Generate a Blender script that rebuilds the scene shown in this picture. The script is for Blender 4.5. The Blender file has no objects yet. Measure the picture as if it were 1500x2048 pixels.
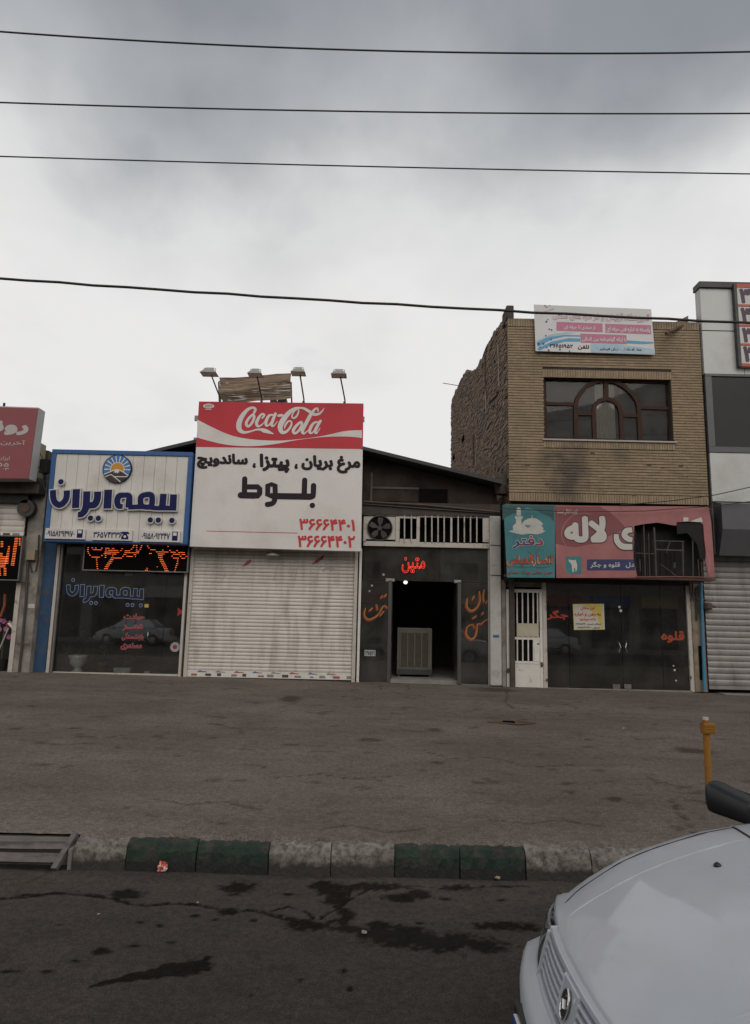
import bpy, bmesh, math, random, unicodedata
import numpy as np
from mathutils import Vector, Matrix
from mathutils.geometry import tessellate_polygon, interpolate_bezier
random.seed(7)
SC = bpy.context.scene
COL = SC.collection
# ------------------------------------------------------------------ camera
F, CAMH, PITCH, ROLL = 1350.0, 1.8, math.atan(212 / 1350.0), 0.022
fwd = Vector((0, math.cos(PITCH), math.sin(PITCH)))
rt0 = Vector((1, 0, 0)); up0 = rt0.cross(fwd)
rt = rt0 * math.cos(ROLL) + up0 * math.sin(ROLL)
upv = -rt0 * math.sin(ROLL) + up0 * math.cos(ROLL)
cd = bpy.data.cameras.new('camera')
cam = bpy.data.objects.new('camera', cd); COL.objects.link(cam)
cam.matrix_world = Matrix(((rt.x, upv.x, -fwd.x, 0), (rt.y, upv.y, -fwd.y, 0), (rt.z, upv.z, -fwd.z, CAMH), (0, 0, 0, 1)))
cd.sensor_fit = 'VERTICAL'; cd.sensor_height = 36.0; cd.lens = F / 2048.0 * 36.0
cd.clip_start = 0.05; cd.clip_end = 3000
SC.camera = cam
# ------------------------------------------------------------------ sky
SUN_AZ, SUN_EL = math.radians(168), math.radians(42)     # sun veiled by cloud, high behind the camera
world = bpy.data.worlds.new('World'); SC.world = world; world.use_nodes = True
nt = world.node_tree; N = nt.nodes; L = nt.links
for n in list(N): N.remove(n)
def nn(t, **k):
    n = N.new(t)
    for a, b in k.items(): setattr(n, a, b)
    return n
def wmath(op, a, b=None, c=None):
    n = nn('ShaderNodeMath', operation=op)
    for i, x in enumerate((a, b, c)):
        if x is None: continue
        if isinstance(x, (int, float)): n.inputs[i].default_value = x
        else: L.new(x, n.inputs[i])
    return n.outputs[0]
out = nn('ShaderNodeOutputWorld'); bg = nn('ShaderNodeBackground')
sky = nn('ShaderNodeTexSky', sky_type='NISHITA', sun_disc=False)
sky.sun_elevation = SUN_EL; sky.sun_rotation = SUN_AZ
tc = nn('ShaderNodeTexCoord'); sep = nn('ShaderNodeSeparateXYZ'); L.new(tc.outputs['Generated'], sep.inputs[0])
zc = wmath('MAXIMUM', sep.outputs[2], 0.0)
den = wmath('ADD', zc, 0.22)
cmb = nn('ShaderNodeCombineXYZ')
L.new(wmath('DIVIDE', sep.outputs[0], den), cmb.inputs[0]); L.new(wmath('DIVIDE', sep.outputs[1], den), cmb.inputs[1])
n1 = nn('ShaderNodeTexNoise'); n1.inputs['Scale'].default_value = 1.25; n1.inputs['Detail'].default_value = 7; n1.inputs['Roughness'].default_value = 0.52; n1.inputs['Distortion'].default_value = 0.35
n2 = nn('ShaderNodeTexNoise'); n2.inputs['Scale'].default_value = 3.1; n2.inputs['Detail'].default_value = 5; n2.inputs['Roughness'].default_value = 0.5
mp = nn('ShaderNodeMapping'); mp.inputs['Location'].default_value = (3.3, 1.7, 0); mp.inputs['Scale'].default_value = (1.0, 0.75, 1)
L.new(cmb.outputs[0], mp.inputs[0]); L.new(mp.outputs[0], n1.inputs['Vector']); L.new(mp.outputs[0], n2.inputs['Vector'])
nz = wmath('ADD', wmath('MULTIPLY', wmath('SUBTRACT', n1.outputs[0], 0.5), 0.34), wmath('MULTIPLY', wmath('SUBTRACT', n2.outputs[0], 0.5), 0.24))
hz = wmath('ADD', zc, nz)
rp = nn('ShaderNodeValToRGB'); cr = rp.color_ramp
while len(cr.elements) > 1: cr.elements.remove(cr.elements[0])
cr.elements[0].position = 0.0; cr.elements[0].color = (0.77, 0.785, 0.80, 1)
for p, c in ((0.20, (0.82, 0.815, 0.81)), (0.42, (0.82, 0.81, 0.81)), (0.52, (0.71, 0.715, 0.715)), (0.61, (0.46, 0.475, 0.495)), (0.71, (0.285, 0.305, 0.335)), (0.85, (0.215, 0.235, 0.27)), (1.0, (0.20, 0.22, 0.255))):
    e = cr.elements.new(p); e.color = (*c, 1)
L.new(hz, rp.inputs[0])
skm = nn('ShaderNodeMix', data_type='RGBA', blend_type='MULTIPLY'); skm.inputs[0].default_value = 1
L.new(sky.outputs[0], skm.inputs[6]); skm.inputs[7].default_value = (0.10, 0.10, 0.10, 1)
n3 = nn('ShaderNodeTexNoise'); n3.inputs['Scale'].default_value = 1.9; n3.inputs['Detail'].default_value = 4
mp3 = nn('ShaderNodeMapping'); mp3.inputs['Location'].default_value = (8.3, 4.1, 0); L.new(cmb.outputs[0], mp3.inputs[0]); L.new(mp3.outputs[0], n3.inputs['Vector'])
gap = nn('ShaderNodeMapRange'); gap.inputs[1].default_value = 0.66; gap.inputs[2].default_value = 0.80; gap.inputs[3].default_value = 0.0; gap.inputs[4].default_value = 0.5
L.new(n3.outputs[0], gap.inputs[0])
mx = nn('ShaderNodeMix', data_type='RGBA'); L.new(gap.outputs[0], mx.inputs[0]); 
n4 = nn('ShaderNodeTexNoise'); n4.inputs['Scale'].default_value = 2.4; n4.inputs['Detail'].default_value = 6; L.new(mp3.outputs[0], n4.inputs['Vector'])
mot = nn('ShaderNodeMapRange'); mot.inputs[1].default_value = 0.28; mot.inputs[2].default_value = 0.50; mot.inputs[3].default_value = 0.91; mot.inputs[4].default_value = 1.0; L.new(n4.outputs[0], mot.inputs[0])
msc = nn('ShaderNodeVectorMath', operation='SCALE'); L.new(rp.outputs[0], msc.inputs[0]); L.new(mot.outputs[0], msc.inputs['Scale']); L.new(msc.outputs[0], mx.inputs[6]); L.new(skm.outputs[2], mx.inputs[7])
L.new(mx.outputs[2], bg.inputs[0]); bg.inputs[1].default_value = 1.0
L.new(bg.outputs[0], out.inputs[0])
# ------------------------------------------------------------------ sun (veiled by cloud)
sl = bpy.data.lights.new('sun', 'SUN'); sl.energy = 1.3; sl.angle = math.radians(50); sl.color = (1.0, 0.94, 0.86)
so = bpy.data.objects.new('sun', sl); COL.objects.link(so)
sd = Vector((math.sin(SUN_AZ) * math.cos(SUN_EL), math.cos(SUN_AZ) * math.cos(SUN_EL), math.sin(SUN_EL)))
so.rotation_euler = sd.to_track_quat('Z', 'Y').to_euler()
so.location = sd * 60
vs = SC.view_settings; vs.view_transform = 'Standard'; vs.look = 'None'; vs.exposure = 0.0; vs.gamma = 1.0; vs.use_curve_mapping = False
SC.cycles.max_bounces = 6; SC.cycles.transparent_max_bounces = 10

# ------------------------------------------------------------------ measuring: picture point -> place on a known plane
def ray(u, v): return fwd + rt * ((u - 750) / F) - upv * ((v - 1024) / F)
CAM = Vector((0, 0, CAMH))
def P(u, v, Y): d = ray(u, v); return CAM + d * (Y / d.y)
def PX(u, v, X): d = ray(u, v); return CAM + d * (X / d.x)
def PZ(u, v, Z): d = ray(u, v); return CAM + d * ((Z - CAMH) / d.z)
def R(l, t, r, b, Y):
    mx_, my_ = (l + r) / 2, (t + b) / 2
    return P(l, my_, Y).x, P(r, my_, Y).x, P(mx_, b, Y).z, P(mx_, t, Y).z
Y0 = 15.7
def zb(x): return 0.35 - 0.009 * max(-12, min(12, x))
def zpave(x, y):
    t = max(0, min(1, (y - 5.3) / (Y0 - 5.3)))
    return 0.19 + (zb(x) - 0.19) * t

# ------------------------------------------------------------------ materials
MATS = {}
def M(name, col, rough=0.6, metal=0.0, var=0.18, scale=5.0, bump=0.0, bscale=60.0, col2=None, mixs=3.0, mixlo=0.5, mixhi=0.65,
      emit=0.0, coat=0.0, spec=0.5, streak=0.0, alpha=None, rnd=0.0):
    if name in MATS: return MATS[name]
    m = bpy.data.materials.new(name); m.use_nodes = True; t = m.node_tree; nd = t.nodes; lk = t.links
    b = nd['Principled BSDF']
    b.inputs['Roughness'].default_value = rough; b.inputs['Metallic'].default_value = metal
    b.inputs['Specular IOR Level'].default_value = spec
    if coat: b.inputs['Coat Weight'].default_value = coat; b.inputs['Coat Roughness'].default_value = 0.06
    co = nd.new('ShaderNodeNewGeometry').outputs['Position']
    src = None
    base = nd.new('ShaderNodeRGB'); base.outputs[0].default_value = (*col, 1); src = base.outputs[0]
    if col2 is not None:
        nz_ = nd.new('ShaderNodeTexNoise'); nz_.inputs['Scale'].default_value = mixs; nz_.inputs['Detail'].default_value = 6; nz_.inputs['Roughness'].default_value = 0.62
        if streak:
            mpn = nd.new('ShaderNodeMapping'); mpn.inputs['Scale'].default_value = (1, 1, streak); lk.new(co, mpn.inputs[0]); lk.new(mpn.outputs[0], nz_.inputs['Vector'])
        else: lk.new(co, nz_.inputs['Vector'])
        mr = nd.new('ShaderNodeMapRange'); mr.inputs[1].default_value = mixlo; mr.inputs[2].default_value = mixhi; lk.new(nz_.outputs[0], mr.inputs[0])
        mm = nd.new('ShaderNodeMix'); mm.data_type = 'RGBA'; lk.new(mr.outputs[0], mm.inputs[0]); lk.new(src, mm.inputs[6]); mm.inputs[7].default_value = (*col2, 1); src = mm.outputs[2]
    if var:
        n_ = nd.new('ShaderNodeTexNoise'); n_.inputs['Scale'].default_value = scale; n_.inputs['Detail'].default_value = 8; n_.inputs['Roughness'].default_value = 0.6; lk.new(co, n_.inputs['Vector'])
        mr = nd.new('ShaderNodeMapRange'); mr.inputs[1].default_value = 0.25; mr.inputs[2].default_value = 0.75; mr.inputs[3].default_value = 1 - var; mr.inputs[4].default_value = 1 + var; lk.new(n_.outputs[0], mr.inputs[0])
        val = mr.outputs[0]
        if rnd:
            gi = nd.new('ShaderNodeNewGeometry'); oi = nd.new('ShaderNodeObjectInfo')
            ad = nd.new('ShaderNodeMath'); ad.operation = 'ADD'; lk.new(gi.outputs['Random Per Island'], ad.inputs[0]); lk.new(oi.outputs['Random'], ad.inputs[1])
            fr = nd.new('ShaderNodeMath'); fr.operation = 'FRACT'; lk.new(ad.outputs[0], fr.inputs[0])
            m2 = nd.new('ShaderNodeMapRange'); m2.inputs[3].default_value = 1 - rnd; m2.inputs[4].default_value = 1 + rnd; lk.new(fr.outputs[0], m2.inputs[0])
            ml = nd.new('ShaderNodeMath'); ml.operation = 'MULTIPLY'; lk.new(val, ml.inputs[0]); lk.new(m2.outputs[0], ml.inputs[1]); val = ml.outputs[0]
        vm = nd.new('ShaderNodeVectorMath'); vm.operation = 'SCALE'; lk.new(src, vm.inputs[0]); lk.new(val, vm.inputs['Scale']); src = vm.outputs[0]
    lk.new(src, b.inputs['Base Color'])
    if emit:
        lk.new(src, b.inputs['Emission Color']); b.inputs['Emission Strength'].default_value = emit
    if bump:
        n_ = nd.new('ShaderNodeTexNoise'); n_.inputs['Scale'].default_value = bscale; n_.inputs['Detail'].default_value = 6; lk.new(co, n_.inputs['Vector'])
        bp = nd.new('ShaderNodeBump'); bp.inputs['Strength'].default_value = bump; bp.inputs['Distance'].default_value = 0.02; lk.new(n_.outputs[0], bp.inputs['Height']); lk.new(bp.outputs[0], b.inputs['Normal'])
    MATS[name] = m; return m
def glass_mat(name, tint=(0.62, 0.68, 0.66), refl=1.0, dust=0.03, dcol=(0.35, 0.33, 0.30)):
    if name in MATS: return MATS[name]
    m = bpy.data.materials.new(name); m.use_nodes = True; t = m.node_tree; nd = t.nodes; lk = t.links
    for n in list(nd): nd.remove(n)
    o = nd.new('ShaderNodeOutputMaterial'); tr = nd.new('ShaderNodeBsdfTransparent'); tr.inputs[0].default_value = (*tint, 1)
    gl = nd.new('ShaderNodeBsdfGlossy'); gl.inputs['Roughness'].default_value = 0.015; gl.inputs[0].default_value = (0.9 * refl,) * 3 + (1,)
    fr = nd.new('ShaderNodeFresnel'); fr.inputs[0].default_value = 1.9
    a = nd.new('ShaderNodeMixShader'); lk.new(fr.outputs[0], a.inputs[0]); lk.new(tr.outputs[0], a.inputs[1]); lk.new(gl.outputs[0], a.inputs[2])
    df = nd.new('ShaderNodeBsdfDiffuse'); df.inputs[0].default_value = (*dcol, 1)
    nz_ = nd.new('ShaderNodeTexNoise'); nz_.inputs['Scale'].default_value = 2.2; nz_.inputs['Detail'].default_value = 8
    co = nd.new('ShaderNodeTexCoord'); lk.new(co.outputs['Object'], nz_.inputs['Vector'])
    mr = nd.new('ShaderNodeMapRange'); mr.inputs[1].default_value = 0.3; mr.inputs[2].default_value = 0.8; mr.inputs[3].default_value = dust * 0.4; mr.inputs[4].default_value = dust * 2.2; lk.new(nz_.outputs[0], mr.inputs[0])
    b = nd.new('ShaderNodeMixShader'); lk.new(mr.outputs[0], b.inputs[0]); lk.new(a.outputs[0], b.inputs[1]); lk.new(df.outputs[0], b.inputs[2])
    lk.new(b.outputs[0], o.inputs[0]); MATS[name] = m; return m
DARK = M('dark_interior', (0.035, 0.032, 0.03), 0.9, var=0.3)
WHITE = M('white_paint_metal', (0.62, 0.59, 0.54), 0.45, var=0.10, col2=(0.30, 0.23, 0.17), mixs=4, mixlo=0.62, mixhi=0.75, bump=0.05)
DIRTYW = M('dirty_white_metal', (0.46, 0.42, 0.37), 0.55, var=0.15, col2=(0.17, 0.11, 0.075), mixs=5, mixlo=0.55, mixhi=0.72, bump=0.08)
VINYLW = M('white_vinyl', (0.66, 0.63, 0.60), 0.5, var=0.05, scale=1.5, col2=(0.55, 0.51, 0.47), mixs=0.9, mixlo=0.45, mixhi=0.75, spec=0.3, bump=0.12, bscale=2.5)
RED = M('red_vinyl', (0.47, 0.032, 0.045), 0.5, var=0.07, scale=1.2, spec=0.3)
NAVY = M('navy_acrylic', (0.012, 0.014, 0.075), 0.55, var=0.05, spec=0.15)
BLUE = M('blue_paint', (0.026, 0.095, 0.26), 0.5, var=0.12, col2=(0.05, 0.09, 0.16), mixs=4, mixlo=0.6, mixhi=0.75)
STEEL = M('grey_steel', (0.20, 0.19, 0.18), 0.45, 0.6, var=0.2, bump=0.04)
DSTEEL = M('dark_steel', (0.055, 0.052, 0.05), 0.55, 0.3, var=0.25)
RUST = M('rusty_steel', (0.10, 0.065, 0.045), 0.8, 0.1, var=0.3, bump=0.1)
BLACKP = M('black_plastic', (0.012, 0.012, 0.013), 0.42, var=0.1, bump=0.03, bscale=300)
CABLE = M('black_cable', (0.016, 0.015, 0.015), 0.6, var=0.1)
DARKTXT = M('dark_print', (0.028, 0.019, 0.024), 0.6, var=0.05, spec=0.15)
REDTXT = M('red_print', (0.50, 0.022, 0.030), 0.5, var=0.05)
PLASTER = M('stained_plaster', (0.26, 0.235, 0.205), 0.9, var=0.3, scale=4, col2=(0.11, 0.095, 0.08), mixs=2.2, mixlo=0.45, mixhi=0.7, bump=0.35, bscale=18)
CONC = M('concrete', (0.22, 0.205, 0.19), 0.9, var=0.25, scale=6, col2=(0.12, 0.11, 0.10), mixs=3, bump=0.25, bscale=40)
GLASS = glass_mat('shop_glass', (0.95, 0.96, 0.95))
LED = M('led_glow', (0.75, 0.035, 0.012), 0.5, var=0, emit=1.0)
LEDC = M('led_core', (1.0, 0.42, 0.08), 0.5, var=0, emit=1.5)

# ------------------------------------------------------------------ mesh building
ORG = {}
def link(o, parent=None):
    COL.objects.link(o)
    if parent is not None: o.parent = parent
    return o
def T(name, label, cat, loc=(0, 0, 0), group=None, kind=None):
    o = bpy.data.objects.new(name, None); COL.objects.link(o); o.location = loc; o.empty_display_size = 0.2
    ORG[o.name] = Vector(loc); tag(o, label, cat, group, kind); return o
def tag(o, label=None, cat=None, group=None, kind=None):
    if label: o['label'] = label
    if cat: o['category'] = cat
    if group: o['group'] = group
    if kind: o['kind'] = kind
    return o
class MB:
    def __init__(s): s.v = []; s.f = []
    def add(s, vs_, fs):
        k = len(s.v); s.v += [tuple(p) for p in vs_]; s.f += [tuple(i + k for i in f) for f in fs]; return s
    def box(s, x0, x1, y0, y1, z0, z1):
        return s.add([(x0, y0, z0), (x1, y0, z0), (x1, y1, z0), (x0, y1, z0), (x0, y0, z1), (x1, y0, z1), (x1, y1, z1), (x0, y1, z1)],
                     [(0, 3, 2, 1), (4, 5, 6, 7), (0, 1, 5, 4), (1, 2, 6, 5), (2, 3, 7, 6), (3, 0, 4, 7)])
    def prism(s, pts, y0, y1):          # outline in x,z, pushed from y0 (front) to y1
        n = len(pts)
        ar = sum(pts[i][0] * pts[(i + 1) % n][1] - pts[(i + 1) % n][0] * pts[i][1] for i in range(n))
        if ar < 0: pts = pts[::-1]
        vs_ = [(p[0], y0, p[1]) for p in pts] + [(p[0], y1, p[1]) for p in pts]
        return s.add(vs_, [tuple(range(n)), tuple(range(2 * n - 1, n - 1, -1))] + [((i + 1) % n, i, n + i, n + (i + 1) % n) for i in range(n)])
    def face(s, pts, y):                # flat print, outline in x,z
        n = len(pts)
        ar = sum(pts[i][0] * pts[(i + 1) % n][1] - pts[(i + 1) % n][0] * pts[i][1] for i in range(n))
        if ar < 0: pts = pts[::-1]
        return s.add([(p[0], y, p[1]) for p in pts], [tuple(range(n))])
    def tube(s, pts, r, n=8, cap=True):
        pts = [Vector(p) for p in pts]; m = len(pts); rs = r if isinstance(r, (list, tuple)) else [r] * m
        vs_ = []; prev = None
        for i, p in enumerate(pts):
            d = (pts[min(i + 1, m - 1)] - pts[max(i - 1, 0)]).normalized()
            a = prev if prev is not None else (Vector((0, 0, 1)) if abs(d.z) < 0.9 else Vector((1, 0, 0)))
            u = (a - d * a.dot(d)).normalized(); w = d.cross(u); prev = u
            for k in range(n):
                q = 2 * math.pi * k / n; vs_.append(p + (u * math.cos(q) + w * math.sin(q)) * rs[i])
        fs = [(i * n + k, i * n + (k + 1) % n, (i + 1) * n + (k + 1) % n, (i + 1) * n + k) for i in range(m - 1) for k in range(n)]
        if cap: fs += [tuple(range(n))[::-1], tuple((m - 1) * n + k for k in range(n))]
        return s.add(vs_, fs)
    def lathe(s, c, prof, n=20):
        c = Vector(c); m = len(prof)
        vs_ = [c + Vector((r * math.cos(2 * math.pi * k / n), r * math.sin(2 * math.pi * k / n), z)) for r, z in prof for k in range(n)]
        fs = [(i * n + k, i * n + (k + 1) % n, (i + 1) * n + (k + 1) % n, (i + 1) * n + k) for i in range(m - 1) for k in range(n)]
        return s.add(vs_, fs + [tuple(range(n))[::-1], tuple((m - 1) * n + k for k in range(n))])
    def disc(s, cx, cz, r, y, n=28, y1=None):
        pts = [(cx + r * math.cos(2 * math.pi * k / n), cz + r * math.sin(2 * math.pi * k / n)) for k in range(n)]
        return s.face(pts, y) if y1 is None else s.prism(pts, y, y1)
    def grid(s, fn, nu, nv):
        vs_ = [fn(i / nu, j / nv) for i in range(nu + 1) for j in range(nv + 1)]
        return s.add(vs_, [(i * (nv + 1) + j, (i + 1) * (nv + 1) + j, (i + 1) * (nv + 1) + j + 1, i * (nv + 1) + j + 1) for i in range(nu) for j in range(nv)])
    def obj(s, name, mat, parent=None, smooth=False, bevel=0, loc=None, kind=None, label=None):
        o0 = Vector((0, 0, 0))
        if parent is not None: o0 = ORG[parent.name]
        elif loc is not None: o0 = Vector(loc)
        me = bpy.data.meshes.new(name); me.from_pydata([tuple(Vector(p) - o0) for p in s.v], [], s.f); me.update()
        if isinstance(mat, (list, tuple)):
            for q in mat: me.materials.append(q)
        else: me.materials.append(mat)
        if smooth: me.polygons.foreach_set('use_smooth', [True] * len(me.polygons))
        o = bpy.data.objects.new(name, me); link(o, parent)
        if parent is None and loc is not None: o.location = loc
        ORG[o.name] = o0
        if bevel:
            b = o.modifiers.new('bevel', 'BEVEL'); b.width = bevel; b.segments = 2; b.limit_method = 'ANGLE'
        if kind: o['kind'] = kind
        if label: o['label'] = label
        return o
def bx(name, mat, parent, x0, x1, y0, y1, z0, z1, bevel=0.0, **k): return MB().box(x0, x1, y0, y1, z0, z1).obj(name, mat, parent, bevel=bevel, **k)
def clone(o, loc, parent):           # a piece that shares its mesh
    c = o.copy(); COL.objects.link(c); c.parent = parent; c.location = loc; return c
def copy_tree(o, parent=None):
    c = o.copy(); COL.objects.link(c); c.parent = parent
    for ch in list(o.children): copy_tree(ch, c)
    return c

# ------------------------------------------------------------------ lettering
FORMS = {}
for cp in list(range(0xFB50, 0xFDFF)) + list(range(0xFE70, 0xFEFD)):
    d_ = unicodedata.decomposition(chr(cp)).split()
    if len(d_) >= 2 and d_[0] in ('<isolated>', '<final>', '<initial>', '<medial>'):
        FORMS[(''.join(chr(int(x, 16)) for x in d_[1:]), d_[0][1:-1])] = chr(cp)
def shape(s):
    o = []; n = len(s); i = 0; prev = False
    while i < n:
        c = s[i]
        if c == 'ل' and i + 1 < n and s[i + 1] == 'ا':
            o.append(FORMS[('لا', 'final' if prev else 'isolated')]); prev = False; i += 2; continue
        if c == 'ـ': o.append(c); prev = True; i += 1; continue
        if (c, 'isolated') not in FORMS: o.append(c); prev = False; i += 1; continue
        nx = i + 1 < n and (s[i + 1] == 'ـ' or (s[i + 1], 'final') in FORMS) and (c, 'initial') in FORMS
        p = prev and (c, 'final') in FORMS
        o.append(FORMS[(c, 'medial' if p and nx else 'final' if p else 'initial' if nx else 'isolated')]); prev = nx; i += 1
    r = []; run = ''
    for c in o:
        if c in '۰۱۲۳۴۵۶۷۸۹': run += c
        else:
            if run: r.append(run); run = ''
            r.append(c)
    if run: r.append(run)
    return ''.join(reversed(r))
TCACHE = {}
def contours(s):
    if s in TCACHE: return TCACHE[s]
    c = bpy.data.curves.new('tmp', 'FONT'); c.body = shape(s); c.size = 1
    o = bpy.data.objects.new('tmp', c); COL.objects.link(o)
    dg = bpy.context.evaluated_depsgraph_get()
    cu = o.to_curve(dg); cs = []
    for sp in cu.splines:
        pts = []
        if sp.type == 'BEZIER':
            bp = sp.bezier_points; n = len(bp)
            for i in range(n):
                a, b = bp[i], bp[(i + 1) % n]
                pts += [(q.x, q.y) for q in interpolate_bezier(a.co, a.handle_right, b.handle_left, b.co, 5)[:-1]]
        else: pts = [(q.co.x, q.co.y) for q in sp.points]
        q = []
        for p in pts:
            if not q or abs(p[0] - q[-1][0]) + abs(p[1] - q[-1][1]) > 1e-4: q.append(p)
        if len(q) > 3: cs.append(q)
    o.to_curve_clear(); bpy.data.objects.remove(o); bpy.data.curves.remove(c)
    TCACHE[s] = cs; return cs
def area(p): return 0.5 * sum(p[i][0] * p[(i + 1) % len(p)][1] - p[(i + 1) % len(p)][0] * p[i][1] for i in range(len(p)))
def inside(pt, poly):
    x, y = pt; r = False; n = len(poly)
    for i in range(n):
        x0, y0 = poly[i]; x1, y1 = poly[(i + 1) % n]
        if (y0 > y) != (y1 > y) and x < (x1 - x0) * (y - y0) / (y1 - y0) + x0: r = not r
    return r
def text_polys(s):
    cs = contours(s)
    big = max(cs, key=lambda p: abs(area(p))); sg = 1 if area(big) > 0 else -1
    outers = [p for p in cs if area(p) * sg > 0]; holes = [p for p in cs if area(p) * sg <= 0]
    return [(p, [h for h in holes if inside(h[0], p)]) for p in outers]
def text(s, box, y, mat, parent, bold=0.0, name='lettering', depth=0.0, step=0.0004, grow=0.0):
    # box: (x0, x1, z0, z1) on the plane y, or four picture corners TL, TR, BR, BL measured on that plane
    if len(box[:1]) and isinstance(box[0], tuple):
        c = [P(u, v, y) for u, v in box]
        fn = lambda a, b: ((c[3].x * (1 - a) + c[2].x * a) * (1 - b) + (c[0].x * (1 - a) + c[1].x * a) * b, (c[3].z * (1 - a) + c[2].z * a) * (1 - b) + (c[0].z * (1 - a) + c[1].z * a) * b)
    else:
        x0, x1, z0, z1 = box; fn = lambda a, b: (x0 + (x1 - x0) * a, z0 + (z1 - z0) * b)
    ref = [q for p, _ in text_polys(s) for q in p]
    a0, a1 = min(q[0] for q in ref), max(q[0] for q in ref); b0, b1 = min(q[1] for q in ref), max(q[1] for q in ref)
    ps = text_polys(s)
    mb = MB()
    for i, (p, hs) in enumerate(ps):
        loops = []
        for lp in [p] + hs:
            w = [fn((q[0] - a0) / (a1 - a0), (q[1] - b0) / (b1 - b0)) for q in lp]; loops.append([Vector((q[0], 0, q[1])) for q in w])
        flat = [q for lp in loops for q in lp]; tr = tessellate_polygon([[Vector((q.x, q.z, 0)) for q in lp] for lp in loops])
        yy = y - (i % 5) * 0.0009; fs = []
        for t in tr:
            a, b, c_ = (flat[k] for k in t)
            if (b.x - a.x) * (c_.z - a.z) - (b.z - a.z) * (c_.x - a.x) < 0: t = (t[0], t[2], t[1])
            fs.append(t)
        mb.add([(q.x, yy, q.z) for q in flat], fs)
        if bold:
            sc_ = (Vector(fn(1, 0)) - Vector(fn(0, 0))).length / (a1 - a0) * 0.5 + (Vector(fn(0, 1)) - Vector(fn(0, 0))).length / (b1 - b0) * 0.5
            for lp in loops: stroke(mb, [(q.x, q.z, 2 * bold * sc_) for q in lp], yy - 0.0002, closed=True, curve=False)
        if depth:
            for lp in loops:
                n = len(lp); mb.add([(q.x, yy, q.z) for q in lp] + [(q.x, y + depth, q.z) for q in lp], [(k, (k + 1) % n, n + (k + 1) % n, n + k) for k in range(n)])
    return mb.obj(name, mat, parent)
def smooth_path(pts, sub=6, closed=False):
    n = len(pts); o = []
    rng = range(n) if closed else range(n - 1)
    for i in rng:
        g = (lambda k: pts[k % n]) if closed else (lambda k: pts[max(0, min(n - 1, k))])
        p0, p1, p2, p3 = g(i - 1), g(i), g(i + 1), g(i + 2)
        for k in range(sub):
            t = k / sub
            o.append(tuple(0.5 * (2 * b + (c - a) * t + (2 * a - 5 * b + 4 * c - d) * t * t + (3 * b - a - 3 * c + d) * t ** 3) for a, b, c, d in zip(p0, p1, p2, p3)))
    if not closed: o.append(tuple(pts[-1]))
    return o
def stroke(mb, pts, y, closed=False, curve=True, y1=None, caps=True, grow=0.0):   # pts: (x, z, width) in metres
    q = smooth_path(pts, 6, closed) if curve else list(pts)
    n = len(q); Lp = []; Rp = []
    for i in range(n):
        a = Vector(q[(i - 1) % n][:2] if closed or i > 0 else q[i][:2]); b = Vector(q[(i + 1) % n][:2] if closed or i < n - 1 else q[i][:2])
        d = b - a
        if d.length < 1e-9: d = Vector((1, 0))
        d.normalize(); w = max(0.0008, q[i][2] / 2 + grow); nrm = Vector((-d.y, d.x)); c = Vector(q[i][:2])
        if grow and not closed and i in (0, n - 1): c = c + d * (grow if i else -grow)
        Lp.append(c + nrm * w); Rp.append(c - nrm * w)
    def strip(A, B, yy, flip):
        k = n if closed else n - 1
        mb.add([(p.x, yy - 0.00012 * (i_ % 5), p.y) for i_, p in enumerate(A)] + [(p.x, yy - 0.00012 * (i_ % 5), p.y) for i_, p in enumerate(B)], [((i, n + i, n + (i + 1) % n, (i + 1) % n) if not flip else (i, (i + 1) % n, n + (i + 1) % n, n + i)) for i in range(k)])
    strip(Lp, Rp, y, False)
    if y1 is not None:
        for A in (Lp, Rp):
            k = n if closed else n - 1
            mb.add([(p.x, y, p.y) for p in A] + [(p.x, y1, p.y) for p in A], [(i, (i + 1) % n, n + (i + 1) % n, n + i) for i in range(k)])
        if not closed:
            for i in (0, n - 1): mb.add([(Lp[i].x, y, Lp[i].y), (Rp[i].x, y, Rp[i].y), (Rp[i].x, y1, Rp[i].y), (Lp[i].x, y1, Lp[i].y)], [(0, 1, 2, 3)])
    if caps and not closed:
        for i in (0, n - 1): mb.disc(q[i][0], q[i][1], max(0.0008, q[i][2] / 2 + grow), y + 0.0002, 14, y1)

# ================================================================== GROUND
rng = np.random.default_rng(5)
HT = rng.random((256, 256))
def vnoise(x, y):
    xi = np.floor(x).astype(int); yi = np.floor(y).astype(int); fx = x - xi; fy = y - yi
    fx = fx * fx * (3 - 2 * fx); fy = fy * fy * (3 - 2 * fy)
    g = lambda a, b: HT[a & 255, b & 255]
    return (g(xi, yi) * (1 - fx) + g(xi + 1, yi) * fx) * (1 - fy) + (g(xi, yi + 1) * (1 - fx) + g(xi + 1, yi + 1) * fx) * fy
def fbm(x, y, o=4):
    r = 0; a = 0.5
    for i in range(o): r = r + a * vnoise(x * 2 ** i + 17.3 * i, y * 2 ** i + 9.1 * i); a *= 0.5
    return r / (1 - 0.5 ** o)
def seg_dist(X, Y, pts):
    d = np.full(X.shape, 1e9)
    for (ax, ay), (bx_, by_) in zip(pts[:-1], pts[1:]):
        dx, dy = bx_ - ax, by_ - ay; t = np.clip(((X - ax) * dx + (Y - ay) * dy) / (dx * dx + dy * dy + 1e-12), 0, 1)
        d = np.minimum(d, np.hypot(X - ax - t * dx, Y - ay - t * dy))
    return d
def sstep(a, b, x): t = np.clip((x - a) / (b - a), 0, 1); return t * t * (3 - 2 * t)
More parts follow.
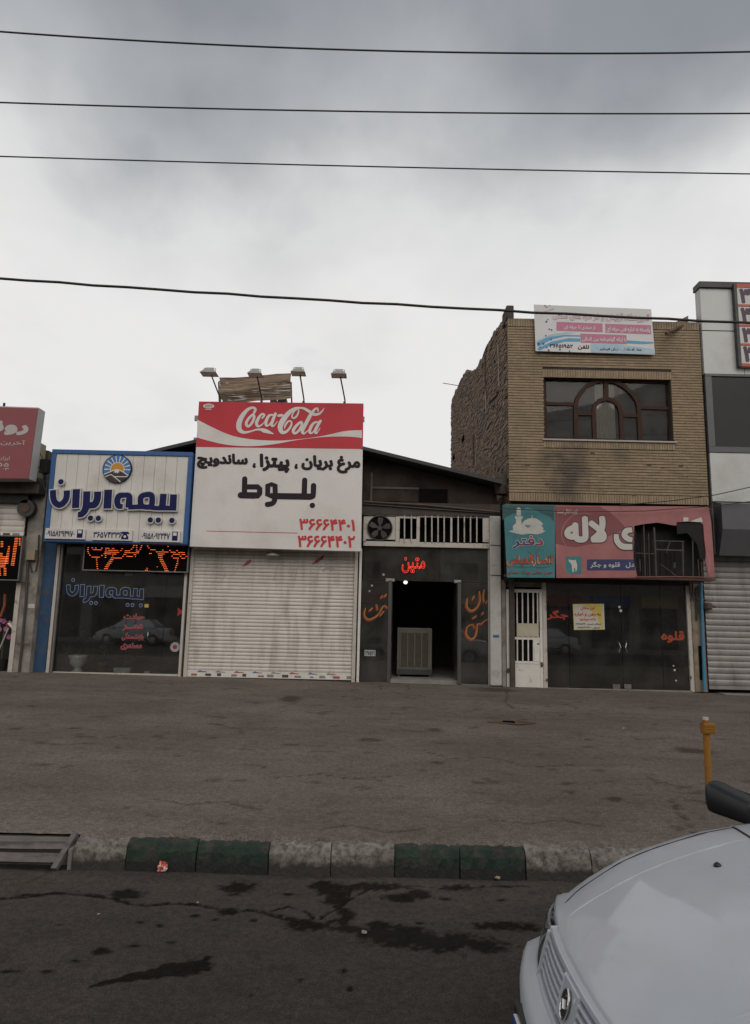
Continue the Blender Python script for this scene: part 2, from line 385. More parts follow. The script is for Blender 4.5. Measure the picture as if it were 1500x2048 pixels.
def sheet(name, xs, ys, zf, attrs, mat, keep=None):
    X, Y = np.meshgrid(xs, ys); nx, ny = len(xs), len(ys)
    Z = zf(X, Y); co = np.stack([X, Y, Z], -1).reshape(-1, 3)
    I = np.arange(nx * ny).reshape(ny, nx); q = np.stack([I[:-1, :-1], I[:-1, 1:], I[1:, 1:], I[1:, :-1]], -1).reshape(-1, 4)
    if keep is not None:
        cx = (X[:-1, :-1] + X[1:, 1:]) / 2; cy = (Y[:-1, :-1] + Y[1:, 1:]) / 2; q = q[keep(cx, cy).reshape(-1)]
    me = bpy.data.meshes.new(name); me.vertices.add(len(co)); me.vertices.foreach_set('co', co.ravel())
    me.loops.add(q.size); me.loops.foreach_set('vertex_index', q.ravel().astype(np.int32))
    me.polygons.add(len(q)); me.polygons.foreach_set('loop_start', np.arange(0, q.size, 4, dtype=np.int32)); me.polygons.foreach_set('loop_total', np.full(len(q), 4, dtype=np.int32))
    me.polygons.foreach_set('use_smooth', [True] * len(q)); me.update(calc_edges=True)
    for k, fn in attrs.items():
        at = me.attributes.new(k, 'FLOAT', 'POINT'); at.data.foreach_set('value', fn(X, Y).ravel().astype(np.float32))
    me.materials.append(mat); o = bpy.data.objects.new(name, me); COL.objects.link(o); o['kind'] = 'structure'; ORG[o.name] = Vector((0, 0, 0)); return o
def asphalt(name, cols, wetk, grain=220.0, wetrough=0.12, big=0.6):
    m = bpy.data.materials.new(name); m.use_nodes = True; t = m.node_tree; nd = t.nodes; lk = t.links; b = nd['Principled BSDF']
    co = nd.new('ShaderNodeTexCoord').outputs['Object']
    def noise(sc, det=6, ro=0.6):
        n = nd.new('ShaderNodeTexNoise'); n.inputs['Scale'].default_value = sc; n.inputs['Detail'].default_value = det; n.inputs['Roughness'].default_value = ro; lk.new(co, n.inputs['Vector']); return n.outputs[0]
    def mr(x, a, b_, c, d):
        n = nd.new('ShaderNodeMapRange'); lk.new(x, n.inputs[0])
        for i, q in enumerate((a, b_, c, d)): n.inputs[i + 1].default_value = q
        return n.outputs[0]
    def mix(f, a, c):
        n = nd.new('ShaderNodeMix'); n.data_type = 'RGBA'
        lk.new(f, n.inputs[0])
        for i, q in ((6, a), (7, c)):
            if isinstance(q, tuple): n.inputs[i].default_value = (*q, 1)
            else: lk.new(q, n.inputs[i])
        return n.outputs[2]
    def at(k):
        n = nd.new('ShaderNodeAttribute'); n.attribute_name = k; return n.outputs['Fac']
    c = mix(mr(noise(big), 0.35, 0.65, 0, 1), cols[0], cols[1])
    c = mix(mr(noise(4.5, 8, 0.7), 0.5, 0.72, 0, 0.75), c, cols[2])
    vo = nd.new('ShaderNodeTexVoronoi'); vo.inputs['Scale'].default_value = grain; lk.new(co, vo.inputs['Vector'])
    sc_ = nd.new('ShaderNodeVectorMath'); sc_.operation = 'SCALE'; lk.new(c, sc_.inputs[0])
    g1 = mr(vo.outputs['Color'], 0, 1, 0.55, 1.48); g2 = mr(noise(22, 8, 0.8), 0.3, 0.7, 0.60, 1.40)
    mu = nd.new('ShaderNodeMath'); mu.operation = 'MULTIPLY'; lk.new(g1, mu.inputs[0]); lk.new(g2, mu.inputs[1]); lk.new(mu.outputs[0], sc_.inputs['Scale'])
    dsc = nd.new('ShaderNodeVectorMath'); dsc.operation = 'SCALE'; dsc.inputs[0].default_value = cols[3]; lk.new(mu.outputs[0], dsc.inputs['Scale'])
    c = mix(at('dust'), sc_.outputs[0], dsc.outputs[0])
    c = mix(mr(noise(9, 8, 0.72), 0.55, 0.74, 0, 0.42), c, cols[2])
    st = nd.new('ShaderNodeTexNoise'); st.inputs['Scale'].default_value = 2.2; st.inputs['Detail'].default_value = 8; st.inputs['Roughness'].default_value = 0.68
    mpp = nd.new('ShaderNodeMapping'); mpp.inputs['Scale'].default_value = (0.45, 1.6, 1); lk.new(co, mpp.inputs[0]); lk.new(mpp.outputs[0], st.inputs['Vector'])
    k2 = nd.new('ShaderNodeVectorMath'); k2.operation = 'SCALE'; lk.new(c, k2.inputs[0]); lk.new(mr(st.outputs[0], 0.32, 0.68, 0.89, 1.10), k2.inputs['Scale']); c = k2.outputs[0]
    dk = nd.new('ShaderNodeVectorMath'); dk.operation = 'SCALE'; lk.new(c, dk.inputs[0]); dk.inputs['Scale'].default_value = wetk
    c = mix(at('wet'), c, dk.outputs[0])
    lk.new(c, b.inputs['Base Color'])
    rr = nd.new('ShaderNodeMix'); lk.new(at('puddle'), rr.inputs[0]); rr.inputs[2].default_value = 0.88; rr.inputs[3].default_value = wetrough; lk.new(rr.outputs[0], b.inputs['Roughness'])
    sp = nd.new('ShaderNodeMath'); sp.operation = 'MULTIPLY_ADD'; lk.new(at('wet'), sp.inputs[0]); sp.inputs[1].default_value = -0.10; sp.inputs[2].default_value = 0.12; lk.new(sp.outputs[0], b.inputs['Specular IOR Level'])
    bp = nd.new('ShaderNodeBump'); bp.inputs['Distance'].default_value = 0.006
    inv = nd.new('ShaderNodeMath'); inv.operation = 'MULTIPLY_ADD'; lk.new(at('puddle'), inv.inputs[0]); inv.inputs[1].default_value = -0.45; inv.inputs[2].default_value = 0.5
    lk.new(inv.outputs[0], bp.inputs['Strength'])
    ad = nd.new('ShaderNodeMath'); ad.operation = 'ADD'; lk.new(vo.outputs['Distance'], ad.inputs[0]); lk.new(noise(60, 5), ad.inputs[1]); lk.new(ad.outputs[0], bp.inputs['Height']); lk.new(bp.outputs[0], b.inputs['Normal'])
    return m
def G(u, v, z=0.0): p = PZ(u, v, z); return (p.x, p.y)
# ---- road: dark worn asphalt with cracks, wet stains and one puddle
CR = [[(0, 1797), (60, 1793), (110, 1785), (165, 1788), (225, 1795), (262, 1805), (300, 1810), (350, 1808), (400, 1812), (440, 1820), (462, 1828), (500, 1822), (530, 1825), (570, 1838), (600, 1845), (640, 1850), (670, 1840), (690, 1828), (690, 1818)],
      [(540, 1824), (575, 1815), (610, 1822), (630, 1838)], [(640, 1838), (655, 1825), (680, 1815), (694, 1800), (700, 1780), (650, 1768)], [(694, 1800), (730, 1785), (760, 1772), (850, 1776), (950, 1775), (1060, 1776)], [(100, 1740), (85, 1755), (60, 1765)], [(600, 1745), (625, 1752), (660, 1768)]]
WETL = [(0, 0.030), (1, 0.014), (2, 0.012), (3, 0.014), (4, 0.006), (5, 0.006)]
BL = [(480, 1778, 38, 14, 0.0), (250, 1789, 40, 9, 0), (460, 1826, 28, 9, 0), (655, 1778, 34, 20, 0), (670, 1795, 26, 20, 0), (625, 1850, 60, 12, 0), (690, 1835, 22, 16, 0), (745, 1776, 70, 8, 0), (830, 1790, 32, 12, 0), (800, 1797, 40, 8, 0),
      (1010, 1850, 60, 11, 0), (755, 1850, 26, 10, 0), (415, 1915, 10, 5, 0), (200, 1905, 24, 6, 0), (95, 1945, 16, 5, 0), (390, 1833, 14, 4, 0), (320, 1853, 9, 4, 0), (560, 1833, 10, 4, 0), (686, 1943, 10, 6, 0), (735, 1870, 10, 3, 0), (20, 1945, 22, 4, 0), (150, 1925, 12, 3, 0), (340, 1885, 14, 3, 0), (270, 1893, 12, 3, 0), (505, 1842, 12, 4, 0), (430, 1842, 8, 3, 0), (840, 1845, 12, 3, 0), (580, 1790, 14, 3, 0), (890, 1800, 12, 3, 0), (1000, 1800, 14, 3, 0), (120, 1850, 8, 2, 0), (600, 1960, 8, 3, 0), (500, 1990, 7, 3, 0), (280, 1846, 8, 2, 0), (700, 1978, 8, 3, 0), (60, 1790, 28, 5, 0), (900, 1778, 50, 6, 0)]
PUD = [(800, 1868, 95, 17, 0.0), (880, 1885, 120, 22, 0.0), (960, 1890, 60, 16, 0.0), (700, 1858, 45, 10, 0)]
STREAK = [((180, 1975), (270, 1952), (330, 1942), (388, 1935)), ]
def road_masks(X, Y):
    w = 0.75 * (fbm(X * 7, Y * 9) - 0.5) + 0.75 * (fbm(X * 30, Y * 34, 3) - 0.5)
    wet = np.zeros_like(X); pud = np.zeros_like(X); crack = np.zeros_like(X)
    near = (np.abs(X) < 4) & (Y > 1.2) & (Y < 5.3)
    for i, wd in WETL:
        pts = [G(*p) for p in CR[i]]; jx = 0.05 * (fbm(X * 5 + 3, Y * 5) - 0.5); d = seg_dist(X + jx, Y + jx * 0.7, pts)
        wet = np.maximum(wet, sstep(0.85, 0.45, d / wd + 1.6 * w)); crack = np.maximum(crack, sstep(1.0, 0.2, d / 0.012))
    for lst, tgt in ((BL, 0), (PUD, 1)):
        for (u, v, a, b, _) in lst:
            c = G(u, v); e = G(u + a, v); f_ = G(u, v - b); g_ = G(u, v + b); rx = abs(e[0] - c[0]); ry = max(0.02, abs(f_[1] - g_[1]) / 2)
            d = np.hypot((X - c[0]) / rx, (Y - c[1]) / ry); mk = 0.45 * sstep(1.12, 0.92, d + 1.3 * w) + 0.55 * sstep(0.92, 0.70, d + 1.3 * w)
            wet = np.maximum(wet, mk)
            if tgt: pud = np.maximum(pud, sstep(1.0, 0.75, d + 0.7 * w))
    for s_ in STREAK:
        pts = [G(*p) for p in s_]; d = seg_dist(X, Y, pts); k = np.clip((X - pts[0][0]) / (pts[-1][0] - pts[0][0]), 0, 1)
        wet = np.maximum(wet, sstep(1.0, 0.8, d / (0.012 + 0.085 * k) + 1.1 * w))
    z = near.astype(float)
    return wet * z, np.maximum(pud, 0.25 * wet) * z, crack * z
_rm = {}
def rmask(k):
    def f_(X, Y):
        if 'm' not in _rm: _rm['m'] = road_masks(X, Y)
        return _rm['m'][k]
    return f_
ROADM = asphalt('road_asphalt', [(0.050, 0.043, 0.037), (0.064, 0.054, 0.046), (0.038, 0.033, 0.029), (0.105, 0.088, 0.073)], 0.27, wetrough=0.45)
def road_z(X, Y):
    m = rmask(2)(X, Y); n = 0.02 * (fbm(X * 1.3, Y * 1.3) - 0.5) + 0.006 * (fbm(X * 12, Y * 12) - 0.5)
    edge = sstep(5.02, 5.16, Y + 0.10 * (fbm(X * 3, Y * 0 + 2.2) - 0.5))
    return np.where((Y > 1.2), n - 0.012 * m - 0.035 * edge + 0.015 * sstep(4.6, 5.05, Y), n * 0.3)
def road_dust(X, Y): return np.clip(0.55 * sstep(4.2, 5.0, Y) * fbm(X * 3, Y * 5) + 0.25 * (fbm(X * 2, Y * 2) - 0.45), 0, 0.6)
xs = np.concatenate([np.linspace(-70, -8, 12), np.linspace(-7, -3.3, 12), np.arange(-3.2, 3.2, 0.016), np.linspace(3.25, 7, 12), np.linspace(8, 70, 12)])
ys = np.concatenate([np.linspace(-9.0, 1.0, 24), np.linspace(1.2, 1.7, 6), np.arange(1.75, 5.24, 0.016)])
road = sheet('road', xs, ys, road_z, {'wet': rmask(0), 'puddle': rmask(1), 'dust': road_dust}, ROADM)
# ---- pavement: brown dusty asphalt apron rising to the shops
PAVEM = asphalt('pavement_asphalt', [(0.122, 0.101, 0.085), (0.148, 0.123, 0.104), (0.088, 0.073, 0.061), (0.178, 0.150, 0.127)], 0.30, grain=160.0, wetrough=0.7, big=0.45)
PC = [[(1000, 1378), (1015, 1392), (1010, 1410), (1030, 1425), (1060, 1430), (1140, 1428), (1155, 1420)], [(1200, 1420), (1250, 1430), (1310, 1433)], [(760, 1388), (760, 1380), (818, 1380), (818, 1390)], [(1340, 1600), (1355, 1625), (1385, 1660), (1395, 1680)], [(300, 1410), (330, 1413), (400, 1416)], [(900, 1385), (960, 1383), (1040, 1388), (1090, 1386)], [(40, 1480), (120, 1490), (200, 1486), (260, 1500)], [(560, 1560), (640, 1552), (700, 1562), (800, 1556)], [(850, 1500), (900, 1515), (980, 1512), (1060, 1530), (1150, 1526)], [(300, 1600), (380, 1612), (450, 1606), (520, 1622)], [(980, 1640), (1060, 1648), (1120, 1640), (1200, 1652)], [(1180, 1470), (1260, 1480), (1340, 1476)], [(60, 1400), (150, 1396), (260, 1404)], [(420, 1450), (480, 1462), (560, 1458)], [(640, 1660), (700, 1650), (780, 1664), (850, 1658)]]
PB = [(585, 1398, 32, 9), (870, 1462, 22, 5), (1145, 1578, 7, 3), (640, 1663, 9, 5), (1385, 1500, 40, 6), (990, 1380, 70, 4), (150, 1460, 18, 2), (530, 1530, 10, 4), (1300, 1700, 60, 12), (740, 1480, 30, 4), (1230, 1590, 25, 6)]
_pm = {}
def pmask(k):
    def f_(X, Y):
        if 'm' not in _pm:
            w = 0.7 * (fbm(X * 2.2, Y * 2.2) - 0.5) + 0.5 * (fbm(X * 9, Y * 9, 3) - 0.5); wet = np.zeros_like(X); cr_ = np.zeros_like(X)
            for c in PC:
                pts = [PZ(u, v, 0.25 if v < 1550 else 0.2)[:2] for u, v in c]; d = seg_dist(X + 0.1 * (fbm(X * 3, Y * 3) - 0.5), Y, pts); cr_ = np.maximum(cr_, sstep(1, 0.2, d / 0.022 + 0.9 * (fbm(X * 6, Y * 6, 3) - 0.45)))
            for (u, v, a, b) in PB:
                z = 0.32 if v < 1400 else 0.25; c = PZ(u, v, z); e = PZ(u + a, v, z); f1 = PZ(u, v - b, z); f2 = PZ(u, v + b, z)
                d = np.hypot((X - c.x) / abs(e.x - c.x), (Y - c.y) / max(0.04, abs(f1.y - f2.y) / 2)); wet = np.maximum(wet, 0.75 * sstep(1.1, 0.4, d + 1.3 * w))
            flk = None; spk = sstep(0.70, 0.80, fbm(X * 4.1 + 40, Y * 6.3, 4)) * 0.55 + 0.06 * sstep(0.55, 0.62, fbm(X * 0.35 + 3, Y * 2.8, 4))
            _pm['m'] = (np.clip(np.maximum(np.maximum(wet, spk), 0.8 * cr_), 0, 1), cr_, np.clip(1.9 * (fbm(X * 0.7, Y * 0.9 + 7) - 0.42) + 0.5 * (fbm(X * 5, Y * 4) - 0.5) + 0.35 * sstep(5.9, 5.3, Y), 0, 0.8))
        return _pm['m'][k]
    return f_
def pave_z(X, Y):
    t = np.clip((Y - 5.3) / (Y0 - 5.3), 0, 1); base = 0.19 + (0.35 - 0.009 * np.clip(X, -12, 12) - 0.19) * t
    return base + 0.016 * (fbm(X * 0.9, Y * 0.9) - 0.5) * sstep(5.25, 6, Y) * sstep(15.7, 14.8, Y) - 0.012 * pmask(1)(X, Y) + 0.016 * (fbm(X * 5, Y * 3) - 0.5) * sstep(5.6, 5.3, Y) - 0.05 * sstep(5.27, 5.21, Y + 0.07 * (fbm(X * 4, X * 0 + 1.7) - 0.5)) + 0.008 * sstep(5.2, 5.32, Y)
xs = np.concatenate([np.linspace(-70, -10, 10), np.arange(-9, 9, 0.05), np.linspace(9.2, 70, 10)])
ys = np.concatenate([np.arange(5.20, 6.6, 0.025), np.arange(6.6, 15.9, 0.05), np.linspace(16, 20, 4)])
pave = sheet('pavement', xs, ys, pave_z, {'wet': pmask(0), 'puddle': lambda X, Y: X * 0, 'dust': pmask(2)}, PAVEM, keep=lambda x, y: ~((x < -2.12) & (y < 5.25)))
gr = MB().box(-1500, 1500, -1500, 1500, -0.7, -0.6).obj('ground', M('bare_earth', (0.09, 0.075, 0.06), 0.95, var=0.2, scale=0.3)); gr['kind'] = 'structure'
op = MB().box(-70, 70, -16, -9.02, -0.3, 0.14).obj('far_pavement', CONC); op['kind'] = 'structure'
# ---- kerb of painted stones
KW = M('worn_white_kerb_paint', (0.215, 0.195, 0.172), 0.85, var=0.38, scale=9, col2=(0.075, 0.063, 0.053), mixs=24, mixlo=0.42, mixhi=0.66, bump=0.6, bscale=35)
KG = M('worn_green_kerb_paint', (0.011, 0.027, 0.017), 0.8, var=0.5, scale=9, col2=(0.042, 0.037, 0.031), mixs=11, mixlo=0.47, mixhi=0.62, bump=0.5, bscale=45)
def bare_foot(m, col):      # paint only covers the upper part of the stones; the foot is bare grimy concrete with a ragged edge
    t = m.node_tree; nd = t.nodes; lk = t.links; b = nd['Principled BSDF']; src = b.inputs['Base Color'].links[0].from_socket
    geo = nd.new('ShaderNodeNewGeometry'); sp = nd.new('ShaderNodeSeparateXYZ'); lk.new(geo.outputs['Position'], sp.inputs[0])
    nz_ = nd.new('ShaderNodeTexNoise'); nz_.inputs['Scale'].default_value = 7; nz_.inputs['Detail'].default_value = 8; nz_.inputs['Roughness'].default_value = 0.7; lk.new(geo.outputs['Position'], nz_.inputs['Vector'])
    ma = nd.new('ShaderNodeMath'); ma.operation = 'MULTIPLY_ADD'; lk.new(nz_.outputs[0], ma.inputs[0]); ma.inputs[1].default_value = 0.16; lk.new(sp.outputs[2], ma.inputs[2])
    mr = nd.new('ShaderNodeMapRange'); mr.inputs[1].default_value = 0.125; mr.inputs[2].default_value = 0.165; mr.inputs[3].default_value = 1; mr.inputs[4].default_value = 0; lk.new(ma.outputs[0], mr.inputs[0])
    mx_ = nd.new('ShaderNodeMix'); mx_.data_type = 'RGBA'; lk.new(mr.outputs[0], mx_.inputs[0]); lk.new(src, mx_.inputs[6]); mx_.inputs[7].default_value = (*col, 1); lk.new(mx_.outputs[2], b.inputs['Base Color'])
bare_foot(KW, (0.050, 0.042, 0.036)); bare_foot(KG, (0.020, 0.021, 0.018))
kerb = MB().box(-2.1, 60, 5.20, 5.30, -0.1, 0.150).obj('kerb', CONC); kerb['kind'] = 'structure'
def kerb_stone(x0, x1, mat, dz=0.0):
    n = 14; mb = MB(); prof = [(5.30, -0.06), (5.135, -0.06), (5.132, 0.06), (5.142, 0.13), (5.165, 0.172), (5.205, 0.188), (5.30, 0.190)]
    x0 += 0.004; x1 -= 0.004; vs_ = []
    for i in range(n + 1):
        x = x0 + (x1 - x0) * i / n
        for (y, z) in prof:
            j = 0.0 if z < 0 else 1.0
            vs_.append((x, y + j * random.uniform(-0.006, 0.012), z + j * (dz + random.uniform(-0.014, 0.004))))
    k = len(prof); fs = [(i * k + a, (i + 1) * k + a, (i + 1) * k + a + 1, i * k + a + 1) for i in range(n) for a in range(k - 1)] + [tuple(range(k)), tuple(n * k + a for a in range(k - 1, -1, -1))]
    mb.add(vs_, fs); o = mb.obj('kerb_stone', mat, kerb); 
    return o
edges = [-2.10, -1.72, -1.22, -0.705, -0.26, 0.195, 0.66, 1.13, 1.60, 2.08, 2.55, 3.02, 3.5, 4.0, 4.5, 5.0, 5.5, 6.0]
cols_ = 'WGGWWGGWWGGWWGGWW'
for a, b, c in zip(edges[:-1], edges[1:], cols_): kerb_stone(a, b, KW if c == 'W' else KG, random.uniform(-0.012, 0.008))
# ---- drain gap with a plank ramp at the left end of the kerb
pit = MB(); pit.box(-9, -2.11, 5.245, 5.32, -0.45, 0.165); pit.box(-9, -2.11, 4.98, 5.245, -0.45, -0.20); pit.box(-2.125, -2.10, 5.12, 5.245, -0.20, 0.13)
pit = pit.obj('drain_pit', CONC); pit['kind'] = 'structure'
WOODG = M('weathered_grey_plank', (0.15, 0.13, 0.125), 0.85, var=0.3, scale=9, col2=(0.07, 0.06, 0.058), mixs=2.0, streak=12, bump=0.3)
gt = T('plank_ramp', 'grey weathered plank ramp over the roadside drain at the left end of the kerb', 'ramp', (-3.0, 5.15, 0.0))
def rp_(x, t, n=0.0): return Vector((x, 5.235 - 0.165 * t - 0.70 * n, 0.185 - 0.175 * t + 0.70 * n))
for (t0, t1, xe, sl_0) in ((0.24, 0.47, -2.16, 0.02), (0.58, 0.86, -2.18, 0.03)):
    mb = MB(); ns = 8; vs_ = []
    for i in range(ns + 1):
        x = -4.6 + (xe + 4.6) * i / ns; j = random.uniform(-0.012, 0.012) + sl_0 * (i / ns - 0.5)
        vs_ += [rp_(x, t1 - j, 0.0), rp_(x, t1 - j, 0.022), rp_(x, t0 - j, 0.022), rp_(x, t0 - j, 0.0)]
    mb.add(vs_, [(i * 4 + a, i * 4 + (a + 1) % 4, (i + 1) * 4 + (a + 1) % 4, (i + 1) * 4 + a) for i in range(ns) for a in range(4)] + [(3, 2, 1, 0), (ns * 4, ns * 4 + 1, ns * 4 + 2, ns * 4 + 3)]).obj('plank', WOODG, gt, bevel=0.003)
mb = MB(); mb.add([rp_(-2.205, 1.05, 0.0), rp_(-2.165, 1.05, 0.0), rp_(-2.105, -0.02, 0.0), rp_(-2.145, -0.02, 0.0), rp_(-2.205, 1.05, 0.045), rp_(-2.165, 1.05, 0.045), rp_(-2.105, -0.02, 0.045), rp_(-2.145, -0.02, 0.045)], [(0, 3, 2, 1), (4, 5, 6, 7), (0, 1, 5, 4), (1, 2, 6, 5), (2, 3, 7, 6), (3, 0, 4, 7)])
mb.obj('end_bar', WOODG, gt, bevel=0.004)
# ---- small things lying about
def crumple(name, label, cat, loc, r, mat, flat=0.6, seed=1):
    rd = random.Random(seed); bm = bmesh.new(); bmesh.ops.create_icosphere(bm, subdivisions=2, radius=r)
    for v in bm.verts: v.co *= rd.uniform(0.65, 1.25); v.co.z = max(v.co.z * flat, -r * 0.35)
    me = bpy.data.meshes.new(name); bm.to_mesh(me); bm.free(); me.materials.append(mat); o = bpy.data.objects.new(name, me); COL.objects.link(o); o.location = (loc[0], loc[1], loc[2] + r * 0.33); tag(o, label, cat); return o
g = PZ(325, 1742, 0.0)
WRAP = M('wrapper_foil', (0.62, 0.55, 0.5), 0.35, var=0.1, col2=(0.5, 0.05, 0.02), mixs=28, mixlo=0.47, mixhi=0.53)
crumple('candy_wrapper', 'crumpled red and white wrapper at the foot of the green kerb', 'wrapper', (g.x, g.y - 0.02, 0.015), 0.038, WRAP, 1.0)
for i, (u, v, lab, r, c) in enumerate(((995, 1757, 'pale yellow leaf scrap lying just below the second green kerb stones', 0.018, (0.34, 0.28, 0.17)), (197, 1829, 'small white pebble on the road left of the cracks', 0.009, (0.3, 0.28, 0.26)), (728, 1866, 'white scrap at the left tip of the puddle', 0.016, (0.26, 0.24, 0.22)), (395, 1806, 'small pale pebble beside the long road crack', 0.010, (0.24, 0.22, 0.2)), (1247, 1455, 'white paper scrap on the pavement before the glass butcher shopfront', 0.02, (0.5, 0.48, 0.45)))):
    z = 0.0 if v > 1700 else 0.27; g = PZ(u, v, z); crumple(('leaf', 'pebble', 'paper_scrap', 'pebble', 'paper_scrap')[i], lab, ('leaf', 'pebble', 'litter', 'pebble', 'litter')[i], (g.x, g.y, z if v > 1700 else zpave(g.x, g.y)), r, M('scrap%d' % i, c, 0.8), 0.5, i + 3)
# ---- broken cover in the pavement
g = PZ(1020, 1446, 0.27); cv = T('broken_drain_cover', 'broken sunken metal drain cover in the brown pavement', 'drain cover', (g.x, g.y, zpave(g.x, g.y)))
zc_ = zpave(g.x, g.y) + 0.006
HOLE = M('hollow_shade', (0.010, 0.008, 0.008), 0.95, var=0.2, spec=0.0)  # near-black colour that stands in for the shade inside openings
MB().add([(g.x - 0.36, g.y, zc_), (g.x - 0.12, g.y - 0.16, zc_), (g.x + 0.10, g.y - 0.2, zc_), (g.x + 0.38, g.y - 0.02, zc_), (g.x + 0.15, g.y + 0.13, zc_), (g.x - 0.15, g.y + 0.10, zc_)], [(0, 1, 2, 3, 4, 5)]).obj('dark_patch', M('dark_earth', (0.035, 0.029, 0.024), 0.9, var=0.4, scale=20), cv)  # flat dark polygon laid just above the pavement
MB().tube([(g.x - 0.34, g.y, zc_ + 0.012), (g.x + 0.10, g.y - 0.19, zc_ + 0.012), (g.x + 0.38, g.y - 0.02, zc_ + 0.014), (g.x + 0.14, g.y + 0.12, zc_ + 0.012), (g.x - 0.34, g.y, zc_ + 0.012)], 0.012, 6).obj('rim', RUST, cv)
MB().box(g.x - 0.10, g.x + 0.06, g.y - 0.09, g.y + 0.05, zc_ + 0.002, zc_ + 0.03).obj('plate', HOLE, cv)
# ---- orange bollard
ORANGE = M('orange_paint', (0.28, 0.125, 0.012), 0.5, var=0.12, col2=(0.22, 0.07, 0.02), mixs=12, mixlo=0.55, mixhi=0.72, bump=0.08)
g = PZ(1420, 1612, 0.2); zz = zpave(g.x, g.y)
bo = T('bollard', 'orange steel bollard with a box collar standing near the kerb', 'bollard', (g.x, g.y, zz))
MB().lathe((g.x, g.y, zz - 0.02), [(0.029, 0), (0.029, 0.755), (0.027, 0.763)], 20).obj('post', ORANGE, bo)
MB().lathe((g.x, g.y, zz + 0.742), [(0.025, 0), (0.025, 0.024)], 20).obj('cap', M('worn_cap', (0.5, 0.45, 0.38), 0.6), bo)
MB().box(g.x - 0.036, g.x + 0.068, g.y - 0.045, g.y + 0.045, zz + 0.625, zz + 0.715).obj('collar', ORANGE, bo, bevel=0.004)
for k in range(3): MB().box(g.x - 0.03, g.x + 0.062, g.y - 0.050, g.y - 0.044, zz + 0.64 + k * 0.025, zz + 0.646 + k * 0.025).obj('rib', ORANGE, bo)
# ---- overhead cables and their poles
def cable(label, pts, Y, r, grp):
    ends = [P(u, v, Y) for u, v in pts]; xs_ = [p.x for p in ends]; zs_ = [p.z for p in ends]; co_ = np.polyfit(xs_, zs_, 2)
    if co_[0] < 0: co_ = np.array([0, *np.polyfit(xs_, zs_, 1)])
    a = min(co_[0], 0.01); X = np.linspace(-19, 19, 90); Z = a * X ** 2 + co_[1] * X + co_[2]
    if r > 0.012: Z = Z + 0.006 * np.sin(X * 9) 
    o = MB().tube([(x, Y, z) for x, z in zip(X, Z)], r, 8).obj('overhead_cable', CABLE, None, smooth=True); tag(o, label, 'cable', grp); return Z[0], Z[-1]
e1 = cable('uppermost thin overhead cable, across the darkest part of the sky', [(0, 63), (400, 89), (800, 101), (1250, 108), (1500, 103)], 7.4, 0.0105, 'overhead cables')
e2 = cable('second thin overhead cable from the top, crossing the grey sky', [(0, 205), (400, 217), (800, 223), (1250, 229), (1500, 226)], 7.7, 0.0095, 'overhead cables')
e3 = cable('third thin overhead cable from the top, above the bright cloud', [(0, 313), (400, 324), (800, 334), (1250, 345), (1500, 347)], 8.0, 0.0085, 'overhead cables')
e4 = cable('thick twisted overhead cable lowest of all, crossing the brick building banner', [(0, 557), (300, 578), (700, 602), (1000, 622), (1300, 638), (1500, 645)], 8.0, 0.017, 'overhead cables')
for sx in (-1, 1):
    i = 0 if sx < 0 else 1; pl = T('utility_pole', 'concrete utility pole carrying the cables, beyond the ' + ('left' if sx < 0 else 'right') + ' picture edge', 'pole', (19 * sx, 7.75, 0.2), 'utility poles')
    MB().lathe((19 * sx, 7.75, 0.1), [(0.17, 0), (0.10, 10.4)], 14).obj('shaft', CONC, pl)
    for k, e in enumerate((e1, e2, e3, e4)): MB().box(19 * sx - 0.05, 19 * sx + 0.05, 7.3, 8.1, e[i] - 0.06, e[i] + 0.03).obj('crossarm', RUST, pl)

# ================================================================== SHED WITH THREE SHOPS
def ZP(rx, ry, sc):       # point read off an enlarged crop of the photograph
    return lambda zx, zy, Y: P(rx + zx / sc, ry + zy / sc, Y)
def xz(p): return (p.x, p.z)
def PQ(pts, Y): return [xz(P(u, v, Y)) for u, v in pts]
def rbox(name, mat, parent, px, Y, depth, bevel=0.0, **k):
    x0, x1, z0, z1 = R(*px, Y); return bx(name, mat, parent, x0, x1, Y, Y + depth, z0, z1, bevel, **k)
YE = 15.25
ridge = P(533, 848, YE); er = P(1006, 964, YE); el = P(96, 951, YE)
shed = T('shed_building', 'low gabled shed with a dark corrugated roof housing three shops', 'building', (ridge.x, 16, 0.35))
ROOFM = M('dark_corrugated_sheet', (0.045, 0.040, 0.038), 0.7, 0.2, var=0.3, col2=(0.07, 0.045, 0.035), mixs=3, bump=0.1)
roof = MB()
for a, b in ((ridge, er), (el, ridge)):
    ny = 150
    for off, fl in ((0.0, 0), (-0.02, 1)):
        vs_ = []; 
        for j in range(ny + 1):
            y = YE + 12 * j / ny; w = 0.018 * math.sin(j * math.pi / 2.0)
            vs_ += [(a.x, y, a.z + w + off), (b.x, y, b.z + w + off)]
        roof.add(vs_, [((2 * j, 2 * j + 1, 2 * j + 3, 2 * j + 2) if not fl else (2 * j + 2, 2 * j + 3, 2 * j + 1, 2 * j)) for j in range(ny)])
roof = roof.obj('roof', ROOFM, shed)
tr_ = MB()
for a, b in ((ridge, er), (el, ridge)): tr_.add([(a.x, YE - 0.012, a.z - 0.05), (b.x, YE - 0.012, b.z - 0.05), (b.x, YE - 0.012, b.z + 0.03), (a.x, YE - 0.012, a.z + 0.03), (a.x, YE + 0.02, a.z - 0.05), (b.x, YE + 0.02, b.z - 0.05), (b.x, YE + 0.02, b.z + 0.03), (a.x, YE + 0.02, a.z + 0.03)], [(0, 1, 2, 3), (7, 6, 5, 4), (3, 2, 6, 7), (0, 4, 5, 1)])
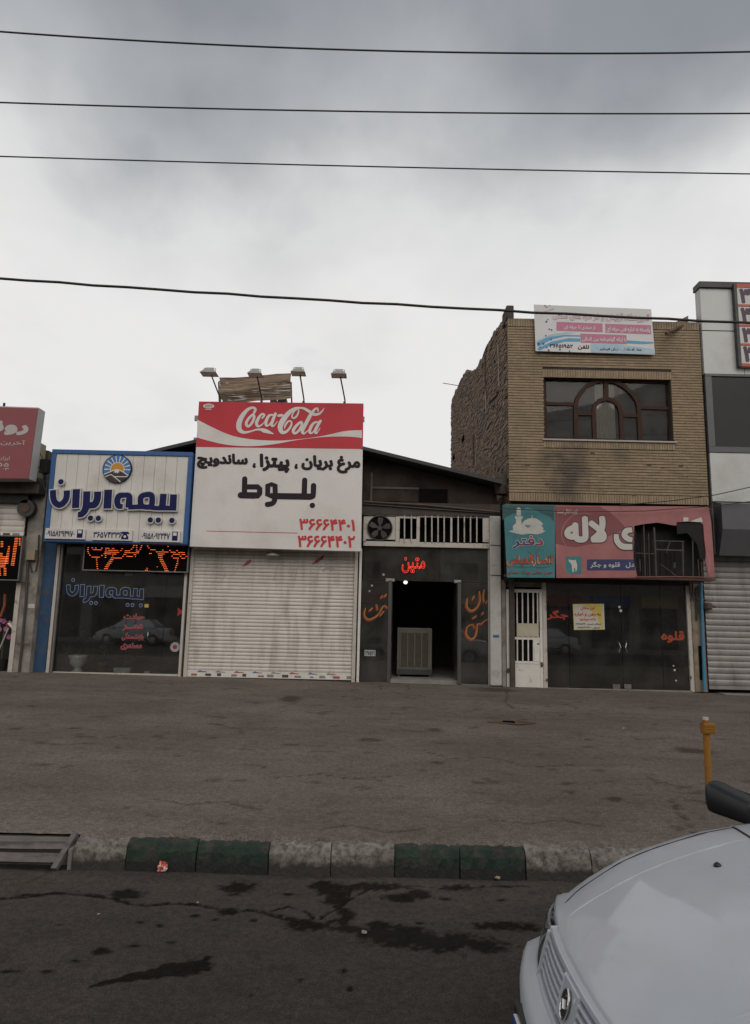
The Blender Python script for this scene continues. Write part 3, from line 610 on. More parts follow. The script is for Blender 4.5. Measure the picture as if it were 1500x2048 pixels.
tr_.obj('verge_trim', M('verge_steel', (0.035, 0.034, 0.036), 0.6, 0.2, var=0.2), roof)
GAB = M('shaded_gable_board', (0.042, 0.031, 0.025), 0.85, spec=0.2, var=0.3, scale=3, col2=(0.022, 0.017, 0.014), mixs=1.6, bump=0.15)  # board colour darkened to carry the shade under the eave
def zroof(x): return (ridge.z + (er.z - ridge.z) * (x - ridge.x) / (er.x - ridge.x)) if x > ridge.x else (ridge.z + (el.z - ridge.z) * (x - ridge.x) / (el.x - ridge.x))
YG = 15.78
zl = P(850, 1030, YG).z
MB().prism([(el.x, zl), (er.x - 0.05, zl), (er.x - 0.05, zroof(er.x) - 0.07), (ridge.x, ridge.z - 0.07), (el.x, zroof(el.x) - 0.07)], YG, YG + 0.12).obj('gable_wall', GAB, shed)
for (l, t, r, b) in ((726, 950, 741, 1003), (745, 978, 836, 1003), (745, 950, 836, 975)): rbox('gable_panel', GAB, shed, (l, t, r, b), YG - 0.03, 0.025, 0.004)
rbox('gable_panel', GAB, shed, (897, 985, 985, 1012), YG - 0.03, 0.025, 0.004)
rbox('vent_hole_shade', HOLE, shed, (838, 978, 895, 1008), YG - 0.012, 0.01)  # solid panel in front of the wall, the opening's shade in its colour
for (l, t, r, b) in ((741, 945, 745, 1005), (745, 974, 838, 978)): rbox('batten', M('old_batten', (0.085, 0.068, 0.056), 0.8, var=0.3), shed, (l, t, r, b), YG - 0.05, 0.04)
MB().tube([P(726, 1003, 15.6), P(850, 1010, 15.6), P(1000, 1024, 15.6)], 0.022, 8).obj('conduit', RUST, shed)
MB().tube([P(726, 1008, 15.62), P(860, 1018, 15.62), P(1000, 1027, 15.62)], 0.014, 8).obj('conduit', DSTEEL, shed)
x0, x1, z0, z1 = R(722, 1006, 1000, 1031, 15.65); bx('lintel_beam', M('dark_lintel', (0.05, 0.038, 0.033), 0.8, var=0.3, bump=0.1), shed, x0, x1, 15.65, 15.77, z0, z1)
# partitions, back wall, ceiling
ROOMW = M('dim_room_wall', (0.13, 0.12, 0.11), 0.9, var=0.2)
xa, xb, xc, xd = P(108, 1200, Y0).x, P(372, 1200, Y0).x, P(716, 1200, Y0).x, P(980, 1200, Y0).x
zt_ = zl + 0.02
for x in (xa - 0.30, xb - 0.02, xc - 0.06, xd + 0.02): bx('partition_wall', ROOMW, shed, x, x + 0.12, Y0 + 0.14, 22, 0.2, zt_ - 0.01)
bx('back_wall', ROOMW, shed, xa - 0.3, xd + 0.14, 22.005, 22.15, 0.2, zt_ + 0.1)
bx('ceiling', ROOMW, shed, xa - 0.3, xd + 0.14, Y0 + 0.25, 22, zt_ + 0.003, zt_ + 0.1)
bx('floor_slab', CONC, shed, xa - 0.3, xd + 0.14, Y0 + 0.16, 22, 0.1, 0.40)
TL_ = M('dim_floor_tile', (0.16, 0.15, 0.14), 0.35, var=0.15)
# blue pillar, posts between the shops
rbox('blue_pillar', M('faded_blue_paint', (0.02, 0.058, 0.13), 0.6, var=0.2, col2=(0.075, 0.07, 0.065), mixs=3.5, mixlo=0.55, mixhi=0.7, bump=0.15), shed, (72, 1085, 102, 1349), 15.74, 0.3)
for (l, t, r, b, m_, dp) in ((103, 1088, 109, 1347, DIRTYW, 0.1), (111, 1088, 115, 1346, STEEL, 0.06), (364, 1095, 369, 1357, DIRTYW, 0.1), (374, 1096, 381, 1358, DIRTYW, 0.12), (706, 1100, 713, 1365, DIRTYW, 0.12), (716, 1097, 721, 1366, WHITE, 0.1)):
    rbox('post', m_, shed, (l, t, r, b), 15.66, dp, 0.004)
rbox('pillar', M('chipped_white_plaster', (0.42, 0.40, 0.37), 0.85, var=0.15, col2=(0.16, 0.13, 0.11), mixs=2.5, mixlo=0.56, mixhi=0.72, bump=0.3, bscale=15), shed, (980, 1032, 1003, 1372), 15.6, 0.3, 0.03)
for v in (1090, 1150): 
    p = P(981, v, 15.59); q = P(1003, v + 1, 15.59); MB().tube([p, q], 0.008, 6).obj('strap', RUST, shed)
rbox('sticker', M('blue_sticker', (0.03, 0.10, 0.2), 0.5), shed, (986, 1270, 998, 1275), 15.594, 0.005)

# ---- insurance sign: blue framed box, plank face, channel letters
YS = 15.15
ins = T('insurance_sign', 'white plank shop sign in a blue frame with navy raised Persian letters', 'sign', tuple(P(240, 1083, YS)))
x0, x1, z0, z1 = R(95, 901, 380, 1086, YS)
fw = 0.10
PANW = M('white_pvc_plank', (0.60, 0.575, 0.53), 0.45, var=0.05, scale=2, col2=(0.46, 0.43, 0.385), mixs=1.5, mixlo=0.5, mixhi=0.8)
bx('box', DSTEEL, ins, x0 + 0.01, x1 - 0.01, YS + 0.06, YS + 0.42, z0 + 0.01, z1 - 0.01)
bx('frame_bar', BLUE, ins, x0, x1, YS, YS + 0.43, z1 - fw, z1, 0.008); bx('frame_bar', BLUE, ins, x0, x0 + fw, YS, YS + 0.43, z0 + 0.04, z1 - fw - 0.001, 0.008)
bx('frame_bar', BLUE, ins, x1 - fw, x1, YS, YS + 0.43, z0 + 0.04, z1 - fw - 0.001, 0.008); bx('frame_bar', BLUE, ins, x0, x1, YS, YS + 0.43, z0, z0 + 0.039, 0.006)
np_ = 12; wpl = (x1 - x0 - 2 * fw) / np_
pk = bx('plank', PANW, ins, x0 + fw + 0.002, x0 + fw + wpl - 0.004, YS + 0.03, YS + 0.055, z0 + 0.04, z1 - fw, 0.003)
for k in range(1, np_): clone(pk, (k * wpl, 0, 0), ins)
yp = YS + 0.028
z2 = ZP(90, 940, 5.357)
def S2(pts): return [(*xz(z2(a, b, yp)), w / 5.357 * yp / F) for a, b, w in pts]
LET = [([(104, 222, 66), (104, 290, 66), (122, 350, 66), (172, 380, 66), (225, 345, 66), (248, 290, 66), (250, 226, 68)], 0), ([(352, 212, 78), (343, 412, 78)], 0),
       ([(580, 238, 76), (573, 320, 76), (548, 372, 76), (500, 384, 70), (460, 384, 70)], 0), ([(464, 236, 76), (456, 380, 76), (440, 440, 76), (405, 478, 66), (368, 482, 60)], 0), ([(692, 218, 84), (681, 418, 84)], 0),
       ([(846, 395, 50), (800, 388, 62), (788, 330, 66), (810, 285, 66), (860, 276, 56), (912, 282, 60), (915, 340, 72), (910, 408, 72)], 0), ([(905, 405, 52), (1000, 400, 52), (1050, 402, 50)], 0),
       ([(1040, 300, 62), (1085, 272, 58), (1150, 276, 62), (1160, 340, 62), (1145, 395, 60), (1085, 402, 56), (1042, 380, 62)], 1), ([(1130, 404, 50), (1200, 414, 50), (1290, 412, 54), (1380, 415, 50)], 0), ([(1280, 262, 72), (1268, 405, 72)], 0), ([(1388, 268, 74), (1380, 440, 74)], 0)]
DOTS = [(187, 133), (502, 520), (585, 522), (1140, 540), (1225, 542), (1370, 545)]
RIM = M('letter_rim_grey', (0.50, 0.49, 0.47), 0.4, var=0.06)
for i, (pts, cl) in enumerate(LET):
    q = S2(pts); mb = MB(); stroke(mb, q, YS - 0.045 - 0.0005 * (i % 3), closed=bool(cl), y1=YS + 0.03, caps=False, grow=0.024); o = mb.obj('channel_letter', RIM, ins)
    mb = MB(); stroke(mb, q, YS - 0.050 - 0.0005 * (i % 3), closed=bool(cl), caps=False); mb.obj('letter_face', NAVY, o)
for a, b in DOTS:
    c = xz(z2(a, b, yp)); mb = MB(); mb.disc(c[0], c[1], 0.085, YS - 0.045, 24, YS + 0.03); o = mb.obj('channel_dot', RIM, ins); MB().disc(c[0], c[1], 0.060, YS - 0.050, 24).obj('letter_face', NAVY, o)
# emblem: sun over mountains
z4 = ZP(190, 900, 16.667); ce = z4(750, 632, YS); er_ = 490 / 16.667 * YS / F
em = MB().disc(ce.x, ce.z, er_, YS - 0.03, 40, YS + 0.03).obj('emblem', NAVY, ins)
def em4(pts, name, mat, lay): MB().face([xz(z4(a, b, YS)) for a, b in pts], YS - 0.031 - 0.0012 * lay).obj(name, mat, em)
MB().disc(ce.x, ce.z, er_ * 0.945, YS - 0.0312, 40).obj('emblem_sky', M('emblem_blue', (0.05, 0.16, 0.36), 0.4, var=0.05), em)
EW = M('emblem_white', (0.62, 0.6, 0.58), 0.4, var=0.04)
for k in range(10):
    a = math.radians(-3 + 186 * k / 9); c = z4(760, 640, YS); mb = MB(); r0, r1 = er_ * 0.5, er_ * 0.90
    stroke(mb, [(c.x + r0 * math.cos(a), c.z + r0 * math.sin(a), 0.018), (c.x + r1 * math.cos(a), c.z + r1 * math.sin(a), 0.03)], YS - 0.0325, curve=False, caps=False); mb.obj('ray', EW, em)
c = z4(762, 650, YS); MB().disc(c.x, c.z, er_ * 0.50, YS - 0.0335, 32).obj('sun_ring', EW, em); MB().disc(c.x, c.z, er_ * 0.45, YS - 0.0345, 32).obj('sun_disc', M('emblem_orange', (0.50, 0.235, 0.02), 0.4, var=0.05), em)
BRN = M('emblem_brown', (0.03, 0.018, 0.016), 0.45, var=0.05)
em4([(318, 822), (530, 735), (700, 665), (800, 665), (960, 745), (1130, 870), (1080, 920), (990, 1010), (860, 1082), (700, 1100), (560, 1065), (430, 975), (345, 880)], 'mountain', BRN, 4)
def eml(pts, w): 
    mb = MB(); stroke(mb, [(*xz(z4(a, b, YS)), w) for a, b in pts], YS - 0.0372, curve=False, caps=False); mb.obj('mountain_line', EW, em)
eml([(318, 822), (530, 735), (700, 668), (800, 668), (960, 745), (1130, 870)], 0.022); eml([(355, 900), (560, 825), (870, 1075)], 0.02); eml([(650, 900), (1100, 900)], 0.02)
em4([(640, 770), (690, 680), (800, 675), (840, 760), (810, 745), (760, 800), (740, 745), (705, 790), (690, 750)], 'snow_cap', EW, 5)
# phone number plates
z1_ = ZP(0, 780, 3.75)
for (l, t, r, b, num, mob) in ((90, 1057, 170, 1078, '۰۹۱۵۸۲۹۴۹۷۰', 1), (184, 1059, 264, 1081, '۳۶۵۷۴۳۳۶', 0), (281, 1061, 360, 1084, '۰۹۱۵۸۰۹۲۳۴۷', 1)):
    o = rbox('number_plate', PANW, ins, (l, t, r, b), YS - 0.04, 0.066, 0.006); w = r - l; h = b - t
    fx = 0.74
    text(num, R(l + 3, t + h * 0.22, l + w * fx, b - h * 0.25, YS - 0.042), YS - 0.043, NAVY, o, bold=0.02)
    if mob:
        q = rbox('phone_icon', NAVY, o, (l + w * 0.80, t + h * 0.10, l + w * 0.94, b - h * 0.12), YS - 0.045, 0.004); 
        rbox('phone_screen', EW, o, (l + w * 0.825, t + h * 0.17, l + w * 0.915, t + h * 0.45), YS - 0.048, 0.002)
    else:
        c = xz(P(l + w * 0.84, (t + b) / 2 + 2, YS)); s_ = 0.0115
        MB().face([(c[0] + a * s_ * 1.0, c[1] + b_ * s_) for a, b_ in ((-7, -7), (7, -7), (7, -2), (4, 2), (4, 4), (8, 3), (8, 6), (5, 8), (-5, 8), (-8, 6), (-8, 3), (-4, 4), (-4, 2), (-7, -2))], YS - 0.044).obj('phone_icon', NAVY, o)
        MB().disc(c[0], c[1] - 1.6 * s_, 2.6 * s_, YS - 0.0455, 16).obj('phone_dial', EW, o)
# ---- insurance shopfront
YI = 15.76
fr = T('insurance_shopfront', 'dark glass shopfront with outlined blue Persian lettering under the blue framed sign', 'shopfront', tuple(P(240, 1350, YI)))
zs = 0.44
xg0, xg1 = P(112, 1220, YI).x, P(366, 1220, YI).x; zg = P(240, 1082, YI).z; xm = P(254, 1220, YI).x; ztr = P(300, 1146, YI).z; xq = P(330, 1220, YI).x
MB().box(xg0, xm - 0.004, YI, YI + 0.012, zs, zg).obj('pane', GLASS, fr); MB().box(xm + 0.004, xg1, YI, YI + 0.012, ztr + 0.005, zg).obj('pane', GLASS, fr)
dr = MB().box(xm + 0.004, xq - 0.005, YI, YI + 0.012, zs + 0.01, ztr - 0.005).obj('glass_door', GLASS, fr); MB().box(xq, xg1, YI, YI + 0.012, zs, ztr - 0.005).obj('pane', GLASS, fr)
bx('threshold', DIRTYW, fr, xg0 - 0.1, xg1 + 0.05, YI - 0.04, YI + 0.06, zs - 0.12, zs - 0.001, 0.004)
MB().box(xg0, xg1, YI - 0.01, YI + 0.03, zg, zg + 0.05).obj('head_rail', STEEL, fr)
for (u, v) in ((258, 1148), (372, 1152)): 
    if u < 360: rbox('hinge_patch', STEEL, fr, (u - 8, v - 3, u + 8, v + 3), YI - 0.02, 0.03)
for (l, t, r, b) in ((288, 1343, 298, 1353), (352, 1350, 362, 1355)): rbox('hinge_patch', STEEL, fr, (l, t, r, b), YI - 0.02, 0.03)
h = P(296, 1272, YI - 0.05); MB().tube([h + Vector((0, 0.04, 0.10)), h + Vector((0, 0, 0.08)), h + Vector((0, -0.01, 0)), h + Vector((0, 0, -0.08)), h + Vector((0, 0.04, -0.10))], 0.011, 8).obj('handle', M('chrome', (0.6, 0.6, 0.6), 0.15, 1.0, var=0), dr)
OUTL = M('pale_blue_film', (0.20, 0.30, 0.50), 0.5, var=0.05); FILMD = M('black_film', (0.008, 0.009, 0.018), 0.5, var=0.05)
zz2 = ZP(0, 1060, 3.75)
# the same lettering as the sign, as outlined film: map sign letters into its place
A0, A1, B0, B1 = 65, 1425, 205, 525
def S3(pts): return [(*xz(zz2(497 + (a - A0) / (A1 - A0) * 583, 405 + 0.00 + (b - B0) / (B1 - B0) * 140 + (a - A0) / (A1 - A0) * 12, YI)), w * 583 / 1360 / 3.75 * YI / F * 0.82) for a, b, w in pts]
for i, (pts, cl) in enumerate(LET):
    q = S3(pts); mb = MB(); stroke(mb, q, YI - 0.004 - 0.0004 * (i % 3), closed=bool(cl), caps=False, grow=0.011); mb.obj('lettering', OUTL, fr)
    mb = MB(); stroke(mb, q, YI - 0.0064 - 0.0004 * (i % 3), closed=bool(cl), caps=False); mb.obj('lettering', FILMD, fr)
for a, b in DOTS:
    c = S3([(a, b, 1)])[0]; MB().disc(c[0], c[1], 0.042, YI - 0.004, 18).obj('lettering', OUTL, fr); MB().disc(c[0], c[1], 0.030, YI - 0.0064, 18).obj('lettering', FILMD, fr)
REDW = M('red_window_film', (0.32, 0.02, 0.03), 0.5, var=0.05); RIMW = M('pink_film_edge', (0.45, 0.30, 0.30), 0.5, var=0.05)
for s_, q in (('حوادث', (248, 1228, 289, 1241)), ('عمــر', (246, 1249, 286, 1261)), ('بازنشستگی', (244, 1266, 287, 1281)), ('مستمری', (242, 1287, 283, 1300))):
    text(s_, R(*q, YI), YI - 0.003, RIMW, fr, bold=0.045); text(s_, R(*q, YI), YI - 0.007, REDW, fr, bold=0.02)
q = rbox('padlock_sticker', M('sticker_yellow', (0.45, 0.36, 0.08), 0.6), fr, (289, 1208, 297, 1215), YI - 0.006, 0.004); c = xz(P(293, 1207, YI)); MB().tube([(c[0] - 0.025, YI - 0.008, c[1]), (c[0] - 0.02, YI - 0.008, c[1] + 0.04), (c[0] + 0.02, YI - 0.008, c[1] + 0.04), (c[0] + 0.025, YI - 0.008, c[1])], 0.008, 6).obj('shackle', DSTEEL, q)
ST = M('round_sticker_grey', (0.30, 0.30, 0.30), 0.6); c = xz(P(350, 1294, YI)); MB().disc(c[0], c[1], 0.11, YI - 0.003, 22).obj('round_sticker', ST, fr); MB().disc(c[0], c[1], 0.05, YI - 0.006, 18).obj('round_sticker', REDW, fr)
c = xz(P(367, 1224, YI)); MB().add([(c[0] + 0.12 * math.cos(k * 1.0472) * (0.4 if k % 2 else 1) - 0.08, YI - 0.004, c[1] + 0.12 * math.sin(k * 1.0472) * (0.4 if k % 2 else 1)) for k in range(6)], [(0, 1, 2, 3, 4, 5)]).obj('flower_sticker', REDW, fr)
# plants in pots behind the glass
def pot(name, label, px, Y, kind, mat, group='potted plants behind the glass'):
    l, t, r, b = px; x0, x1, z0, z1 = R(l, t, r, b, Y); cx = (x0 + x1) / 2; rr_ = (x1 - x0) / 2; hh = z1 - 0.40; zf = 0.40
    o = T(name, label, 'plant', (cx, Y, zf), group)
    if kind == 'urn': prof = [(0.66, 0), (0.66, 0.05), (0.52, 0.12), (0.36, 0.22), (0.34, 0.32), (0.60, 0.40), (0.82, 0.55), (0.88, 0.80), (0.98, 0.86), (1.0, 1.0), (0.88, 1.0), (0.85, 0.93)]
    elif kind == 'pot': prof = [(0.72, 0), (0.90, 0.82), (1.0, 0.84), (1.0, 1.0), (0.90, 1.0), (0.88, 0.9)]
    else: prof = None
    if prof: MB().lathe((cx, Y, zf), [(a * rr_, b_ * hh) for a, b_ in prof], 24).obj('pot', mat, o, smooth=True)
    else: MB().add([(x0 + 0.03, Y - 0.1, zf), (x1 - 0.03, Y - 0.1, zf), (x1 - 0.03, Y + 0.1, zf), (x0 + 0.03, Y + 0.1, zf), (x0, Y - 0.12, z1), (x1, Y - 0.12, z1), (x1, Y + 0.12, z1), (x0, Y + 0.12, z1)], [(0, 3, 2, 1), (4, 5, 6, 7), (0, 1, 5, 4), (1, 2, 6, 5), (2, 3, 7, 6), (3, 0, 4, 7)]).obj('pot', mat, o, bevel=0.01)
    rd = random.Random(int(l)); mb = MB(); LEAF = M('dark_leaf', (0.035, 0.06, 0.028), 0.5, var=0.3, rnd=0.4)
    for k in range(110):
        a = rd.uniform(0, 6.283); ra = abs(rd.gauss(0, 0.22)); hz_ = rd.uniform(0.05, 0.62); c = Vector((cx + ra * math.cos(a), Y + 0.5 * ra * math.sin(a) + 0.05, z1 + hz_)); s_ = rd.uniform(0.05, 0.10)
        d = Vector((math.cos(a) * 0.8, math.sin(a) * 0.8, rd.uniform(-0.5, 0.8))).normalized(); w = d.cross(Vector((0, 0, 1))).normalized() * s_ * 0.4
        mb.add([c, c + d * s_ * 0.5 + w, c + d * s_, c + d * s_ * 0.5 - w], [(0, 1, 2, 3)])
    mb.obj('foliage', LEAF, o)
    MB().tube([(cx, Y, z1 - 0.05), (cx + 0.02, Y, z1 + 0.4)], 0.012, 6).obj('stem', RUST, o); return o
pot('potted_plant', 'leafy plant in a white pedestal urn behind the insurance glass', (137, 1310, 174, 1346), 15.98, 'urn', M('white_glaze', (0.85, 0.85, 0.82), 0.3, var=0.05))
pot('potted_plant', 'leafy plant in a brown terracotta pot behind the insurance glass', (193, 1326, 217, 1347), 16.02, 'pot', M('terracotta', (0.24, 0.11, 0.065), 0.8, var=0.15))
pot('potted_plant', 'low plant in a white rectangular trough behind the insurance glass', (229, 1335, 264, 1350), 15.98, 'box', M('pale_green_plastic', (0.55, 0.57, 0.52), 0.5, var=0.1))
bx('desk', M('desk_wood', (0.10, 0.07, 0.05), 0.5), fr, xm, xm + 2.0, 19.2, 19.9, 0.40, 1.15)
# LED sign over the door
def led_sign(label, px, Y, dashes, zpf):
    x0, x1, z0, z1 = R(*px, Y); o = T('led_sign', label, 'sign', ((x0 + x1) / 2, Y, z0), 'scrolling LED signs')
    bx('case', M('led_black', (0.005, 0.004, 0.004), 0.9, var=0.1, spec=0.05), o, x0, x1, Y, Y + 0.12, z0, z1); f_ = 0.025
    bx('frame', STEEL, o, x0 - f_, x1 + f_, Y - 0.01, Y + 0.12, z0 - f_, z0 - 0.001); bx('frame', STEEL, o, x0 - f_, x1 + f_, Y - 0.01, Y + 0.12, z1 + 0.001, z1 + f_)
    bx('frame', STEEL, o, x0 - f_, x0 - 0.001, Y - 0.01, Y + 0.12, z0, z1); bx('frame', STEEL, o, x1 + 0.001, x1 + f_, Y - 0.01, Y + 0.12, z0, z1)
    a = MB(); b = MB()
    for (u0, u1, v) in dashes:
        p = zpf(u0, v, Y); q = zpf(u1, v, Y); z = (p.z + q.z) / 2
        if p.x < x0 - 0.5: p.x = x0 - 0.5
        n = max(1, round((q.x - p.x) / 0.032))
        for k in range(n):
            xx = p.x + (q.x - p.x) * (k + 0.08) / n; xe = p.x + (q.x - p.x) * (k + 0.94) / n
            if xe > x1 - 0.01 or xx < x0 + 0.01 or z > z1 - 0.01 or z < z0 + 0.005: continue
            a.box(xx, xe, Y - 0.006, Y + 0.001, z - 0.0055, z + 0.0055); b.box(xx + 0.004, xe - 0.004, Y - 0.008, Y, z - 0.0022, z + 0.0022)
    a.obj('led_dots', LED, o, kind='stuff'); b.obj('led_cores', LEDC, o, kind='stuff'); return o
LD = []
def dd(*a):
    for q in a: LD.append(q)
dd((97, 118, 100), (93, 116, 124), (93, 116, 148), (103, 124, 172), (118, 142, 197), (152, 260, 223), (208, 226, 248), (212, 226, 272), (214, 230, 298), (214, 234, 322), (216, 234, 347), (220, 240, 372), (150, 172, 102), (195, 220, 104), (165, 285, 127), (275, 298, 105), (330, 385, 108), (415, 450, 111),
   (328, 350, 131), (365, 498, 135), (320, 512, 159), (308, 410, 180), (420, 475, 184), (325, 345, 204), (420, 436, 208), (322, 344, 228), (402, 548, 235), (390, 438, 256), (375, 424, 278), (357, 410, 302), (343, 390, 326), (327, 375, 350), (315, 365, 374), (275, 298, 202), (540, 560, 114), (525, 545, 138), (582, 655, 141), (580, 770, 166), (567, 606, 188), (553, 573, 211), (605, 690, 214), (662, 684, 119), (683, 706, 97), (692, 714, 73), (726, 750, 74), (732, 750, 98), (733, 750, 122), (728, 775, 146), (702, 736, 192), (718, 730, 216), (795, 817, 75), (785, 807, 99), (776, 800, 123),
   (872, 893, 79), (888, 908, 103), (915, 988, 128), (990, 1155, 156), (1013, 1105, 182), (1018, 1080, 205), (1022, 1076, 229), (1037, 1085, 253), (1046, 1096, 277), (1058, 1110, 302), (1068, 1122, 326), (1085, 1132, 351), (1095, 1144, 376), (1103, 1158, 401), (1070, 1092, 132), (900, 938, 177), (1140, 1160, 86), (1162, 1183, 135), (1255, 1280, 138), (1180, 1250, 160), (1280, 1368, 163), (1212, 1305, 186), (1325, 1376, 189), (1192, 1212, 210), (1300, 1326, 212), (1378, 1398, 214), (1213, 1290, 236), (1322, 1372, 238), (1268, 1284, 261), (1264, 1280, 285), (1256, 1284, 309), (1248, 1270, 333), (1240, 1262, 357), (1238, 1252, 381), (1228, 1244, 405), (850, 888, 394), (868, 882, 369), (1002, 1014, 349))
led_sign('wide black LED sign with orange characters above the insurance shop door', (169, 1089, 375, 1141), 15.55, LD, ZP(160, 1080, 6.522))

# ---- drinks sign over the shutter
YC = 15.24
cz = ZP(390, 795, 4.412); c3 = ZP(370, 720, 3.947)
ck = T('billboard_sign', 'large red and white drinks sign above the closed white roller shutter', 'sign', tuple(P(550, 1097, YC)))
TLc, TRc, BRc, BLc = (398, 803), (727, 807), (722, 1103), (379, 1093)
def onq(a, b): return ((TLc[0] * (1 - a) + TRc[0] * a) * (1 - b) + (BLc[0] * (1 - a) + BRc[0] * a) * b, (TLc[1] * (1 - a) + TRc[1] * a) * (1 - b) + (BLc[1] * (1 - a) + BRc[1] * a) * b)
MB().prism(PQ([TLc, TRc, BRc, BLc], YC), YC, YC + 0.16).obj('board', VINYLW, ck, bevel=0.006)
MB().face(PQ([onq(0, 0), onq(1, 0), (725.5, 898), (392.5, 894)], YC), YC - 0.003).obj('red_band', RED, ck)
up = [(24, 196), (150, 262), (320, 335), (500, 370), (700, 381), (850, 375), (1100, 345), (1300, 301), (1400, 291), (1474, 290)]; lo = [(1473, 358), (1380, 347), (1250, 345), (1100, 352), (900, 376), (700, 412), (500, 430), (300, 420), (150, 390), (13, 352)]
su = smooth_path([(a, b) for a, b in up], 5); sl_ = smooth_path([(a, b) for a, b in lo], 5)
mb = MB(); n_ = 46
def rs(pth):
    xs_ = [p[0] for p in pth]; ys_ = [p[1] for p in pth]; o_ = np.argsort(xs_); return lambda x: float(np.interp(x, np.array(xs_)[o_], np.array(ys_)[o_]))
fu, fl_ = rs(su), rs(sl_); vs_ = []
for i in range(n_ + 1):
    x = 20 + (1473 - 20) * i / n_; p = cz(x, fu(x), YC); q = cz(x, fl_(x), YC); vs_ += [(p.x, YC - 0.006, p.z), (q.x, YC - 0.006, q.z)]
mb.add(vs_, [(2 * i, 2 * i + 1, 2 * i + 3, 2 * i + 2) for i in range(n_)]).obj('white_ribbon', VINYLW, ck)
CC = [([(522, 135, 22), (533, 105, 24), (510, 90, 22), (465, 108, 30), (420, 160, 42), (390, 225, 48), (392, 280, 44), (430, 308, 28), (490, 300, 15), (545, 284, 16), (600, 286, 28), (645, 303, 30), (694, 322, 5)], 0), ([(590, 300, 6), (605, 300, 22), (622, 312, 4)], 0),
      ([(512, 152, 22), (475, 185, 24), (452, 230, 26), (470, 256, 22), (503, 225, 24), (522, 178, 24)], 1), ([(594, 182, 16), (612, 155, 20), (588, 148, 18), (560, 185, 28), (543, 230, 28), (560, 256, 20), (600, 232, 10), (632, 185, 7)], 0),
      ([(690, 155, 14), (655, 160, 22), (630, 205, 28), (628, 246, 22), (652, 244, 14), (690, 190, 10)], 0), ([(710, 145, 26), (688, 200, 28), (676, 240, 26), (694, 252, 14), (728, 212, 6)], 0), ([(738, 162, 24), (768, 157, 24)], 0),
      ([(925, 92, 18), (885, 98, 26), (830, 135, 40), (775, 205, 50), (752, 265, 46), (770, 308, 34), (812, 298, 24), (848, 250, 18), (850, 215, 14), (825, 210, 16), (798, 245, 18), (790, 275, 8)], 0), ([(905, 95, 8), (915, 120, 14), (898, 165, 17), (868, 184, 16), (856, 165, 13), (875, 125, 13), (912, 97, 15), (955, 96, 22), (1005, 122, 28), (1050, 150, 28), (1095, 145, 22), (1125, 118, 14), (1142, 93, 3)], 0),
      ([(938, 218, 22), (900, 245, 26), (868, 292, 28), (880, 318, 22), (915, 295, 24), (942, 248, 24)], 1), ([(1086, 122, 14), (1080, 98, 18), (1055, 108, 22), (1018, 160, 32), (975, 240, 34), (948, 295, 32), (962, 320, 18), (1000, 290, 8)], 0),
      ([(1090, 218, 14), (1052, 225, 22), (1022, 265, 28), (1012, 308, 24), (1036, 312, 14), (1078, 258, 10)], 0), ([(1108, 208, 24), (1080, 255, 28), (1060, 300, 28), (1074, 316, 14), (1104, 270, 6)], 0)]
lg = MB()
for i, (pts, cl) in enumerate(CC): stroke(lg, [(*xz(cz(a, b, YC)), w / 4.412 * YC / F) for a, b, w in pts], YC - 0.006 - 0.0006 * i, closed=bool(cl))
lg.obj('script_logo', VINYLW, ck)
o = xz(cz(121, 76, YC)); mb = MB(); mb.face([(o[0] + 0.13 * math.cos(k * math.pi / 12), o[1] + 0.058 * math.sin(k * math.pi / 12)) for k in range(24)], YC - 0.006); seal = mb.obj('seal', VINYLW, ck)
for dz in (0.02, -0.02): MB().box(o[0] - 0.09, o[0] + 0.09, YC - 0.009, YC - 0.007, o[1] + dz - 0.008, o[1] + dz + 0.008).obj('seal_text', RED, seal)
MB().box(o[0] - 0.08, o[0] + 0.07, YC - 0.007, YC - 0.005, o[1] - 0.088, o[1] - 0.075).obj('seal_text', VINYLW, seal)
def q3(l, t, r, b, k=0.0): return [(370 + l / 3.947, 720 + (t) / 3.947), (370 + r / 3.947, 720 + (t + k * (r - l)) / 3.947), (370 + r / 3.947, 720 + (b + k * (r - l)) / 3.947), (370 + l / 3.947, 720 + b / 3.947)]
for s_, q, bo_ in (('مرغ بریان', q3(925, 755, 1378, 882, 0.02), 0.058), ('پیتزا', q3(597, 745, 818, 880, 0.02), 0.058), ('ساندویچ', q3(100, 738, 490, 852, 0.02), 0.058), ('،', q3(868, 822, 886, 856), 0.03), ('،', q3(537, 816, 555, 848), 0.03)): text(s_, q, YC - 0.006, DARKTXT, ck, bold=bo_)
zb3 = ZP(470, 940, 8.333); bl = MB()
for i, (pts, cl, cv_) in enumerate((([(163, 148, 90), (157, 420, 90)], 0, 0), ([(98, 420, 108), (300, 424, 112), (385, 422, 108), (412, 390, 94), (412, 310, 92), (385, 282, 90), (170, 280, 88)], 0, 0), ([(548, 255, 90), (610, 243, 88), (668, 258, 92), (672, 410, 92), (610, 428, 100), (545, 412, 90)], 1, 0), ([(668, 420, 92), (660, 500, 90), (625, 555, 86), (540, 574, 88)], 0, 1), ([(640, 434, 106), (1250, 444, 108), (1300, 430, 96)], 0, 0), ([(1162, 170, 90), (1154, 420, 90)], 0, 0), ([(1310, 260, 92), (1306, 400, 90), (1270, 444, 100)], 0, 0))):
    stroke(bl, [(*xz(zb3(a, b, YC)), w / 8.333 * YC / F) for a, b, w in pts], YC - 0.006 - 0.0006 * i, closed=bool(cl), curve=bool(cv_))
c = xz(zb3(1290, 590, YC)); bl.disc(c[0], c[1], 46 / 8.333 * YC / F, YC - 0.006)
bl.obj('lettering', DARKTXT, ck)
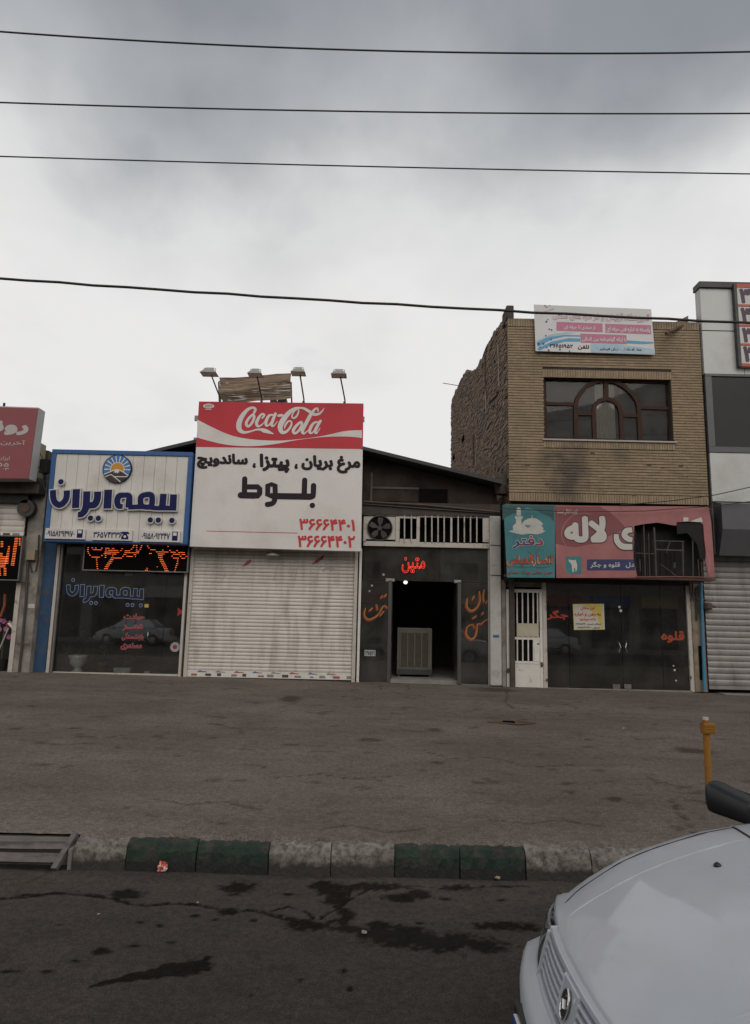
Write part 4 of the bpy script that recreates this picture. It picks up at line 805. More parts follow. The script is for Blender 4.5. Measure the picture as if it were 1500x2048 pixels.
text('۳۶۶۶۴۴۰۱', q3(905, 1255, 1338, 1338, 0.02), YC - 0.006, REDTXT, ck, bold=0.03); text('۳۶۶۶۴۴۰۲', q3(893, 1388, 1340, 1474, 0.01), YC - 0.006, REDTXT, ck, bold=0.03)
a, b = xz(c3(170, 1350, YC)), xz(c3(888, 1366, YC)); mb = MB(); stroke(mb, [(a[0], a[1], 0.012), (b[0], b[1], 0.012)], YC - 0.005, curve=False, caps=False); mb.obj('red_line', REDTXT, ck)
for (u, v) in ((393, 836), (391, 880), (726, 838)): rbox('side_clip', STEEL, ck, (u - 4, v - 5, u + 3, v + 5), YC + 0.05, 0.06)
for u in (430, 660): rbox('back_strut', RUST, ck, (u, 830, u + 6, 1090), YC + 0.165, 0.36)
# floodlights on arms
HOUS = M('floodlight_grey', (0.34, 0.33, 0.31), 0.5, 0.3, var=0.1); LENS = M('floodlight_lens', (0.75, 0.68, 0.50), 0.2, var=0.05)
for i, (hu, hv, bu, bv, wd, lab) in enumerate(((419, 742, 440, 803, 34, 'leftmost floodlight on the sign, its arm leaning most'), (511, 744, 523, 804, 30, 'second floodlight from the left, its arm in front of the reed mat'), (597, 741, 607, 805, 30, 'third floodlight from the left, just right of the reed mat'), (678, 745, 689, 806, 32, 'rightmost floodlight, alone against the sky above the sign'))):
    YL = YC - 0.42; b0 = P(bu, bv, YC + 0.08); hd = P(hu, hv + 4, YL); fl = T('floodlight', lab, 'floodlight', tuple(b0), 'floodlights above the red sign')
    mid = hd + Vector((0.03, 0.06, -0.03)); MB().tube([b0 + Vector((0, 0, -0.02)), b0 + Vector((0.01, -0.02, 0.06)), mid], 0.017, 8).obj('arm', DSTEEL, fl)
    MB().lathe(b0 + Vector((0, 0, -0.02)), [(0.03, 0), (0.03, 0.05)], 10).obj('foot', DSTEEL, fl)
    w = wd / 2 * YL / F; d = 0.16; t0, t1 = -0.035, 0.05
    mb = MB(); mb.add([(hd.x - w, hd.y - d, hd.z + t0), (hd.x + w, hd.y - d, hd.z + t0), (hd.x + w, hd.y + d, hd.z + t0), (hd.x - w, hd.y + d, hd.z + t0), (hd.x - w * 0.62, hd.y - d * 0.6, hd.z + t1), (hd.x + w * 0.62, hd.y - d * 0.6, hd.z + t1), (hd.x + w * 0.62, hd.y + d * 0.6, hd.z + t1), (hd.x - w * 0.62, hd.y + d * 0.6, hd.z + t1)], [(0, 3, 2, 1), (4, 5, 6, 7), (0, 1, 5, 4), (1, 2, 6, 5), (2, 3, 7, 6), (3, 0, 4, 7)])
    ho = mb.obj('housing', HOUS, fl); MB().box(hd.x - w * 0.5, hd.x + w * 0.5, hd.y - d * 0.5, hd.y + d * 0.5, hd.z + t1, hd.z + t1 + 0.045).obj('gear_box', HOUS, ho)
    MB().box(hd.x - w * 0.88, hd.x + w * 0.88, hd.y - d * 0.85, hd.y + d * 0.85, hd.z + t0 - 0.006, hd.z + t0 - 0.001).obj('lens', LENS, ho)
    MB().tube([(hd.x - w * 0.75, hd.y, hd.z + 0.01), (hd.x - w * 0.7, hd.y, hd.z + 0.11), (hd.x - w * 0.35, hd.y, hd.z + 0.125)], 0.009, 6).obj('yoke', HOUS, fl); MB().tube([(hd.x + w * 0.75, hd.y, hd.z + 0.01), (hd.x + w * 0.7, hd.y, hd.z + 0.11), (hd.x + w * 0.35, hd.y, hd.z + 0.125)], 0.009, 6).obj('yoke', HOUS, fl)
    MB().tube([(hd.x - w * 0.35, hd.y, hd.z + 0.125), (hd.x + w * 0.35, hd.y, hd.z + 0.125)], 0.007, 6).obj('yoke', HOUS, fl)
# reed mat screen on the roof behind the sign
YR = 16.6
rz = ZP(395, 725, 4.839)
rm = T('reed_mat_screen', 'sagging brown reed mat screen on a frame behind the red sign', 'screen', tuple(rz(560, 380, YR)))
REED = M('dry_reed', (0.27, 0.195, 0.135), 0.85, var=0.25, scale=3, col2=(0.13, 0.095, 0.07), mixs=1.2, mixlo=0.48, mixhi=0.62, streak=30, rnd=0.45)
mb = MB(); nr = 44
for i in range(nr + 1):
    t = i / nr; pts = []
    for j in range(11):
        s_ = j / 10; top = 148 - 52 * s_ + 6 * math.sin(s_ * 6); bot = 392 - 42 * s_ ** 1.6 + 6 * math.sin(s_ * 9)
        x = 212 + (12 if t < 0.9 else 40) * t * (1 - s_) + s_ * 690 + 14 * s_ * t; v = top + (bot - top) * t + random.uniform(-1.5, 1.5)
        p = rz(x, v, YR); p.y += 0.10 * math.sin(t * 7 + s_ * 2) + random.uniform(-0.01, 0.01) - 0.15 * t; pts.append(p)
    mb.tube(pts, 0.011, 5)
mb.obj('reeds', REED, rm, kind='stuff')
for a in (205, 262, 905): MB().tube([rz(a, 190, YR + 0.2), rz(a + 8, 420, YR + 0.2)], 0.02, 6).obj('post', RUST, rm)
for k in range(9): 
    p = rz(205, 185 + k * 21, YR + 0.18); MB().tube([p, p + Vector((0.22, 0, 0))], 0.018, 5).obj('reed_bundle', REED, rm)
rbox('crate', M('teal_crate', (0.06, 0.10, 0.12), 0.6), rm, (555, 795, 572, 812), YR + 0.3, 0.3); rbox('crate', M('pale_crate', (0.35, 0.33, 0.28), 0.6), rm, (540, 797, 552, 812), YR + 0.25, 0.3)
# ---- closed roller shutter
def shutter(name, label, px, Y, n, mat, group=None, bar=True, sub=4, parent=None):
    x0, x1, z0, z1 = R(*px, Y)
    o = T(name, label, 'shutter', ((x0 + x1) / 2, Y, z0), group) if parent is None else parent
    h = (z1 - z0) / n; mb = MB(); pr = [(0.0, 0.0), (-0.010, 0.12), (-0.017, 0.4), (-0.015, 0.7), (-0.004, 0.93), (0.006, 0.97), (0.006, 1.0)]
    vs_ = [(x, Y + a, z0 + b * h) for x in (x0, x1) for a, b in pr]; k = len(pr); mb.add(vs_, [(i, k + i, k + i + 1, i + 1) for i in range(k - 1)])
    s0 = mb.obj('slat', mat, o)
    for i in range(1, n): clone(s0, (random.uniform(-0.002, 0.002), random.uniform(-0.006, 0.004), i * h), o).rotation_euler = (random.uniform(-0.06, 0.06) * 0, random.uniform(-0.0006, 0.0006), random.uniform(-0.0012, 0.0012))
    bx('backing', DARK, o, x0, x1, Y + 0.03, Y + 0.05, z0, z1); return o, x0, x1, z0, z1
SHM = M('cream_shutter', (0.58, 0.53, 0.48), 0.5, var=0.10, scale=2.5, col2=(0.37, 0.32, 0.28), mixs=4.5, mixlo=0.48, mixhi=0.74, streak=0.16, bump=0.06)
sh, x0, x1, z0, z1 = shutter('roller_shutter', 'closed cream roller shutter with a stickered bottom bar below the red sign', (381, 1096, 706, 1343), 15.73, 34, SHM)
bx('bottom_bar', WHITE, sh, x0, x1, 15.70, 15.74, z0 - 0.15, z0 - 0.002, 0.004); bx('rubber_seal', BLACKP, sh, x0, x1, 15.705, 15.74, z0 - 0.20, z0 - 0.152)
rd = random.Random(3); bar = z0 - 0.075
STC = [M('sticker_blue', (0.10, 0.13, 0.25), 0.5), M('sticker_grey', (0.22, 0.20, 0.18), 0.6), M('sticker_red', (0.35, 0.08, 0.07), 0.5), M('sticker_dark', (0.06, 0.05, 0.05), 0.6)]
for k in range(8):
    xx = x0 + 0.25 + k * (x1 - x0 - 0.4) / 8; MB().face([(xx, z0 - 0.03), (xx + 0.06, z0 + 0.0), (xx + 0.10, z0 - 0.02), (xx + 0.22, z0 - 0.03), (xx + 0.22, z0 - 0.045), (xx, z0 - 0.045)], 15.698).obj('sticker', STC[k % 3 if k != 5 else 2], sh)
for k in range(13):
    xx = x0 + 0.15 + k * 0.29 + rd.uniform(-0.06, 0.06); w = rd.uniform(0.07, 0.17); MB().box(xx, xx + w, 15.697, 15.701, bar - 0.05, bar + 0.005 + rd.uniform(-0.02, 0.01)).obj('sticker', STC[rd.choice((1, 1, 1, 3, 2))], sh)
FADE = M('faded_red_paint', (0.30, 0.055, 0.07), 0.7, var=0.2); 
s4 = ZP(360, 1080, 3.947)
for pts in ([(490, 210), (530, 165), (562, 152), (555, 180), (520, 200)], [(1038, 195), (1075, 155), (1140, 115), (1128, 150), (1080, 180)]): MB().face([xz(s4(a, b, 15.70)) for a, b in pts], 15.706).obj('paint_stroke', FADE, sh)
FAINT = M('faint_scuff', (0.40, 0.35, 0.335), 0.7, var=0.2)
for pts in ([(1130, 245, 14), (1160, 220, 16), (1215, 230, 14), (1190, 245, 10)], [(1150, 190, 12), (1190, 180, 12)], [(230, 235, 8), (290, 225, 8), (350, 230, 6)], [(330, 330, 7), (360, 255, 7)], [(430, 260, 7), (450, 225, 6)], [(740, 320, 7), (765, 200, 7)], [(815, 205, 10), (850, 200, 8)], [(905, 310, 7), (935, 175, 6)], [(1060, 330, 8), (1110, 200, 6)]):
    mb = MB(); stroke(mb, [(*xz(s4(a, b, 15.70)), w / 3.947 * Y0 / F) for a, b, w in pts], 15.707); mb.obj('paint_stroke', FAINT, sh)
# pendant lamp under the sign
c = P(546, 1107, 15.52); pe = T('pendant_lamp', 'small conical lamp hanging under the red and white sign', 'lamp', tuple(c))
MB().lathe((c.x, c.y, c.z - 0.05), [(0.165, 0.0), (0.15, 0.02), (0.06, 0.075), (0.035, 0.11), (0.03, 0.125)], 24).obj('lamp_shade', M('lamp_grey', (0.45, 0.44, 0.40), 0.4, 0.3, var=0.08), pe, smooth=True); MB().tube([(c.x, c.y, c.z + 0.06), (c.x, c.y, P(546, 1086, 15.52).z)], 0.008, 6).obj('cord', DSTEEL, pe)

# ---- third shop: transom with fan and bars, glass front, open doorway
YT = 15.68
ts = T('transom_grille', 'dirty white steel transom with barred openings and an exhaust fan', 'grille', tuple(P(850, 1092, YT)))
t5 = ZP(720, 1010, 5.172)
def tbx(name, mat, l, t, r, b, Y, d, bev=0.003, parent=None): 
    return rbox(name, mat, parent or ts, (720 + l / 5.172, 1010 + t / 5.172, 720 + r / 5.172, 1010 + b / 5.172), Y, d, bev)
for q in ((35, 92, 1335, 118), (35, 385, 1335, 435), (35, 119, 62, 384), (1270, 119, 1335, 384), (368, 119, 410, 384), (585, 119, 618, 384), (935, 119, 955, 384), (411, 352, 584, 384), (411, 119, 584, 138), (619, 119, 934, 128), (956, 119, 1269, 132)): tbx('frame_bar', DIRTYW, *q, YT, 0.06)
for u in (460, 531, 677, 743, 807, 870, 1015, 1079, 1143, 1208): 
    a = t5(u, 108, YT - 0.012); b = t5(u, 386, YT - 0.012); MB().tube([a, b], 0.017, 8).obj('bar', DIRTYW, ts)
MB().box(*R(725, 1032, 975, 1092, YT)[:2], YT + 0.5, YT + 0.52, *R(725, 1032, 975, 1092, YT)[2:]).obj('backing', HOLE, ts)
fn_ = tbx('exhaust_fan', DIRTYW, 62, 119, 366, 356, YT + 0.02, 0.04, 0.004); fc = t5(205, 238, YT); fr_ = 128 / 5.172 * YT / F
MB().disc(fc.x, fc.z, fr_, YT + 0.012, 36).obj('fan_opening_shade', HOLE, fn_)  # flat black disc painted for the dark behind the blades
mb = MB()
for k in range(40):
    a0 = 2 * math.pi * k / 40; a1 = 2 * math.pi * (k + 1) / 40; mb.add([(fc.x + r_ * math.cos(a), y_, fc.z + r_ * math.sin(a)) for a in (a0, a1) for r_ in (fr_ * 0.97, fr_ * 1.04) for y_ in (YT - 0.02, YT + 0.02)], [(0, 2, 6, 4), (2, 3, 7, 6), (0, 4, 5, 1)])
mb.obj('fan_ring', DSTEEL, fn_)
BLD = M('dusty_fan_blade', (0.05, 0.042, 0.038), 0.7, var=0.2)
for k in range(5):
    a = 2 * math.pi * k / 5 + 0.3; mb = MB(); pts = []
    for (rr_, da) in ((0.2, -0.25), (0.55, -0.42), (0.88, -0.30), (0.90, 0.15), (0.6, 0.35), (0.2, 0.25)): pts.append((fc.x + fr_ * rr_ * math.cos(a + da), YT + 0.0 - 0.03 * da, fc.z + fr_ * rr_ * math.sin(a + da)))
    mb.add(pts, [(5, 4, 3, 2, 1, 0)]).obj('blade', BLD, fn_)
MB().disc(fc.x, fc.z, fr_ * 0.2, YT - 0.02, 20, YT + 0.01).obj('hub', BLD, fn_)
YM = 15.78
mf = T('glass_shopfront', 'dark glass shopfront with an open doorway and yellow painted Persian calligraphy', 'shopfront', tuple(P(850, 1368, YM)))
GL2 = glass_mat('smoked_glass', (0.32, 0.33, 0.32), dust=0.08)  # dust raised so its diffuse grey also imitates reflected light
zf_ = 0.36
X = lambda u, v=1230: P(u, v, YM).x
Zt, Zd = P(850, 1096, YM).z, P(850, 1163, YM).z
MB().box(X(724), X(976), YM, YM + 0.012, Zd + 0.004, Zt).obj('pane', GL2, mf); MB().box(X(722), X(779), YM, YM + 0.012, zf_, Zd - 0.002).obj('pane', GL2, mf); MB().box(X(921), X(976), YM, YM + 0.012, zf_, Zd - 0.002).obj('pane', GL2, mf)
ALU = M('dark_aluminium', (0.10, 0.095, 0.09), 0.4, 0.5, var=0.1)
for (l, r) in ((776, 783), (915, 922)): bx('jamb', ALU, mf, X(l), X(r), YM - 0.02, YM + 0.05, zf_, Zd)
bx('sill', STEEL, mf, X(722), X(779), YM - 0.015, YM + 0.03, zf_ - 0.06, zf_ - 0.001); bx('sill', STEEL, mf, X(922), X(977), YM - 0.015, YM + 0.03, zf_ - 0.06, zf_ - 0.001); bx('side_trim', DIRTYW, mf, X(976), X(979), YM - 0.03, YM + 0.03, zf_ - 0.05, Zt)
for l, r in ((770, 788), (908, 922)): bx('door_patch', M('patch_steel', (0.30, 0.28, 0.25), 0.4, 0.5), mf, X(l), X(r), YM - 0.02, YM + 0.03, Zd - 0.02, Zd + 0.05, 0.004)
for xh, s_ in ((X(784), 1), (X(914), -1)):
    d_ = MB().box(xh, xh + 0.012 * s_, YM + 0.06, YM + 0.80, zf_ + 0.01, Zd - 0.02) if s_ > 0 else MB().box(xh - 0.012, xh, YM + 0.06, YM + 0.80, zf_ + 0.01, Zd - 0.02); d_.obj('door_leaf', GL2, mf)
bx('step', CONC, mf, X(780), X(918), YM + 0.0, YM + 0.6, 0.2, 0.43)
OCH = M('ochre_brush_paint', (0.33, 0.15, 0.02), 0.55, var=0.15); DRED = M('dark_red_brush_paint', (0.23, 0.03, 0.015), 0.55, var=0.1)
t7 = ZP(700, 880, 4.0156)
BR = [[(300, 1345, 20), (275, 1330, 16), (255, 1355, 22), (240, 1385, 18), (205, 1420, 24), (150, 1440, 26), (118, 1405, 22), (125, 1350, 16)], [(180, 1350, 22), (160, 1368, 20)], [(292, 1240, 22), (278, 1258, 18)], [(262, 1250, 20), (250, 1268, 16)], [(272, 1375, 18), (245, 1410, 16)], [(215, 1322, 16), (222, 1360, 18)],
      [(1080, 1200, 12), (1072, 1260, 18), (1078, 1300, 14)], [(1040, 1215, 14), (1045, 1290, 22), (1020, 1345, 24), (975, 1370, 28), (940, 1335, 24), (945, 1270, 14)], [(998, 1255, 22), (985, 1280, 16)], [(1100, 1290, 14), (1095, 1312, 12)],
      [(1103, 1440, 16), (1075, 1455, 14), (1060, 1475, 20), (1025, 1480, 18), (1020, 1530, 22), (1005, 1580, 24), (970, 1598, 28), (935, 1560, 22), (945, 1500, 16), (985, 1480, 14), (1000, 1510, 10)], [(1070, 1385, 22), (1060, 1400, 14)], [(1015, 1412, 20), (990, 1430, 18)]]
for k, (mt, off, dx) in enumerate(((DRED, 0.004, 6), (OCH, 0.008, 0))):
    for g0, g1 in ((0, 6), (6, 10), (10, 13)):
        mb = MB()
        for i, pts in enumerate(BR[g0:g1]): stroke(mb, [(*xz(t7(a - dx, b + dx, YM)), w * (0.85 if k == 0 else 0.42) / 4.0156 * YM / F) for a, b, w in pts], YM - off - 0.0004 * i)
        mb.obj('calligraphy', mt, mf)
rbox('plate_mark', M('plate_white', (0.34, 0.35, 0.33), 0.6), mf, (729, 1300, 751, 1312), YM - 0.006, 0.004); text('۲۷۵۲۱', R(731, 1302, 749, 1310, YM), YM - 0.009, DARKTXT, mf, bold=0.02)  # small pale plate with digits laid flat on the pane
# neon name above the door
ne = T('neon_sign', 'glowing red neon Persian name on the dark glass above the doorway', 'sign', tuple(P(827, 1140, YM)))
NEON = M('neon_red', (0.95, 0.06, 0.025), 0.4, var=0, emit=0.95); n5 = lambda a, b: t5(a, b, YM - 0.03)
cs_ = contours('متین'); fl = [p for c in cs_ for p in c]; a0_, a1_, b0_, b1_ = min(p[0] for p in fl), max(p[0] for p in fl), min(p[1] for p in fl), max(p[1] for p in fl)
nx0, nx1, nz0, nz1 = R(804, 1116, 850, 1146, YM - 0.03)
for c in cs_:
    q = [Vector((nx0 + (p[0] - a0_) / (a1_ - a0_) * (nx1 - nx0), YM - 0.03, nz0 + (p[1] - b0_) / (b1_ - b0_) * (nz1 - nz0))) for p in c]; cen_ = sum(q, Vector()) / len(q)
    if (max(p.x for p in q) - min(p.x for p in q)) < 0.09: q = [cen_ + (p - cen_) * 1.5 for p in q]
    q.append(q[0]); MB().tube(q, 0.0042, 6).obj('neon_tube', NEON, ne)
for (u, v) in ((455, 600), (600, 640), (540, 640)): a = n5(u, v); MB().tube([a, a + Vector((0, 0.035, 0))], 0.006, 5).obj('standoff', DSTEEL, ne)
# lit bulbs inside
BULB = M('lit_bulb', (0.95, 0.95, 0.85), 0.4, var=0, emit=2.0)
for i, (u, v, r_, lab) in enumerate(((811, 1164, 0.050, 'round lit bulb at the top of the open doorway'), (767, 1149, 0.034, 'upper lit lamp seen through the glass left of the doorway'), (744, 1171, 0.030, 'middle lit lamp seen through the left glass'), (739, 1182, 0.026, 'lowest lit lamp seen through the left glass'))):
    c = P(u, v, 17.0 + 0.3 * i); o = T('ceiling_bulb', lab, 'bulb', (c.x, c.y, c.z), 'lit bulbs in the middle shop'); MB().lathe((c.x, c.y, c.z - r_), [(r_ * 0.3, 0), (r_ * 0.85, r_ * 0.4), (r_, r_ * 0.9), (r_ * 0.7, r_ * 1.5), (r_ * 0.35, r_ * 1.9)], 14).obj('glass_bulb', BULB, o, smooth=True)
    MB().tube([(c.x, c.y, c.z + r_ * 0.8), (c.x, c.y, zt_ + 0.003)], 0.006, 5).obj('cord', DSTEEL, o)
# evaporative air cooler standing inside the doorway
YK = 16.9
x0, x1, z0, z1 = R(794, 1256, 864, 1351, YK); z0 = 0.40
ac = T('air_cooler', 'grey box air cooler with four vertical louvre bars standing in the doorway', 'air cooler', ((x0 + x1) / 2, YK, z0))
ACM = M('cooler_enamel', (0.125, 0.115, 0.095), 0.5, var=0.12, col2=(0.16, 0.11, 0.08), mixs=4, mixlo=0.6, mixhi=0.75)
bx('body', ACM, ac, x0, x1, YK, YK + 0.7, z0 + 0.09, z1, 0.015); bx('tray', DSTEEL, ac, x0 - 0.01, x1 + 0.01, YK - 0.02, YK + 0.72, z0 + 0.05, z0 + 0.19, 0.01)
for x in (x0 + 0.05, x1 - 0.05): bx('foot', DSTEEL, ac, x - 0.03, x + 0.03, YK, YK + 0.06, z0, z0 + 0.05)
bx('pad', M('straw_pad', (0.075, 0.06, 0.045), 0.9, var=0.5, scale=25), ac, x0 + 0.07, x1 - 0.07, YK - 0.012, YK - 0.002, z0 + 0.24, z1 - 0.12)
for k in range(5): 
    xx = x0 + 0.075 + k * (x1 - x0 - 0.15 - 0.02) / 4; bx('louvre_bar', ACM, ac, xx, xx + 0.022, YK - 0.022, YK - 0.013, z0 + 0.22, z1 - 0.10)
for k in range(12): 
    zz = z0 + 0.27 + k * (z1 - z0 - 0.42) / 12; bx('louvre', DSTEEL, ac, x0 + 0.1, x1 - 0.1, YK - 0.0125, YK - 0.0005, zz, zz + 0.006)

# ================================================================== BRICK BUILDING
YB = 15.35
def brick_mat(name, col, col2, stains, rnd=0.22):
    m = M(name, col, 0.85, var=0.16, scale=9, col2=col2, mixs=1.1, mixlo=0.5, mixhi=0.75, bump=0.25, bscale=70, rnd=rnd)
    t = m.node_tree; nd = t.nodes; lk = t.links; b = nd['Principled BSDF']; src = b.inputs['Base Color'].links[0].from_socket
    geo = nd.new('ShaderNodeNewGeometry'); nz_ = nd.new('ShaderNodeTexNoise'); nz_.inputs['Scale'].default_value = 2.6; nz_.inputs['Detail'].default_value = 6; lk.new(geo.outputs['Position'], nz_.inputs['Vector'])
    for (c, rx, rz_, amt) in stains:      # soot left on the wall
        sub = nd.new('ShaderNodeVectorMath'); sub.operation = 'SUBTRACT'; lk.new(geo.outputs['Position'], sub.inputs[0]); sub.inputs[1].default_value = c
        dv = nd.new('ShaderNodeVectorMath'); dv.operation = 'MULTIPLY'; lk.new(sub.outputs[0], dv.inputs[0]); dv.inputs[1].default_value = (1 / rx, 0.0, 1 / rz_)
        ln = nd.new('ShaderNodeVectorMath'); ln.operation = 'LENGTH'; lk.new(dv.outputs[0], ln.inputs[0])
        ad = nd.new('ShaderNodeMath'); ad.operation = 'MULTIPLY_ADD'; lk.new(nz_.outputs[0], ad.inputs[0]); ad.inputs[1].default_value = 1.6; lk.new(ln.outputs['Value'], ad.inputs[2])
        mr = nd.new('ShaderNodeMapRange'); mr.inputs[1].default_value = 1.0; mr.inputs[2].default_value = 1.9; mr.inputs[3].default_value = amt; mr.inputs[4].default_value = 0; lk.new(ad.outputs[0], mr.inputs[0])
        mx_ = nd.new('ShaderNodeMix'); mx_.data_type = 'RGBA'; lk.new(mr.outputs[0], mx_.inputs[0]); lk.new(src, mx_.inputs[6]); mx_.inputs[7].default_value = (0.05, 0.045, 0.042, 1); src = mx_.outputs[2]
    lk.new(src, b.inputs['Base Color']); return m
xB0, xB1 = P(1017, 820, YB).x, P(1408, 830, YB).x
zB0, zB1 = P(1215, 1006, YB).z, P(1215, 640, YB).z
wx0, wx1, wz0, wz1 = R(1088, 757, 1345, 881, YB)
st1 = tuple(P(1140, 945, YB)); st2 = tuple(P(1095, 925, YB)); st3 = tuple(P(1240, 912, YB)); st4 = tuple(P(1040, 665, YB))
BRICK = brick_mat('buff_brick', (0.272, 0.202, 0.126), (0.20, 0.146, 0.093), [(st1, 0.55, 0.95, 0.75), (st2, 0.35, 0.45, 0.55), (st3, 0.30, 0.30, 0.5), (tuple(P(1215, 640, YB)), 3.0, 0.20, 0.6)], rnd=0.10)
MORT = M('brick_mortar', (0.045, 0.036, 0.028), 0.95, var=0.25, bump=0.2)
bb = T('brick_building', 'two storey building with buff brick front and rough brick side wall', 'building', (xB0, YB, zb(xB0)))
dm = 0.022
wm = MB(); d1 = YB + dm; d2 = YB + 0.25
wm.box(xB0 + dm, wx0, d1, d2, zB0, zB1); wm.box(wx1, xB1 - 0.002, d1, d2, zB0, zB1); wm.box(wx0, wx1, d1, d2, zB0, wz0); wm.box(wx0, wx1, d1, d2, wz1, zB1)
front = wm.obj('front_wall', MORT, bb)
BH, BLn, J = 0.052, 0.205, 0.014
pos = []      # (x, z, w, h, soldier)
sol_t = zB1 - 0.215
nrow = int((sol_t - 0.01 - (zB0 + 0.215)) / (BH + J)); z = zB0 + 0.215
hh = (sol_t - z) / nrow - J
for r_ in range(nrow):
    x = xB0 - (0.11 if r_ % 2 else 0); zt = z + hh
    while x < xB1 - 0.01:
        a, b = max(x, xB0), min(x + BLn, xB1)
        if b - a > 0.03:
            segs = [(a, b)]
            if zt > wz0 - 0.205 and z < wz1 + 0.205:
                lo_, hi_ = (wx0 - 0.02, wx1 + 0.02) if (z < wz0 or zt > wz1) else (wx0, wx1)
                segs = [(p, q) for p, q in ((a, min(b, lo_)), (max(a, hi_), b)) if q - p > 0.025]
            for p, q in segs: pos.append((p, z, q - p, hh))
        x += BLn + 0.0025
    z += hh + J
def sold(xa_, xb_, za, h):
    n = int((xb_ - xa_) / (BH + 0.008)); w = (xb_ - xa_) / n
    return [(xa_ + k * w + 0.004, za, w - 0.008, h) for k in range(n)]
SOL = sold(wx0 - 0.02, wx1 + 0.02, wz1 + 0.004, 0.19) + sold(wx0 - 0.02, wx1 + 0.02, wz0 - 0.20, 0.165)
LOWS = sold(xB0, xB1, zB0 + 0.004, 0.195); TOPS = sold(xB0, xB1, sol_t + 0.006, 0.195)
def bmesh_box(w, h): return MB().box(0, w, 0, 0.07, 0, h)
full = [p for p in pos if abs(p[2] - BLn) < 1e-6]; part_ = [p for p in pos if abs(p[2] - BLn) >= 1e-6]
rd = random.Random(11); 
full.sort(key=lambda p: abs(p[1] - (wz0 - 0.6)) + 0.0 * p[0])      # the bricks below and beside the window are the nearest and largest
b0 = None
for (x, z, w, h) in full[:300]:
    if b0 is None:
        me = bpy.data.meshes.new('brick'); q = bmesh_box(BLn, hh); me.from_pydata(q.v, [], q.f); me.materials.append(BRICK); b0 = bpy.data.objects.new('brick', me); COL.objects.link(b0); b0.parent = front; o = b0
    else: o = b0.copy(); COL.objects.link(o)
    o.location = Vector((x + rd.uniform(-0.0006, 0.0006), YB + rd.uniform(-0.002, 0.002), z + rd.uniform(-0.0015, 0.0015))) - ORG[front.name]
mb = MB()
for (x, z, w, h) in full[300:] + part_ + SOL + LOWS + TOPS:
    j = rd.uniform(-0.002, 0.002); mb.box(x, x + w, YB + j, YB + 0.07, z, z + h)
mb.obj('bricks', BRICK, front, kind='stuff')
# side wall, its outline measured on the wall plane
xs_ = xB0 + 0.02
prof_px = [(1013, 612), (1004, 640), (985, 668), (968, 705), (953, 735), (945, 742), (932, 740), (915, 772), (905, 797)]
prof = [(max(YB + 0.03, p.y), p.z) for p in (PX(u, v, xs_ + 0.0) for u, v in prof_px)]
yb_end = PX(903, 860, xs_).y
prof = [(YB + 0.03, prof[0][1])] + [p for p in prof[1:]] + [(yb_end, prof[-1][1] - 0.05)]
def ztop(y):
    return float(np.interp(y, [p[0] for p in prof], [p[1] for p in prof]))
SIDEM = brick_mat('rough_common_brick', (0.225, 0.150, 0.100), (0.13, 0.098, 0.075), [], rnd=0.40); SIDEMO = M('rough_mortar', (0.062, 0.050, 0.040), 0.95, var=0.35, scale=8, bump=0.3, bscale=25)
mb = MB(); n = len(prof); vs_ = []
for x in (xs_ + 0.02, xs_ + 0.13):
    vs_ += [(x, YB + 0.252, 0.3)] + [(x, max(p[0], YB + 0.252), p[1]) for p in prof] + [(x, prof[-1][0], 0.3)]
k = n + 2; mb.add(vs_, [tuple(range(k))[::-1], tuple(range(k, 2 * k))] + [(i, (i + 1) % k, k + (i + 1) % k, k + i) for i in range(k)])
side = mb.obj('side_wall', SIDEMO, bb)
mb = MB(); z = P(1000, 1010, YB).z - 0.6; zmax = max(p[1] for p in prof)
while z < zmax:
    y = YB + 0.03 + rd.uniform(0, 0.2); 
    while y < yb_end:
        ln_ = 0.205 * rd.uniform(0.9, 1.05)
        if z + 0.05 < ztop(y + ln_ / 2) and rd.random() > 0.012:
            pr_ = rd.uniform(-0.016, 0.008); dz = rd.uniform(-0.004, 0.004); t_ = rd.uniform(-0.01, 0.01)
            mb.box(xs_ - 0.012 + pr_, xs_ + 0.06, y, y + ln_, z + dz, z + dz + 0.050 + rd.uniform(-0.003, 0.003))
        y += ln_ + rd.uniform(0.008, 0.02)
    z += 0.074
mb.obj('rough_bricks', SIDEM, side, kind='stuff')
MORB = M('mortar_smear', (0.34, 0.31, 0.28), 0.9, var=0.25)
s8 = ZP(880, 600, 5.118)
def PXs(a, b): return PX(880 + a / 5.118, 600 + b / 5.118, xs_ - 0.035)
for pts, r_ in (([(590, 460), (598, 620), (605, 900)], 0.014), ([(465, 930), (472, 1160)], 0.014), ([(375, 1440), (362, 1690)], 0.018), ([(545, 400), (515, 470)], 0.018), ([(440, 640), (425, 690)], 0.018), ([(585, 310), (565, 360)], 0.018), ([(520, 1240), (470, 1330)], 0.018)): MB().tube([PXs(*q) for q in pts], r_, 6).obj('mortar_smear', MORB, side)
for pts, r_ in (([(600, 930), (590, 960), (500, 1050)], 0.028), ([(340, 1380), (345, 1690)], 0.03), ([(460, 560), (465, 930)], 0.016)): MB().tube([PXs(*q) for q in pts], r_, 6).obj('embedded_beam', RUST, side)
for (a, b) in ((232, 1428), (138, 1610)):
    p = PXs(a, b); MB().box(xs_ - 0.04, xs_ + 0.02, p.y - 0.3, p.y + 0.25, p.z - 0.09, p.z + 0.09).obj('joist_hole_shade', HOLE, side)  # solid boxes, coloured black for the shade in the joist sockets
p = PXs(172, 876); MB().tube([p + Vector((0.2, 0, -0.02)), p + Vector((-0.55, 0, 0.09))], 0.014, 6).obj('iron_rod', RUST, side)
